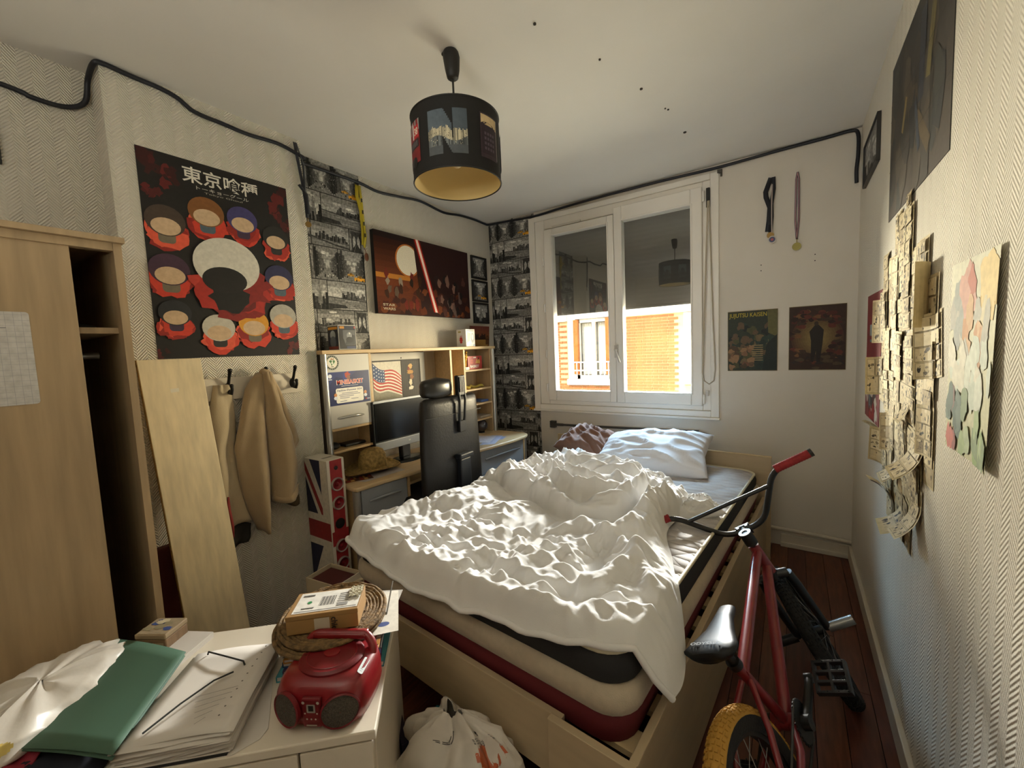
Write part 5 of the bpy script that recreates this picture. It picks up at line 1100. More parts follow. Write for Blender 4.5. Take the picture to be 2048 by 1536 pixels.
# carrier bag at the far left
def bag_surface(prof, seed, wr):
    zs = [q[0] for q in prof]
    def at(t, a):
        i = min(int(t*(len(prof)-1)), len(prof)-2); f = t*(len(prof)-1)-i; z, rx, ry, ox, oy = [lerp(prof[i][k], prof[i+1][k], f) for k in range(5)]
        c_, s_ = math.cos(a), math.sin(a); q = noise.noise(Vector((c_*1.6+seed, s_*1.6, z*9+seed)))
        v = noise.voronoi(Vector((c_*2.2+seed, s_*2.2, z*13+q)))[0][0]; q2 = max(0, 1-2.2*abs(noise.noise(Vector((c_*2.6+seed+q, s_*2.6, z*7)))))**2
        k = 1+wr*5*q+wr*5*(v-.45)+wr*3.5*q2
        return (ox+rx*k*c_, oy+ry*k*s_, max(.001, z+wr*.7*q*min(z/.05, 1)+wr*.5*(v-.45)*min(z/.05, 1)))
    return at
def bag(name, label, mtx, prof, mat_, seed, n=84, wr=.03, nr=46):
    at = bag_surface(prof, seed, wr); m = MB()
    m.loft([[at(i/nr, 2*math.pi*j/n) for j in range(n)] for i in range(nr+1)], caps=False)
    o = m.build(name, mat_, None, smooth=50, solid=.0012); o.matrix_world = mtx; return tag(o, label, 'bag')
def grid_blob(cx, cy, rx, ry, col):       # finely divided so that it follows the creases
    n = 12
    for i in range(n):
        for j in range(n):
            x0_, y0_, x1_, y1_ = [2*q/n-1 for q in (i, j, i+1, j+1)]
            if ((x0_+x1_)/2)**2+((y0_+y1_)/2)**2 < 1: p.rect(cx+rx*x0_, cy+ry*y0_, cx+rx*x1_, cy+ry*y1_, col, lift=(i+j == 0))
PLB = mat('white_plastic_bag', '#cfc8bd', .35, spec=.5, bump_s=30, bump_a=.3)
CBP = [(0, .02, .02, 0, 0), (.002, .09, .15, 0, 0), (.02, .115, .18, 0, 0), (.045, .11, .175, 0, 0), (.062, .085, .14, 0, .0), (.072, .045, .08, .0, .0), (.074, .005, .005, .0, .0)]
bg = bag('carrier_bag', 'white carrier bag with red print slumped at the left behind the green folder', DM @ Matrix.Translation((-.815, -.235, ZT)), CBP, PLB, 3.3, wr=.035)
_at2 = bag_surface(CBP, 3.3, .035); p = Print(base=.0, step=.0003); grid_blob(0, 0, .05, .045, '#b5452f'); grid_blob(-.06, .02, .03, .03, '#a23424'); grid_blob(.07, .05, .02, .02, '#c9b15f')
p.build('bag_print', bg, None, PRINT_GLOSS, warp=lambda x, y, z: tuple(Vector(_at2(min(max(.62-y*3.2, 0), 1), R(-95)+x/.12))+Vector((0, 0, .003+z))))
m = MB(); m.grid(lambda u, v: (lerp(-.80, -.55, u), lerp(-.45, -.30, v), ZT+.004+.010*math.sin(u*9+v*4)**2), 16, 8); o = m.build('dark_cloth', mat('navy_cloth', '#1d1f2a', .9), None, smooth=60, solid=.004); o.matrix_world = DM; tag(o, 'dark navy cloth under the green folder at the front edge', 'cloth')
m = MB(); m.grid(lambda u, v: (lerp(-.93, -.70, u), lerp(-.452, -.36, v), ZT+.010+.014*math.sin(u*7+v*5)**2), 16, 8); o = m.build('red_sleeve', mat('red_sleeve', '#8e2433', .6), None, smooth=60, solid=.004); o.matrix_world = DM; tag(o, 'red and white plastic sleeve at the front left corner of the chest', 'sleeve')
# ------------------------------------------------------------------ pile of books under the straw mats
bp_ = [('magazine', '#3f8a93', .27, .175, 0, 'teal ring binder lowest in the pile beneath the straw mats'), ('book', '#3a2a52', .245, .16, 3, 'purple book above the teal binder in the pile'), ('book', '#24466e', .24, .155, -2, 'dark blue book in the pile beneath the straw mats'), ('book', '#b0772f', .24, .15, 2, 'orange book in the pile beneath the straw mats'), ('book', '#4a3a30', .235, .155, -3, 'dark brown book in the pile beneath the straw mats'), ('folder', '#b3a896', .25, .16, 4, 'off-white folder in the pile beneath the straw mats'), ('folder', '#9c2230', .25, .165, -5, 'red folder topmost in the pile beneath the straw mats')]
z = ZT+.001
for k, (nm, c, w_, d_, rz, lb) in enumerate(bp_):
    t_ = [.016, .012, .014, .012, .014, .010, .012][k]; cat_ = 'binder' if k == 0 else ('folder' if nm == 'folder' else 'book')
    t = dth({'magazine': 'ring_binder'}.get(nm, 'book' if nm == 'book' else 'card_folder'), lb, cat_, -.143, -.175, z, rz)
    m = MB(); m.bb(-w_/2, w_/2, -d_/2, d_/2, 0, .0018).bb(-w_/2, w_/2, -d_/2, d_/2, t_-.0018, t_-.0004).bb(-w_/2, -w_/2+.0018, -d_/2, d_/2, 0, t_-.0004); m.build('cover', mat('cover_'+c[1:], c, .55), t)
    m = MB(); m.bb(-w_/2+.002, w_/2-.003, -d_/2+.003, d_/2-.003, .002, t_-.002); m.build('pages', PAP, t); z += t_
ZP = z
for k, (x, y, rz, c, lb) in enumerate(((-.045, -.15, -8, '#b9b3aa', 'printed grey letter sticking out right of the straw mats'), (-.035, -.165, 6, '#ded8cc', 'white card sheet sticking out right under the straw mats'))):
    p = Print(base=0, step=.0002); p.rect(-.06, -.10, .06, .10, c)
    if k == 0:
        p.rect(-.05, .0, .0, .05, '#5d5a58'); p.rect(.01, -.05, .05, .06, '#8f8b88')
        for q in range(7): p.line((-.05, -.015-.011*q), (.045, -.015-.011*q), .002, '#6d6a68', lift=(q == 0))
    else: p.ell(.02, -.06, .016, .010, '#4b5a8e')
    o = p.build('letter', None, DM @ Matrix.Translation((x, y, ZP+.001+.001*k)) @ Matrix.Rotation(R(rz), 4, 'Z'), PRINT); tag(o, lb, 'paper')
m = MB(); m.cyl((.0, -.30, ZT+.06), (.012, -.10, ZT+.13), .0022, n=8); o = m.build('knitting_needle', mat('dull_steel', '#6f6a62', .4, metal=.6), None); o.matrix_world = DM @ Matrix.Translation((-.012, .03, 0)); tag(o, 'thin grey rod leaning over the right end of the book pile', 'rod')
MATM = mat('braided_seagrass', '#6e5532', .85, noise_s=70, noise_a=.5, bump_s=140, bump_a=1.)
for k in range(2):
    t = dth('woven_mat', ['lower round braided straw mat on the book pile', 'upper round braided straw mat under the cardboard parcel'][k], 'mat', -.155+.006*k, -.178+.006*k, ZP+.004+.013*k, 20*k)
    m = MB(); n = 44
    for q in range(15):
        r_ = .150-.0102*q-.004*k
        if r_ > .01: m.tube([(r_*.94*math.cos(2*math.pi*j/n), r_*math.sin(2*math.pi*j/n), .006+.0012*math.sin(j*2.2+q)+(.002 if q < 2 else 0)) for j in range(n)], .0062, 6, closed=True)
    m.build('braid', MATM, t, smooth=60)
ZM = ZP+.032
pc = dth('cardboard_parcel', 'brown cardboard parcel with white shipping label on the straw mats', 'parcel', -.154, -.207, ZM, 0)
CB = mat('brown_cardboard', '#94703f', .75, noise_s=8, noise_a=.06, bump_s=60, bump_a=.1)
m = MB(); m.bb(-.089, .089, -.054, .054, 0, .038); m.build('carton', CB, pc, bevel=.0015)
m = MB(); m.bb(-.090, .090, -.055, .054, .0385, .050); m.build('lid', CB, pc, bevel=.0015)
p = Print(); p.rect(-.078, -.044, .086, .048, '#d5d1c8')
p.rect(-.074, -.040, .082, -.036, '#7b7874')
for k in range(14): p.rect(-.018+.0028*k, -.02, -.018+.0028*k+(.0018 if k % 3 else .0009), .022, '#3b3a3a', lift=(k == 0))
for k in range(6): p.rect(.028, .026-.009*k, .060-.003*(k % 3), .029-.009*k, '#55524f', lift=(k == 0))
for k in range(4): p.rect(.058, .034-.007*k, .08, .036-.007*k, '#55524f', lift=False)
p.ell(-.045, .0, .006, .006, '#2f7d4a'); p.rect(-.06, -.028, -.028, -.024, '#55524f'); p.rect(.03, -.03, .058, -.018, '#8a8783'); p.rect(-.07, .03, -.04, .036, '#55524f')
p.build('shipping_label', pc, Matrix.Translation((0, 0, .0497)), PRINT)
m = MB(); m.grid(lambda u, v: (lerp(.055, .088, u), lerp(.0, .05, v), .0512+.006*abs(math.sin(u*9+v*13))), 10, 10); tp2 = m.build('crumpled_tape', mat('clear_tape', '#cfc7ae', .15, spec=.7), pc, smooth=40)
p = Print(base=.0006); p.rect(-.02, .0, .018, .0375, '#b8ab94'); p.text('chie', .022, .036, .056, .052, '#1d1a18', bold=.02, rot=R(-90)); o = p.build('packing_tape', pc, Matrix.Translation((0.0, -.0545, .0)) @ frame_m((0, 0, 0), (1, 0, 0), (0, 0, 1)), PRINT_GLOSS)
# ------------------------------------------------------------------ red portable radio with CD lid
bx = dth('boombox', 'red portable radio with round lid and two oval speakers at the chest corner', 'radio', -.118, -.345, ZT+.002, -13)
RP = mat('red_gloss_plastic', '#7d1219', .3, spec=.5, coat=.3, noise_s=6, noise_a=.06); RP2 = mat('dark_red_plastic', '#6a0f16', .38, spec=.5)
def sup(n, rx, ry, e): return [(math.copysign(abs(math.cos(2*math.pi*j/n))**e, math.cos(2*math.pi*j/n))*rx, math.copysign(abs(math.sin(2*math.pi*j/n))**e, math.sin(2*math.pi*j/n))*ry) for j in range(n)]
m = MB(); rings = []
for z, kx, ky, oy in ((0, .86, .80, .0), (.006, .95, .90, 0), (.03, 1.0, 1.0, 0), (.065, .985, .985, .004), (.086, .93, .90, .010), (.096, .82, .80, .012), (.099, .55, .55, .012)):
    rings.append([(x*kx, y*ky+oy, z) for x, y in sup(48, .110, .086, .52)])
m.loft(rings).build('body', RP, bx, smooth=50)
m = MB(); m.lathe([(.076, 0), (.076, .007), (.070, .012), (.03, .0135), (.001, .014)], 40, m=Matrix.Translation((.0, .014, .095)) @ Matrix.Diagonal((1.02, .86, 1, 1))); ld = m.build('cd_lid', RP2, bx, smooth=40)
m = MB(); m.lathe([(.020, 0), (.019, .003), (.001, .0035)], 24, m=Matrix.Translation((.0, .014, .1085)) @ Matrix.Diagonal((1, .8, 1, 1))); m.build('lid_boss', RP, ld, smooth=40)
m = MB(); m.lathe([(.058, 0), (.0595, .0012), (.061, 0)], 40, m=Matrix.Translation((.0, .014, .1075)) @ Matrix.Diagonal((1.0, .85, 1, 1))); m.build('lid_ring', RP, ld, smooth=40)
m = MB(); hp = bez([(-.090, .035, .075), (-.088, .052, .104), (-.068, .062, .124), (.068, .062, .124), (.088, .052, .104), (.090, .035, .075)])
m.tube(hp, [.0105]*len(hp), 10); m.bb(-.070, .070, .050, .076, .115, .130); m.build('handle', RP, bx, smooth=50, bevel=.004)
GRM = mat('speaker_grille', '#4a4238', .7, noise_s=300, noise_a=.5, bump_s=400, bump_a=1.)
for s in (-1, 1):
    mm = Matrix.Translation((.062*s, -.0795, .044)) @ Matrix.Rotation(R(24*s), 4, 'Z') @ Matrix.Rotation(R(84), 4, 'X') @ Matrix.Diagonal((1.05, .92, 1, 1))
    m = MB(); m.lathe([(.040, -.004), (.041, .004), (.038, .006), (.037, .003)], 36, m=mm); rg_ = m.build('speaker_ring', RP2, bx, smooth=40)
    m = MB(); m.lathe([(.0375, .003), (.02, .006), (.001, .007)], 30, m=mm); m.build('speaker_grille', GRM, rg_, smooth=60)
m = MB(); m.bb(-.022, .022, -.089, -.078, .010, .078); cpn = m.build('control_panel', RP2, bx, bevel=.004)
p = Print(); p.rrect(-.010, .046, .010, .066, .002, '#8d8a82'); p.rect(-.006, .050, .006, .063, '#2b2523')
for x, y, r_ in ((-.017, .070, .0035), (.017, .070, .0035), (-.014, .045, .002), (.014, .045, .002), (-.010, .032, .002), (0, .032, .002), (.010, .032, .002)): p.ell(x, y, r_, r_, '#b3aca0', 12)
p.rect(-.012, .016, .012, .019, '#9a8f80')
p.build('buttons', cpn, Matrix.Translation((0, -.089, .0)) @ frame_m((0, 0, 0), (1, 0, 0), (0, 0, 1)), PRINT_GLOSS)
p = Print(base=.001); p.rrect(-.007, -.024, .007, .024, .004, '#a9b0b0')
for k in range(7): p.line((-.003, -.017+.0055*k), (.003, -.017+.0055*k), .0012, '#5b6166', lift=(k == 0))
p.build('frequency_label', bx, Matrix.Translation((.089, -.01, .0945)) @ Matrix.Rotation(R(32), 4, 'Y'), PRINT_GLOSS)
# ------------------------------------------------------------------ things on the floor between chest and bed
FBP = [(0, .02, .02, 0, 0), (.004, .13, .085, 0, 0), (.08, .175, .10, 0, 0), (.18, .165, .09, 0, 0), (.25, .14, .065, .0, .01), (.30, .11, .045, .0, .02), (.325, .07, .025, -.01, .02), (.34, .03, .010, -.015, .02)]
fb = bag('plastic_bag', 'crumpled white plastic shopping bag with orange print on the floor by the bed', Matrix.Translation((-.80, .80, .002)) @ Matrix.Rotation(R(20), 4, 'Z'), FBP, PLB, 7.7, wr=.055)
_at = bag_surface(FBP, 7.7, .055)
p = Print(base=.0, step=.0003)
grid_blob(.075, .05, .055, .055, '#b0562e'); p.text('.fr', .06, .175, .095, .20, '#2b2927', bold=.04, rot=R(-25))
for k in range(2):
    for q in range(9): p.line((-.045+.010*k-.003*q, .22-.012*q), (-.048+.010*k-.003*q, .208-.012*q), .003, '#4a4744', lift=(k+q == 0))
    for q in range(6): p.line((-.075+.010*k-.008*q, .11-.005*q), (-.083+.010*k-.008*q, .105-.005*q), .003, '#4a4744', lift=False)
for k in range(30): q = k % 10; p.rect(.02+.011*q, .125-.011*(k//10), .027+.011*q, .131-.011*(k//10), '#6a6560', lift=(k == 0))
def bagwarp(x, y, z):
    a = R(-68)+x/.15; t = .56+y/.30*.42; q = Vector(_at(min(max(t, 0), 1), a)); c_ = Vector((q.x, q.y, 0)).normalized(); return tuple(q+c_*(.003+z))
p.build('bag_print', fb, None, PRINT_GLOSS, warp=bagwarp)['kind'] = 'stuff'
pb = thing('purple_book', 'dark purple book with orange cover lettering standing against the chest side', 'book', (-1.03, .725, .0), (0, 0, R(0)))
pb.matrix_world = Matrix.Translation((-.955, .757, .002)) @ Matrix.Rotation(R(150), 4, 'Z') @ Matrix.Rotation(R(0), 4, 'X')
m = MB(); m.bb(0, .135, 0, .022, 0, .215); m.build('cover', mat('purple_cover', '#231b33', .5), pb, bevel=.001)
p = Print(); rng = random.Random(6); p.rect(0, 0, .135, .215, '#251c38')
for k in range(26): p.blob(rng.uniform(.03, .12), rng.uniform(.02, .2), .016, .022, rng.choice(['#34284e', '#2b2340', '#4a355c', '#5a4048', '#3d2f57']), rng, 10)
for k in range(10): p.blob(rng.uniform(.02, .075), rng.uniform(.05, .13), .010, .012, rng.choice(['#7a5a52', '#694a58', '#8a6a58']), rng, 9)
for k, t_ in enumerate(('DARE', 'TO', 'LISTEN')): p.text(t_, .045, .115-.022*k, .045+.012*len(t_), .130-.022*k, '#b59a86', bold=.04)
p.build('cover_print', pb, Matrix.Translation((.135, .022, 0)) @ frame_m((0, 0, 0), (-1, 0, 0), (0, 0, 1)), PRINT)
ob = MB(); ob.bb(0, .15, 0, .11, 0, .10); o = ob.build('shoe_box', mat('ochre_card', '#8a6a34', .8), None, bevel=.002); o.matrix_world = Matrix.Translation((-.90, .60, .002)) @ Matrix.Rotation(R(42), 4, 'Z'); tag(o, 'ochre cardboard box on the floor beside the purple book', 'box')
tb = MB(); tb.bb(0, .07, 0, .015, 0, .20); o = tb.build('teal_book', mat('teal_cover', '#2c7078', .6), None, bevel=.001); o.matrix_world = Matrix.Translation((-.985, .895, .002)) @ Matrix.Rotation(R(20), 4, 'Z'); tag(o, 'teal book standing behind the plastic bag', 'book')
for k, (x, y, rz, lb) in enumerate(((-.60, .80, 60, 'white paperback leaning at the bed foot right of the plastic bag'), (-.655, .815, 62, 'grey white booklet behind the paperback by the plastic bag'))):
    t = thing('paperback', lb, 'book', (x, y, .002), (0, 0, R(rz-60)))
    m = MB(); m.bb(-.045, .045, 0, .014, 0, .20-.02*k); m.build('cover', mat('pale_cover', '#b7ad9c', .6), t, bevel=.001)
    p = Print(); p.rect(.03, .05, .06, .056, '#5d5954'); p.rect(.025, .12, .065, .128, '#6a645c'); p.build('cover_print', t, Matrix.Translation((-.045, 0, 0)) @ frame_m((0, 0, 0), (1, 0, 0), (0, 0, 1)), PRINT)
# open carton between loudspeaker and bed
oc = thing('open_carton', 'small open white carton with red books behind the chest', 'box', (-1.74, 1.02, 0), (0, 0, R(8)))
CW = mat('carton_white', '#b9ab90', .7)
m = MB()
for a in ((-.10, .10, -.07, -.066), (-.10, .10, .066, .07), (-.10, -.096, -.07, .07), (.096, .10, -.07, .07)): m.bb(*a, 0, .40)
m.bb(-.10, .10, -.07, .07, 0, .004); m.build('carton', CW, oc)
m = MB(); m.bb(-.09, .09, -.06, .06, .3, .385); m.build('red_book', mat('dark_red_case', '#4a1512', .7), oc, bevel=.002)
# ================================================================== pendant lamp
lm = thing('pendant_lamp', 'black drum pendant lamp with city photo letters and golden lining', 'lamp', (-1.137, 1.336, 0))
LB = mat('lamp_black', '#171513', .6)
m = MB(); m.loft([[(.030*k*math.cos(2*math.pi*j/20)+ox, .030*k*math.sin(2*math.pi*j/20), z) for j in range(20)] for z, k, ox in ((2.487, .55, .0), (2.492, .75, 0), (2.52, .95, 0), (2.57, 1.12, -.002), (2.588, 1.05, -.004), (2.595, .9, -.004))]); m.ell((-.030, -.012, 2.588), (.010, .010, .007)); m.build('ceiling_cup', LB, lm, smooth=60)
m = MB(); m.cyl((0, 0, 2.30), (0, 0, 2.49), .0042, n=8); m.build('cord', LB, lm, smooth=60)
RL = .176; z0, z1 = 2.078, 2.328; n = 72
def cyl_ring(r, z): return [(r*math.cos(2*math.pi*j/n), r*math.sin(2*math.pi*j/n), z) for j in range(n)]
m = MB(); m.loft([cyl_ring(RL, z0), cyl_ring(RL, z1)], caps=False); m.build('shade', mat('shade_black', '#110f0e', .8, noise_s=60, noise_a=.1), lm, smooth=60)
m = MB(); m.loft([cyl_ring(RL-.0025, z0), cyl_ring(RL-.0025, z1)], caps=False); m.build('shade_lining', mat('gold_lining', '#d6be84', .6, metal=.1), lm, smooth=60)
for z in (z0, z1): m = MB(); m.tube([(RL*math.cos(2*math.pi*j/n), RL*math.sin(2*math.pi*j/n), z) for j in range(n)], .003, 6, closed=True); m.build('rim', LB, lm, smooth=60)
m = MB()
for k in range(3): a = 2*math.pi*k/3; m.cyl((0, 0, z1-.03), (RL*math.cos(a), RL*math.sin(a), z1-.004), .002, n=6)
m.tube([(.022*math.cos(2*math.pi*j/16), .022*math.sin(2*math.pi*j/16), z1-.03) for j in range(16)], .003, 6, closed=True); m.build('spider', LB, lm)
m = MB(); m.cyl((0, 0, 2.235), (0, 0, 2.31), .018, n=14); m.ell((0, 0, 2.19), (.032, .032, .045)); m.build('bulb_holder', mat('bulb_white', '#cbb98c', .4), lm, smooth=60)
# letters of the word wrapped round the shade, each filled with a city photo
def letter_photo(p, pts, kind, seed):
    rng = random.Random(seed); xs = [q[0] for q in pts]; x0, x1 = min(xs), max(xs)
    from mathutils.geometry import tessellate_polygon
    def clipfill(y0, y1, col, lift):     # horizontal slice of the letter outline
        out = []; N = len(pts)
        def half(P, ysel, keep):
            R_ = []
            for i in range(len(P)):
                a, b = P[i], P[(i+1) % len(P)]; ia, ib = keep(a[1]), keep(b[1])
                if ia: R_.append(a)
                if ia != ib and abs(b[1]-a[1]) > 1e-9: t = (ysel-a[1])/(b[1]-a[1]); R_.append((lerp(a[0], b[0], t), ysel))
            return R_
        return half(half(pts, y0, lambda y: y >= y0), y1, lambda y: y <= y1)
    return clipfill
def shade_print(parts, name):
    p = Print(base=.0008, step=.0001)
    for f in parts: f(p)
    def wr(x, y, z):
        a = x/RL; r = RL+z; return (r*math.cos(a), r*math.sin(a), z0+y)
    return p.build(name, lm, None, PRINT, warp=wr)
CA = math.atan2(-1.336, 1.137)          # direction from the lamp to the viewer's side of the room
def subdiv_rect(p, x0, y0, x1, y1, col, lift=True, n=5):
    for k in range(n): p.rect(lerp(x0, x1, k/n), y0, lerp(x0, x1, (k+1)/n), y1, col, lift=(lift and k == 0))
def letterN(p):
    c = (CA+R(-10))*RL; w_, h_ = .150, .158; X0, Y0_ = c-w_/2, .045
    rng = random.Random(3); ncol = 34
    for i in range(ncol):                # columns of the photo seen through the N
        u = i/ncol; x = X0+u*w_; xw = w_/ncol*1.02
        lo, hi = 0, h_
        if .40 < u < .62: hi = h_-(.045 if u > .60 else 0)-max(0, (u-.40)/.22)*.06 if u < .62 else h_
        if .38 < u < .60: lo = max(0, (.60-u)/.22)*.06
        base = .055+.012*math.sin(u*7); roof = base+.022+.016*abs(math.sin(u*9+1))*rng.uniform(.5, 1.1)
        if .45 < u < .75: roof += .012
        for a, b, col in ((lo, min(.03, hi), '#4a4f52'), (.03, base, mixc('#2b2f31', '#6f7474', rng.random())), (base, roof, mixc('#6a6658', '#c9bfa0', rng.random()*.9)), (roof, hi, mixc('#545f68', '#414c55', u))):
            a, b = max(a, lo), min(b, hi)
            if b > a: p.rect(x, Y0_+a, x+xw, Y0_+b, col, lift=False)
    for k in range(70):
        u, v = rng.random(), rng.uniform(.03, .085)
        if not (.36 < u < .64 and (v < .05)): p.rect(X0+u*w_, Y0_+v, X0+u*w_+.0022, Y0_+v+.004, rng.choice(['#2b2c2b', '#c9c0a4', '#8a8672']), lift=(k == 0))
def letterBus(p, side):
    c = (CA+R(-66))*RL; rng = random.Random(9)
    subdiv_rect(p, c-.05, .045, c+.05, .20, '#7a1f22'); subdiv_rect(p, c-.05, .16, c+.05, .20, '#8d8a86', n=4)
    subdiv_rect(p, c-.035, .10, c+.045, .13, '#2a2526'); subdiv_rect(p, c+.01, .135, c+.045, .18, '#b5282c', n=3); p.text('38', c+.014, .145, c+.040, .172, '#d9c9b6', bold=.03)
    subdiv_rect(p, c-.05, .04, c+.0, .07, '#3a3434', n=3); p.ell(c+.01, .05, .018, .02, '#171515'); subdiv_rect(p, c+.0, .135, c+.01, .19, '#d8d4cc', n=2)
    for k in range(5): p.rect(c-.03+.014*k, .105, c-.02+.014*k, .125, '#5d5a5c', lift=(k == 0))
def letterD(p):
    c = (CA+R(44))*RL
    subdiv_rect(p, c-.040, .045, c+.05, .205, '#3a2b33'); subdiv_rect(p, c-.036, .16, c+.046, .20, '#c9b186'); subdiv_rect(p, c-.034, .06, c+.04, .165, '#2c2029')
    p.ell(c-.004, .163, .034, .012, '#2c2029')
    for k in range(4):
        for q in range(4): p.rect(c-.022+.014*k, .075+.018*q, c-.013+.014*k, .085+.018*q, '#564a56', lift=(k+q == 0))
    subdiv_rect(p, c+.046, .05, c+.05, .2, '#8d8a86', n=2)
def others(p):
    rng = random.Random(2)
    for deg in (100, 155, 210, 250):
        c = (CA+R(deg))*RL; subdiv_rect(p, c-.045, .05, c+.045, .195, rng.choice(['#56616a', '#6a5a4a', '#7a2a28'])); subdiv_rect(p, c-.045, .05, c+.045, .10, '#33373a')
        for k in range(12): u = rng.uniform(-.04, .035); p.rect(c+u, .08, c+u+.007, .1+.05*rng.random(), '#1f2224', lift=False)
        p.ell(c, .12, .016, .035, '#191716')
shade_print([letterN, lambda p: letterBus(p, 0), letterD, others], 'letter_print')['kind'] = 'stuff'
# ================================================================== cable round the room, just under the ceiling
CBL = mat('dark_blue_cable', '#15161f', .5)
def wl_(y, z): return (XA+.012, y, z)
def wcx(y, z): return (XB+.012, y, z)
path = [wl_(-.4, 2.47), wl_(.26, 2.44), wl_(.36, 2.425), wl_(.45, 2.43), (XA+.02, .505, 2.47), (XA+.05, .515, 2.55), (XB+.0, .517, 2.575), wcx(.54, 2.583), wcx(.62, 2.578), wcx(.72, 2.575), wcx(.78, 2.562), wcx(.84, 2.53), wcx(.95, 2.525), wcx(1.06, 2.52), wcx(1.20, 2.53), wcx(1.30, 2.515), (XB+.012, 1.345, 2.50), (XA+.05, 1.355, 2.52), wl_(1.40, 2.54), wl_(1.6, 2.545), wl_(1.80, 2.545), wl_(1.95, 2.53), wl_(2.15, 2.55), wl_(2.35, 2.572), wl_(2.6, 2.55), wl_(2.8, 2.575), wl_(3.0, 2.585), wl_(3.15, 2.582), (XA+.03, YB-.03, 2.58), (-2.2, YB-.012, 2.578), (-1.9, YB-.012, 2.56), (-1.6, YB-.012, 2.572), (-1.2, YB-.016, 2.578), (-.8, YB-.016, 2.578), (-.42, YB-.014, 2.572), (-.1, YB-.012, 2.580), (.15, YB-.012, 2.583), (.27, YB-.014, 2.585), (.303, YB-.012, 2.56), (.306, YB-.012, 2.45), (.300, YB-.012, 2.36), (.302, YB-.012, 2.285)]
def cr_spline(P, k=5):
    P = [Vector(q) for q in P]; out = []
    for i in range(len(P)-1):
        p0, p1, p2, p3 = P[max(i-1, 0)], P[i], P[i+1], P[min(i+2, len(P)-1)]
        for j in range(k): t = j/k; out.append(.5*((2*p1)+(p2-p0)*t+(2*p0-5*p1+4*p2-p3)*t*t+(3*p1-p0-3*p2+p3)*t**3))
    return out+[P[-1]]
tag(MB().tube(cr_spline(path), .0095, 8).build('wall_cable', CBL, None, smooth=60), 'dark blue cable strung along the walls just below the ceiling', 'cable')
# ================================================================== poster on the chimney breast
def poster(name, label, m4, w_, h_, painter, back='#141211', pm=None, cat='poster', curl=None):
    r_ = bpy.data.objects.new(name, None); COL.objects.link(r_); r_.matrix_world = m4; tag(r_, label, cat)
    p = Print(base=.002); p.clip = (0, 0, w_, h_); painter(p, w_, h_); p.build('print', r_, None, pm or PRINT, warp=curl)
    MB().bb(0, w_, 0, h_, .0003, .0019).build('sheet', mat('sheet_'+back[1:], back, .7), r_) if curl is None else None
    return r_
def big_poster(p, w, h):
    rng = random.Random(12); p.rect(0, 0, w, h, '#191614')
    for cx, cy, s in ((.04, h-.05, .05), (.09, h-.10, .04), (.05, h-.17, .03), (w-.04, h-.05, .05), (w-.06, h-.13, .045), (w-.02, h-.19, .035), (w-.03, .04, .03), (.03, .03, .02)):
        for k in range(5): p.blob(cx+rng.uniform(-.03, .03), cy+rng.uniform(-.03, .03), s*.5, s*.6, rng.choice(['#4a1413', '#5c1715', '#38100f']), rng, 14, .45, lift=(k == 0))
    p.text('\u6771\u4eac\u55b0\u7a2e', .155, .790, .472, .862, '#d8d3c6', bold=.012)
    p.text('\u30c8\u30fc\u30ad\u30e7\u30fc\u30b0\u30fc\u30eb', .205, .766, .425, .783, '#cfcabd'); p.text('Tokyo Ghoul', .235, .752, .395, .762, '#a9a497')
    P = [(.077, .598, '#43362d', .074), (.235, .672, '#7c4f24', .074), (.387, .671, '#3d3866', .070), (.540, .613, '#22211f', .066), (.073, .388, '#40293a', .076), (.540, .407, '#2b2b4c', .073), (.076, .201, '#26272a', .062), (.239, .138, '#b9b4a6', .070), (.395, .165, '#c98d29', .072), (.543, .206, '#a8a498', .070)]
    for i, (cx, cy, hc, r) in enumerate(P):                    # plain colour shapes on red glow patches
        for k in range(9): p.blob(cx+rng.uniform(-.010, .010), cy-.045+rng.uniform(-.025, .010), r*.92, r*.74, rng.choice(['#a12a1d', '#c23a26', '#8a2118', '#d4553b']), rng, 18, .22, lift=(k == 0))
        p.rrect(cx-r*.42, cy-r*1.30, cx+r*.42, cy-r*.62, r*.22, ['#6d6352', '#4b5a63', '#3c2c40', '#2a2826'][i % 4])
        p.ell(cx, cy, r*.98, r*.90, hc); p.ell(cx, cy-r*.34, r*.72, r*.50, '#c2a685')
    for k in range(14): p.blob(.31+rng.uniform(-.07, .08), .31+rng.uniform(-.05, .04), .11, .075, rng.choice(['#7f1f1a', '#a32a20', '#611613', '#b53a2c']), rng, 20, .3, lift=(k == 0))
    p.blob(.30, .285, .085, .07, '#171514', rng, 20, .15); p.ell(.302, .44, .142, .125, '#c9c5b8', 36); p.ell(.285, .365, .095, .062, '#1c1918', 28)      # plain light disc over a dark one
poster('black_poster', 'large black poster with white Japanese title and red patches on the chimney breast', on_left(XB, .613, 1.422), .618, .888, big_poster)
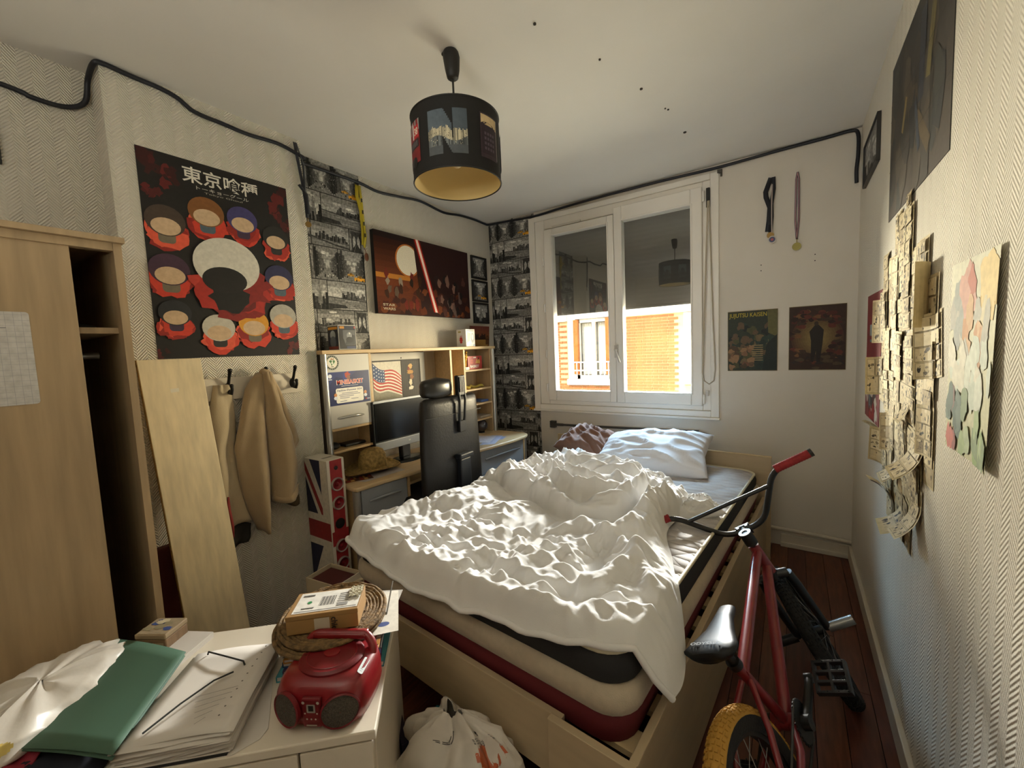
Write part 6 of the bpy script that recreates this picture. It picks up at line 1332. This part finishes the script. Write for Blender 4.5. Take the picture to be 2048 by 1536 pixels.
# coat rail with hooks, jackets
rail = thing('coat_rail', 'white wooden coat rail with black iron hooks below the black poster', 'coat rail', (XB, .65, 1.215))
m = MB(); m.bb(0, .018, 0, .565, 0, .108); m.build('board', mat('rail_white', '#c9bfac', .5), rail, bevel=.003)
IRON = mat('black_iron', '#15130f', .45, metal=.4)
def hook(y, z):
    m = MB(); m.ell((.022, y, z), (.006, .017, .026)); m.tube([(.022, y, z), (.035, y, z-.022), (.055, y, z-.025), (.066, y, z-.005), (.064, y, z+.012)], [.010, .008, .007, .007, .008], 8); m.tube([(.024, y, z+.01), (.038, y, z+.035), (.050, y, z+.062), (.060, y, z+.082)], [.009, .007, .007, .009], 8); m.ell((.061, y, z+.086), (.010, .010, .010)); m.ell((.064, y, z+.014), (.009, .009, .009))
    return m.build('hook', IRON, rail, smooth=60)
for y in (.208, .37, .518): hook(y, .055)
def garment(mb, L_, Rr, ztop, zbot, x0, bulge, nf, seed, n=26, nv=30):
    def at(P, z):
        for (z_a, y_a), (z_b, y_b) in zip(P, P[1:]):
            if z_a >= z >= z_b: return lerp(y_a, y_b, (z_a-z)/max(z_a-z_b, 1e-6))
        return P[-1][1]
    def fn(u, v):
        z = lerp(ztop, zbot, v); a, b = at(L_, z), at(Rr, z); y = lerp(a, b, u)
        x = x0+bulge*math.sin(math.pi*u)**.7*min(1, .35+v)+.012*math.sin(u*nf+seed+v*2.2)*min(1, v*2)+.010*noise.noise(Vector((u*3+seed, v*5, seed)))
        return (x, y, z+.012*math.sin(u*5+seed)*v*v)
    mb.grid(fn, n, nv)
JK = mat('khaki_sweatshirt', '#a18b6a', .95, sheen=.3, noise_s=12, noise_a=.06, bump_s=400, bump_a=.35)
jk = thing('khaki_jacket', 'khaki sweatshirt hanging from the middle hook of the coat rail', 'jacket', (0, 0, 0))
m = MB(); garment(m, [(1.335, .985), (1.27, .93), (1.14, .892), (.98, .852), (.80, .862), (.66, .885), (.54, .925)], [(1.335, 1.03), (1.27, 1.02), (1.14, 1.0), (.98, 1.005), (.80, 1.0), (.66, .985), (.54, .955)], 1.335, .54, XB+.04, .07, 9, 1.)
m.build('body', JK, jk, smooth=70, solid=.012)
m = MB(); garment(m, [(1.34, 1.00), (1.25, 1.0), (1.1, .995), (.9, 1.0), (.68, .99)], [(1.34, 1.03), (1.25, 1.05), (1.12, 1.075), (1.0, 1.11), (.85, 1.125), (.74, 1.12), (.68, 1.10)], 1.34, .685, XB+.075, .055, 6, 3.)
sl_ = m.build('sleeve', JK, jk, smooth=70, solid=.012)
m = MB(); garment(m, [(1.335, 1.02), (1.2, 1.05), (1.0, 1.08), (.9, 1.09)], [(1.335, 1.04), (1.25, 1.08), (1.1, 1.13), (.96, 1.165), (.9, 1.12)], 1.335, .90, XB+.045, .04, 5, 5.)
m.build('sleeve', JK, jk, smooth=70, solid=.012)
m = MB(); garment(m, [(.735, 1.0), (.685, .99)], [(.735, 1.118), (.685, 1.108)], .735, .680, XB+.085, .058, 6, 3., n=20, nv=4); m.build('cuff', JK, sl_, smooth=70, solid=.012)
m = MB(); garment(m, [(.74, 1.07), (.62, 1.06)], [(.74, 1.12), (.64, 1.125)], .74, .63, XB+.05, .03, 5, 2., n=10, nv=6); m.build('under_hem', mat('dark_khaki', '#4d4232', .95), jk, smooth=70, solid=.01)
hd2 = MB(); hd2.ell((XB+.055, 1.015, 1.33), (.022, .028, .03)); hd2.build('hood_tip', JK, jk, smooth=70)
g2_ = thing('beige_cardigan', 'beige garment with dark hem hanging behind the leaning board', 'garment', (0, 0, 0))
m = MB(); garment(m, [(1.29, .80), (1.0, .74), (.60, .72)], [(1.29, .87), (1.1, .875), (.95, .855), (.8, .865), (.60, .90)], 1.29, .60, XB+.02, .03, 8, 4.); m.build('body', mat('beige_knit', '#b3a283', .95, sheen=.2, bump_s=300, bump_a=.3), g2_, smooth=70, solid=.01)
m = MB(); garment(m, [(.60, .75), (.5, .75)], [(.60, .90), (.52, .885), (.48, .86)], .605, .50, XB+.02, .03, 8, 4., n=14, nv=6); m.build('hem', mat('dark_knit', '#2a2722', .95), g2_, smooth=70, solid=.012)
m = MB(); m.tube([(XB+.06, .80, .76), (XB+.075, .79, .70), (XB+.07, .80, .62), (XB+.06, .805, .56)], [.004, .010, .009, .003], 8); m.build('red_ribbon', mat('red_cloth', '#8d2f2b', .8), g2_, smooth=60)
# ================================================================== medals and ribbons
def strap(mb, P, w_, nrm):
    P = [Vector(q) for q in P]; nrm = Vector(nrm)
    k = len(mb.v); 
    for i, q in enumerate(P):
        t = (P[min(i+1, len(P)-1)]-P[max(i-1, 0)]).normalized(); s = t.cross(nrm).normalized()*(w_/2); ww = s
        mb.v += [tuple(q-ww), tuple(q+ww)]
    for i in range(len(P)-1): mb.f.append((k+2*i, k+2*i+1, k+2*i+3, k+2*i+2)); mb.mi.append(mb.cur)
NAVY = mat('navy_ribbon', '#14161f', .7, sheen=.2); GOLDM = mat('medal_gold', '#8a6d38', .4, metal=.5)
def disc(mb, c, r, axis, t=.004):
    a = Vector(axis).normalized(); mb.cyl(Vector(c)-a*t/2, Vector(c)+a*t/2, r, n=28)
# lanyard at the chimney breast corner
t = thing('medal_lanyard', 'black lanyard with small bronze medal hanging at the chimney breast corner', 'medal', (XB, 1.30, 2.30))
m = MB(); strap(m, [(.014, -.006, .27), (.018, .004, .17), (.020, .016, .07), (.016, .030, -.04), (.012, .034, -.12)], .018, (1, .1, 0)); strap(m, [(.016, .002, .27), (.024, .030, .16), (.022, .028, .02), (.015, .036, -.12)], .014, (1, .5, 0)); strap(m, [(.014, .0, .05), (.03, .03, .0), (.02, .04, -.1)], .016, (1, -.3, 0))
m.build('ribbon', NAVY, t, smooth=60, solid=.002)
m = MB(); disc(m, (.014, .036, -.155), .016, (1, -.3, 0)); m.tube([(.014, .036, -.12), (.014, .036, -.14)], .002, 6); m.build('medal', GOLDM, t, smooth=40)
# yellow ribbon
t = thing('yellow_ribbon', 'yellow lettered ribbon with bronze medal hanging over the city wallpaper', 'medal', (XA, 1.79, 2.30))
YL = mat('yellow_ribbon_cloth', '#b5a21f', .7)
m = MB(); strap(m, [(.012, -.012, .225), (.02, -.022, .15), (.016, .004, .06), (.012, .012, -.06), (.012, .008, -.16)], .026, (1, 0, 0)); strap(m, [(.016, .006, .225), (.016, .014, .12), (.014, .020, 0), (.016, .028, -.10), (.012, .014, -.175)], .020, (1, .2, 0)); rb_ = m.build('ribbon', YL, t, smooth=60, solid=.002)
m = MB()
for k in range(4): m.box((.023, .010+.003*k, .13-.075*k), (.002, .010, .024))
m.build('lettering', BLKC, rb_)
m = MB(); m.ell((.014, .026, -.235), (.003, .016, .028)); m.tube([(.012, .014, -.175), (.014, .024, -.21)], .002, 6); m.build('medal', mat('medal_bronze', '#6f4632', .4, metal=.6), t, smooth=50)
# two medals on the window wall
t = thing('navy_medal', 'navy ribbon medal with white and blue disc on the window wall', 'medal', (-.12, YB, 2.18))
m = MB(); strap(m, [(-.004, -.012, .245), (-.032, -.02, .16), (-.030, -.014, .13), (-.008, -.018, .06), (-.012, -.014, -.02), (-.020, -.014, -.09)], .028, (0, -1, 0)); strap(m, [(.010, -.016, .245), (.012, -.02, .17), (.0, -.022, .08), (.002, -.016, 0), (-.004, -.012, -.10)], .022, (0, -1, .1)); m.build('ribbon', NAVY, t, smooth=60, solid=.002)
m = MB(); strap(m, [(.004, -.024, .20), (.002, -.026, .06), (.004, -.020, -.10)], .006, (0, -1, 0)); m.build('white_stripe', mat('white_red_stripe', '#a89a95', .7), t, solid=.001)
m = MB(); disc(m, (-.004, -.014, -.115), .020, (0, 1, 0)); m.build('medal', GOLDM, t, smooth=40)
m = MB(); disc(m, (.006, -.020, -.145), .023, (0, 1, 0)); dsc = m.build('medal', mat('medal_white', '#c9c5bd', .4), t, smooth=40)
p = Print(); p.ell(0, 0, .017, .017, '#2b2f5c'); p.ell(0, 0, .008, .008, '#a8434a'); p.ring(0, 0, .0185, .0195, '#8d8a9a'); p.build('medal_print', dsc, on_back(.006, -.022, -.145), PRINT_GLOSS)
t = thing('striped_medal', 'gold medal on a thin red white and blue ribbon on the window wall', 'medal', (.017, YB, 2.18))
m = MB(); 
for s in (-1, 1): strap(m, [(.0, -.010, .243), (.007*s, -.012, .2), (.009*s, -.012, -.05), (.0, -.012, -.165)], .010, (0, -1, 0))
rb_ = m.build('ribbon', mat('striped_ribbon', '#4c3b58', .7), t, smooth=60, solid=.0015)
m = MB()
for s in (-1, 1): strap(m, [(.0, -.0135, .24), (.007*s, -.0155, .2), (.009*s, -.0155, -.05), (.0, -.0155, -.163)], .004, (0, -1, 0))
m.build('stripe', mat('ribbon_red_stripe', '#b08a8a', .7), rb_, solid=.0006)
m = MB(); disc(m, (0, -.012, -.21), .024, (0, 1, 0)); m.tube([(0, -.012, -.165), (0, -.012, -.187)], .002, 6); m.build('medal', mat('pale_gold', '#8f8546', .45, metal=.4), t, smooth=40)
m = MB()
for x, z in ((-.175, 1.885), (-.175, 1.848), (.112, 1.908), (.112, 1.870)): m.cyl((x, YB-.0012, z), (x, YB+.003, z), .0035, n=8)
tag(m.build('screw_hole', mat('dark_hole', '#2a2520', .9), wb), kind='stuff')
# ================================================================== pictures on the left wall
def space_canvas(p, w, h):      # plain stand-in: dark red sunset with a glowing slanted bar
    n = 14
    for k in range(n):
        t = k/(n-1); c = mixc('#2a120c', '#6d3416', 1-abs(t-.38)*1.7) if abs(t-.38) < .58 else C('#1e0e0a'); p.rect(0, h*k/n, w, h*(k+1)/n, c, lift=False)
    p.z += p.step; p.rect(0, h*.44, w*.32, h*.5, '#b5742a'); p.rect(w*.84, h*.44, w, h*.48, '#a0652a', lift=False)
    p.ell(w*.30, h*.70, .118, .118, '#b56a2a', 32); p.ell(w*.30, h*.70, .105, .108, '#e0d6bf', 32)
    p.poly([(w*.42, 0), (w, 0), (w, h), (w*.36, h)], '#2a1310'); rng = random.Random(4)
    for k in range(60): p.blob(rng.uniform(.02, w-.02), rng.uniform(0, h*.34), .03, .028, rng.choice(['#5a2a12', '#3a1a10', '#6d3a1c', '#2a1512', '#4a1f14']), rng, 9, .4, lift=(k == 0))
    for k in range(24): p.blob(rng.uniform(w*.55, w*.93), rng.uniform(h*.05, h*.55), .022, .035, rng.choice(['#1b1312', '#4b2a22', '#5c4a42', '#2a1a18', '#7a5a4c']), rng, 10, .35, lift=(k == 0))
    for k in range(16): p.blob(rng.uniform(w*.08, w*.42), rng.uniform(h*.1, h*.52), .018, .034, rng.choice(['#2a1a10', '#5c4a3a', '#3a2010', '#8a7a68', '#6a2418']), rng, 10, .35, lift=(k == 0))
    for a, c in ((.030, '#7d1a10'), (.020, '#c23018'), (.0115, '#f0d8c8')):
        p.poly([(w*.40-a, h), (w*.40+a, h), (w*.575+a, h*.055), (w*.575-a, h*.055)], c)
    p.text('STAR', w*.045, h*.095, w*.155, h*.125, '#b5a48a', bold=.02); p.text('WARS', w*.045, h*.045, w*.155, h*.078, '#b5a48a', bold=.02)
canvas('space_canvas', 'wide dark red canvas with a glowing slanted bar above the hutch', on_left(XA+.004, 1.86, 1.69), .985, .568, .035, space_canvas, '#15110f')
def framed(name, label, m4, w_, h_, painter, fr='#141312', b=.018, cat='picture frame'):
    r_ = bpy.data.objects.new(name, None); COL.objects.link(r_); r_.matrix_world = m4; tag(r_, label, cat); FRm = mat('frame_'+fr[1:], fr, .45)
    m = MB(); m.bb(0, w_, 0, b, 0, .016).bb(0, w_, h_-b, h_, 0, .016).bb(0, b, b, h_-b, 0, .016).bb(w_-b, w_, b, h_-b, 0, .016); m.build('frame', FRm, r_, bevel=.002)
    MB().bb(b*.8, w_-b*.8, b*.8, h_-b*.8, .0, .006).build('mount', mat('grey_mount', '#8d8b86', .7), r_)
    p = Print(base=.0066); painter(p, b, w_, h_); p.build('print', r_, None, PRINT_PHOTO); return r_
def fp_(kind, seed, red=False):
    def f(p, b, w, h):
        city_panel(p, b, b, w-2*b, h-2*b, kind, random.Random(seed))
        if red:
            for k in range(4): p.line((b, h*.40+.022*k), (w*.55, h*.52+.02*k), .006, '#7d3f3a', lift=(k == 0))
    return f
framed('city_picture', 'top of the three small black frames beside the dark red canvas', on_left(XA, 2.930, 2.058), .222, .205, fp_('street', 5, True))
framed('city_picture', 'middle of the three small black frames beside the dark red canvas', on_left(XA, 2.930, 1.852), .226, .195, fp_('taxi', 6))
framed('city_picture', 'bottom of the three small black frames beside the dark red canvas', on_left(XA, 2.932, 1.655), .224, .190, fp_('tower', 7))
framed('black_picture', 'black framed picture on the wall above the wardrobe at the left edge', on_left(XA, -.02, 2.15), .285, .19, fp_('river', 9))
# ================================================================== posters on the window wall
def art_a(p, w, h):
    rng = random.Random(21); p.rect(0, 0, w, h, '#2e352c')
    for k in range(70): p.blob(rng.uniform(0.01, w-.01), rng.uniform(.01, h*.75), .022, .024, rng.choice(['#2a3a34', '#4a4a30', '#5c4a38', '#23302c', '#6a5a40', '#1f2624']), rng, 9, .4, lift=(k % 10 == 0))
    p.poly([(w*.82, h*.62), (w, h*.55), (w, h), (w*.80, h)], '#5f5b38'); p.poly([(w*.70, 0), (w, 0), (w, h*.6), (w*.8, h*.45)], '#1d2624')
    for k in range(8): p.rect(w*.50, h*(.17+.035*k), w*.72, h*(.185+.035*k), '#8a7a58', lift=(k == 0))
    for k in range(20): p.blob(rng.uniform(.02, w*.5), rng.uniform(.02, h*.4), .02, .018, rng.choice(['#6d4a3a', '#7a5a42', '#4a3a2c', '#8a6a4c']), rng, 9, .4, lift=(k == 0))
    p.text('JUJUTSU KAISEN', w*.03, h*.875, w*.79, h*.965, '#b3a23a', bold=.01)
    p.rect(0, 0, w, .004, '#6a5c3c'); p.rect(0, 0, .003, h, '#6a5c3c', lift=False); p.rect(w-.003, 0, w, h, '#6a5c3c', lift=False); p.rect(0, h-.004, w, h, '#6a5c3c', lift=False)
poster('green_poster', 'dark green poster with yellow title on the window wall, left of the pair', on_back(-.371, YB, 1.186), .292, .407, art_a, '#2b2b26')
def art_b(p, w, h):
    rng = random.Random(22); p.rect(0, 0, w, h, '#35211a')
    for k in range(9): p.ell(w*.5, h*.50, w*.46*(1-k*.09), h*.36*(1-k*.09), mixc('#4a3020', '#7d6a40', k/8), 26)
    for k in range(90):
        a = rng.uniform(0, 6.28); r = rng.uniform(.75, 1.25); x, y = w*.5+w*.42*r*math.cos(a), h*.5+h*.38*r*math.sin(a)
        if .01 < x < w-.02 and .01 < y < h-.02: p.blob(x, y, .020, .013, rng.choice(['#4a1f1a', '#5c2a20', '#2a1814', '#6d4a2c', '#3a2a20']), rng, 8, .4, lift=(k % 12 == 0))
    for k in range(30): p.blob(rng.uniform(.02, w-.02), rng.uniform(.01, h*.25), .025, .012, rng.choice(['#2a2220', '#4a3a2c', '#35241c']), rng, 8, .4, lift=(k == 0))
    p.poly([(w*.47, h*.70), (w*.53, h*.70), (w*.62, h*.62), (w*.60, h*.40), (w*.56, h*.13), (w*.50, h*.12), (w*.49, h*.30), (w*.44, h*.12), (w*.40, h*.13), (w*.40, h*.45), (w*.37, h*.60)], '#1f1a17'); p.ell(w*.49, h*.72, .011, .014, '#3a2c22')
    p.rect(0, 0, w, .004, '#6a5c3c'); p.rect(0, 0, .003, h, '#6a5c3c', lift=False); p.rect(w-.003, 0, w, h, '#6a5c3c', lift=False); p.rect(0, h-.004, w, h, '#6a5c3c', lift=False)
poster('brown_poster', 'dark brown poster with round glowing cave on the window wall', on_back(-.018, YB, 1.189), .291, .405, art_b, '#2b211c')
# ================================================================== right wall
def dusk(p, w, h):
    rng = random.Random(31)
    for k in range(10): p.rect(0, h*k/10, w, h*(k+1)/10, mixc('#4a3f34', '#2c2925', k/9), lift=False)
    p.z += p.step
    for k in range(46): p.blob(rng.uniform(.05, w-.05), rng.uniform(.05, h-.05), .05, .09, rng.choice(['#3a332b', '#2e2c2a', '#4d4336', '#37352f', '#413a31']), rng, 10, .4, lift=(k % 8 == 0))
    for a, b, c_, w_ in (((w*.80, h*.95), (w*.70, h*.5), '#6d6238', .05), ((w*.62, h*.9), (w*.60, h*.45), '#30323a', .07), ((w*.35, h*.62), (w*.28, h*.45), '#7d6a3c', .03), ((w*.55, h*.4), (w*.75, h*.15), '#5a4a30', .05), ((w*.52, h*.5), (w*.6, h*.2), '#333842', .03)): p.line(a, b, w_, c_)
    for y in (.33, .66): p.rect(0, h*y-.001, w, h*y+.001, '#23211f', lift=False)
    for x in (.25, .5, .75): p.rect(w*x-.001, 0, w*x+.001, h, '#26231f', lift=False)
poster('dark_poster', 'large dark folded poster high on the right wall', on_right(XR, 2.305, 1.848), .79, .585, dusk, '#2c2925')
framed('small_dark_picture', 'small dark picture high on the right wall near the corner', on_right(XR, 3.005, 2.185), .44, .215, fp_('tower', 12), '#2a2826', .004, 'picture')
def redp(p, w, h):
    rng = random.Random(41); p.rect(0, 0, w, h, '#7a2022'); p.rect(w*.22, h*.67, w*.78, h*.76, '#8d9a9a'); p.rect(w*.25, h*.62, w*.75, h*.64, '#5a7a86')
    for k in range(24): p.blob(rng.uniform(.03, w-.03), rng.uniform(.02, h*.45), .035, .04, rng.choice(['#b9aea2', '#8d3a36', '#5c6a70', '#c9bfb2', '#a33030', '#38322f']), rng, 10, .4, lift=(k % 6 == 0))
poster('red_poster', 'red poster half hidden behind the comic pages on the right wall', on_right(XR, 2.80, .985), .41, .605, redp, '#7a2022')
def pale(p, w, h):
    rng = random.Random(51)
    for k in range(12):
        for q in range(12): p.rect(w*q/12, h*k/12, w*(q+1)/12, h*(k+1)/12, mixc('#b9b58f', '#cfcbb4', k/11), lift=False)
    p.z += p.step
    def cloud(n, x0, x1, y0, y1, r, cols):
        for k in range(n): p.blob(rng.uniform(x0, x1), rng.uniform(y0, y1), r, r*1.5, rng.choice(cols), rng, 11, .3, lift=(k % 6 == 0))
    cloud(12, .02, .10, h*.62, h*.9, .022, ['#a8a49a', '#9a9c96', '#b5b1a4']); cloud(10, .08, .16, h*.78, h*.93, .024, ['#bf7f6e', '#b56a58', '#c9998a']); cloud(10, .19, .28, h*.76, h*.96, .026, ['#cfae6a', '#d9c088', '#c2a05c'])
    cloud(12, .10, .24, h*.5, h*.76, .022, ['#bf8d64', '#c9a27a', '#cfc2a0', '#b0aca0']); cloud(20, .02, .29, h*.3, h*.55, .024, ['#b9c0b0', '#c9ccbc', '#bfc4b4', '#cfc9b6']); cloud(10, .015, .10, h*.08, h*.3, .020, ['#4a5c52', '#5f7064', '#7a5a52']); cloud(12, .10, .28, h*.03, h*.3, .022, ['#8da36a', '#9aab7c', '#a3b08c', '#7f8f6c'])
    cloud(5, .03, .1, h*.02, h*.08, .016, ['#b55a4c', '#8d4a42'])
poster('pale_poster', 'pale watercolour style poster with curling edge on the right wall', on_right(XR, 1.443, 1.115), .30, .437, pale, '#cfcbb4', curl=lambda x, y, z: (x, y, z+.012*max(0, (x-.18)/.12)**2*(1-.6*y/.437)))
# collage of comic pages
col = thing('page_collage', 'collage of yellowed comic pages, some peeling and curled, on the right wall', 'collage', (XR, 1.9, 0))
outl = [(1.84, 1.81), (2.09, 1.81), (2.33, 1.70), (2.33, 1.45), (2.30, 1.20), (2.25, .95), (2.14, .73), (1.78, .76), (1.60, .88), (1.50, 1.19), (1.50, 1.47), (1.63, 1.62)]
def inside(y, z):
    c_ = False
    for (a, b), (d, e) in zip(outl, outl[1:]+outl[:1]):
        if (b > z) != (e > z) and y < (d-a)*(z-b)/(e-b)+a: c_ = not c_
    return c_
rng = random.Random(77); pages = []
for i in range(9):
    for j in range(8):
        y = 1.50+.098*i+rng.uniform(-.012, .012); z = .74+.145*j+rng.uniform(-.03, .03)
        if inside(y+.0, z): pages.append((y, z))
PB = ['#c2b083', '#c9b78c', '#b9a578', '#cfbd94']
def page(y, z, k, w_=.112, h_=.168, rot=0, curl=0, ax=0, roll=0):
    p = Print(base=.0, step=.00015); base = PB[k % 4]; nx, ny = 8, 10; r2 = random.Random(k*7+1)
    p.z = 0
    def quadgrid(x0, y0, x1, y1, col, lift=True, n=4):
        for a in range(n):
            for b in range(n): p.rect(lerp(x0, x1, a/n), lerp(y0, y1, b/n), lerp(x0, x1, (a+1)/n), lerp(y0, y1, (b+1)/n), col, lift=(lift and a+b == 0))
    quadgrid(0, 0, w_, h_, base, n=8)
    rows = r2.choice([2, 3, 3, 4]); yy = .006
    for r_ in range(rows):
        hh = (h_-.012)/rows-.003; cols = r2.choice([1, 2, 2, 3]); xx = .006
        for c_ in range(cols):
            ww = (w_-.012)/cols-.003; quadgrid(xx, yy, xx+ww, yy+hh, '#7a6b50'); quadgrid(xx+.0012, yy+.0012, xx+ww-.0012, yy+hh-.0012, r2.choice(['#cdbb92', '#c5b186', '#a8946e', '#d6c59c']))
            for q in range(9):
                cx, cy = r2.uniform(xx+.006, xx+ww-.006), r2.uniform(yy+.006, yy+hh-.006)
                if q < 4: p.blob(cx, cy, r2.uniform(.003, .007), r2.uniform(.003, .009), r2.choice(['#4a3f30', '#2f281f', '#8a7859', '#5c503c']), r2, 8, .4, lift=(q == 0))
                elif q < 8: a_ = r2.uniform(0, 6.3); p.line((cx, cy), (cx+.012*math.cos(a_)*.5, cy+.016*math.sin(a_)*.5), .0012, '#3a3126', lift=(q == 4))
                else: p.ell(cx, cy, .007, .005, '#d3c29c', 10)
            xx += ww+.003
        yy += hh+.003
    off = .0015+.0012*(k % 5)
    def wr(x, y_, zz):
        u, v = x/w_-.5, y_/h_-.5; o_ = off+zz; X, Y = x-w_/2, y_-h_/2
        if curl:
            t = {0: u+.5, 1: .5-u, 2: v+.5, 3: .5-v}[ax]; t = max(0, t-.25)/.75; ang = curl*t; rad = (.75*(w_ if ax < 2 else h_))/max(curl, .1)
            o_ = off+rad*(1-math.cos(ang))+zz*math.cos(ang); d_ = (rad-zz)*math.sin(ang)
            L_ = (w_ if ax < 2 else h_)
            if ax == 0: X = -w_/2+.25*w_+d_ if t > 0 else X
            if ax == 1: X = w_/2-.25*w_-d_ if t > 0 else X
            if ax == 2: Y = -h_/2+.25*h_+d_ if t > 0 else Y
            if ax == 3: Y = h_/2-.25*h_-d_ if t > 0 else Y
        else: o_ += .004*(abs(2*u)**3)*((k*13) % 3)/2
        c_, s_ = math.cos(rot), math.sin(rot)
        return (X*c_-Y*s_, X*s_+Y*c_, o_)
    o = p.build('page', col, Matrix.Translation((0, y-1.9, z)) @ frame_m((0, 0, 0), (0, -1, 0), (0, 0, 1)), PRINT, warp=wr)
    return o
for k, (y, z) in enumerate(pages): page(y, z, k, rot=rng.uniform(-.05, .05))
curls_raw = [(1.62, 1.50, .13, .2, 0, 2.0, 0), (1.56, 1.36, .13, .2, .15, 1.6, 1), (1.70, 1.02, .15, .19, -.05, 2.0, 3), (2.30, 1.45, .12, .2, .0, 1.6, 1), (2.33, 1.22, .12, .18, .1, 2.6, 1), (2.32, .98, .13, .16, .2, 2.3, 2), (2.24, .93, .13, .17, -.2, 2.0, 1), (1.68, .84, .13, .19, .1, 1.8, 3), (1.83, .78, .12, .17, -.15, 2.4, 3), (2.05, .80, .11, .18, .1, 2.4, 2), (1.95, .93, .11, .17, -.1, 1.9, 3), (2.10, 1.02, .10, .16, .1, 1.8, 1), (1.84, 1.16, .10, .14, .0, 1.2, 3), (1.58, 1.12, .10, .16, 0, 1.1, 1), (1.90, 1.80, .07, .13, .03, 0, 0), (2.08, 1.78, .07, .12, -.03, 0, 0)]
curls = [(y, z, w_*.9, h_*.9, r_, c_*.55, a_) for y, z, w_, h_, r_, c_, a_ in curls_raw]
for k, (y, z, w_, h_, rot, cu, ax) in enumerate(curls): page(y, z, 200+k, w_, h_, rot, cu, ax)
# ================================================================== under the window
rd_ = thing('curtain_rod', 'dark grey rod with square end bracket fixed below the window', 'rod', (-1.76, YB, .72))
DG = mat('dark_grey_metal', '#4a4743', .5, metal=.3)
m = MB(); m.cyl((.02, -.03, .0), (1.20, -.03, .024), .0095, n=12); m.cyl((.02, -.03, .0), (.10, -.03, .0015), .012, n=12); m.cyl((1.17, -.03, .023), (1.205, -.03, .024), .012, n=12); m.build('tube', DG, rd_, smooth=50)
m = MB(); m.bb(-.03, .022, -.036, -.002, -.03, .03)
for k in range(4): m.bb(-.032, .024, -.040, -.034, -.024+.014*k, -.018+.014*k)
m.build('end_bracket', DG, rd_, bevel=.002)
m = MB(); m.tube([(1.205, -.03, .024), (1.25, -.03, .018), (1.275, -.03, .012)], .0018, 6); m.build('wire', DG, rd_)
ra = thing('radiator', 'old cream cast iron radiator behind the headboard', 'radiator', (-1.52, YB-.012, 0))
RM_ = mat('radiator_cream', '#b9ae94', .5, noise_s=9, noise_a=.08)
sec = None
for k in range(13):
    if sec is None:
        m = MB()
        for y in (-.075, -.045, -.015): m.tube([(0, y, .10), (0, y, .64)], .012, 8)
        m.loft([[(.026*math.cos(a)*s_, -.045+.045*math.sin(a)*s_, z) for a in [2*math.pi*j/16 for j in range(16)]] for z, s_ in ((.60, .55), (.625, 1), (.655, 1), (.668, .5))]); m.loft([[(.026*math.cos(a)*s_, -.045+.045*math.sin(a)*s_, z) for a in [2*math.pi*j/16 for j in range(16)]] for z, s_ in ((.07, .55), (.085, 1), (.11, 1), (.125, .5))])
        sec = m.build('section', RM_, ra, smooth=50)
        o = sec
    else:
        o = sec.copy(); COL.objects.link(o); o.parent = ra
    o.location = (.03+.056*k, 0, 0)
m = MB(); m.cyl((.74, -.045, .63), (.80, -.045, .63), .016, n=12); m.cyl((.785, -.045, .62), (.785, -.045, .66), .022, n=14); m.cyl((-.02, -.045, .64), (.02, -.045, .64), .014, n=12); m.build('valve', RM_, ra, smooth=50)
m = MB(); m.bb(.02, .06, -.06, -.03, 0, .09).bb(.66, .70, -.06, -.03, 0, .09); m.build('foot', RM_, ra)
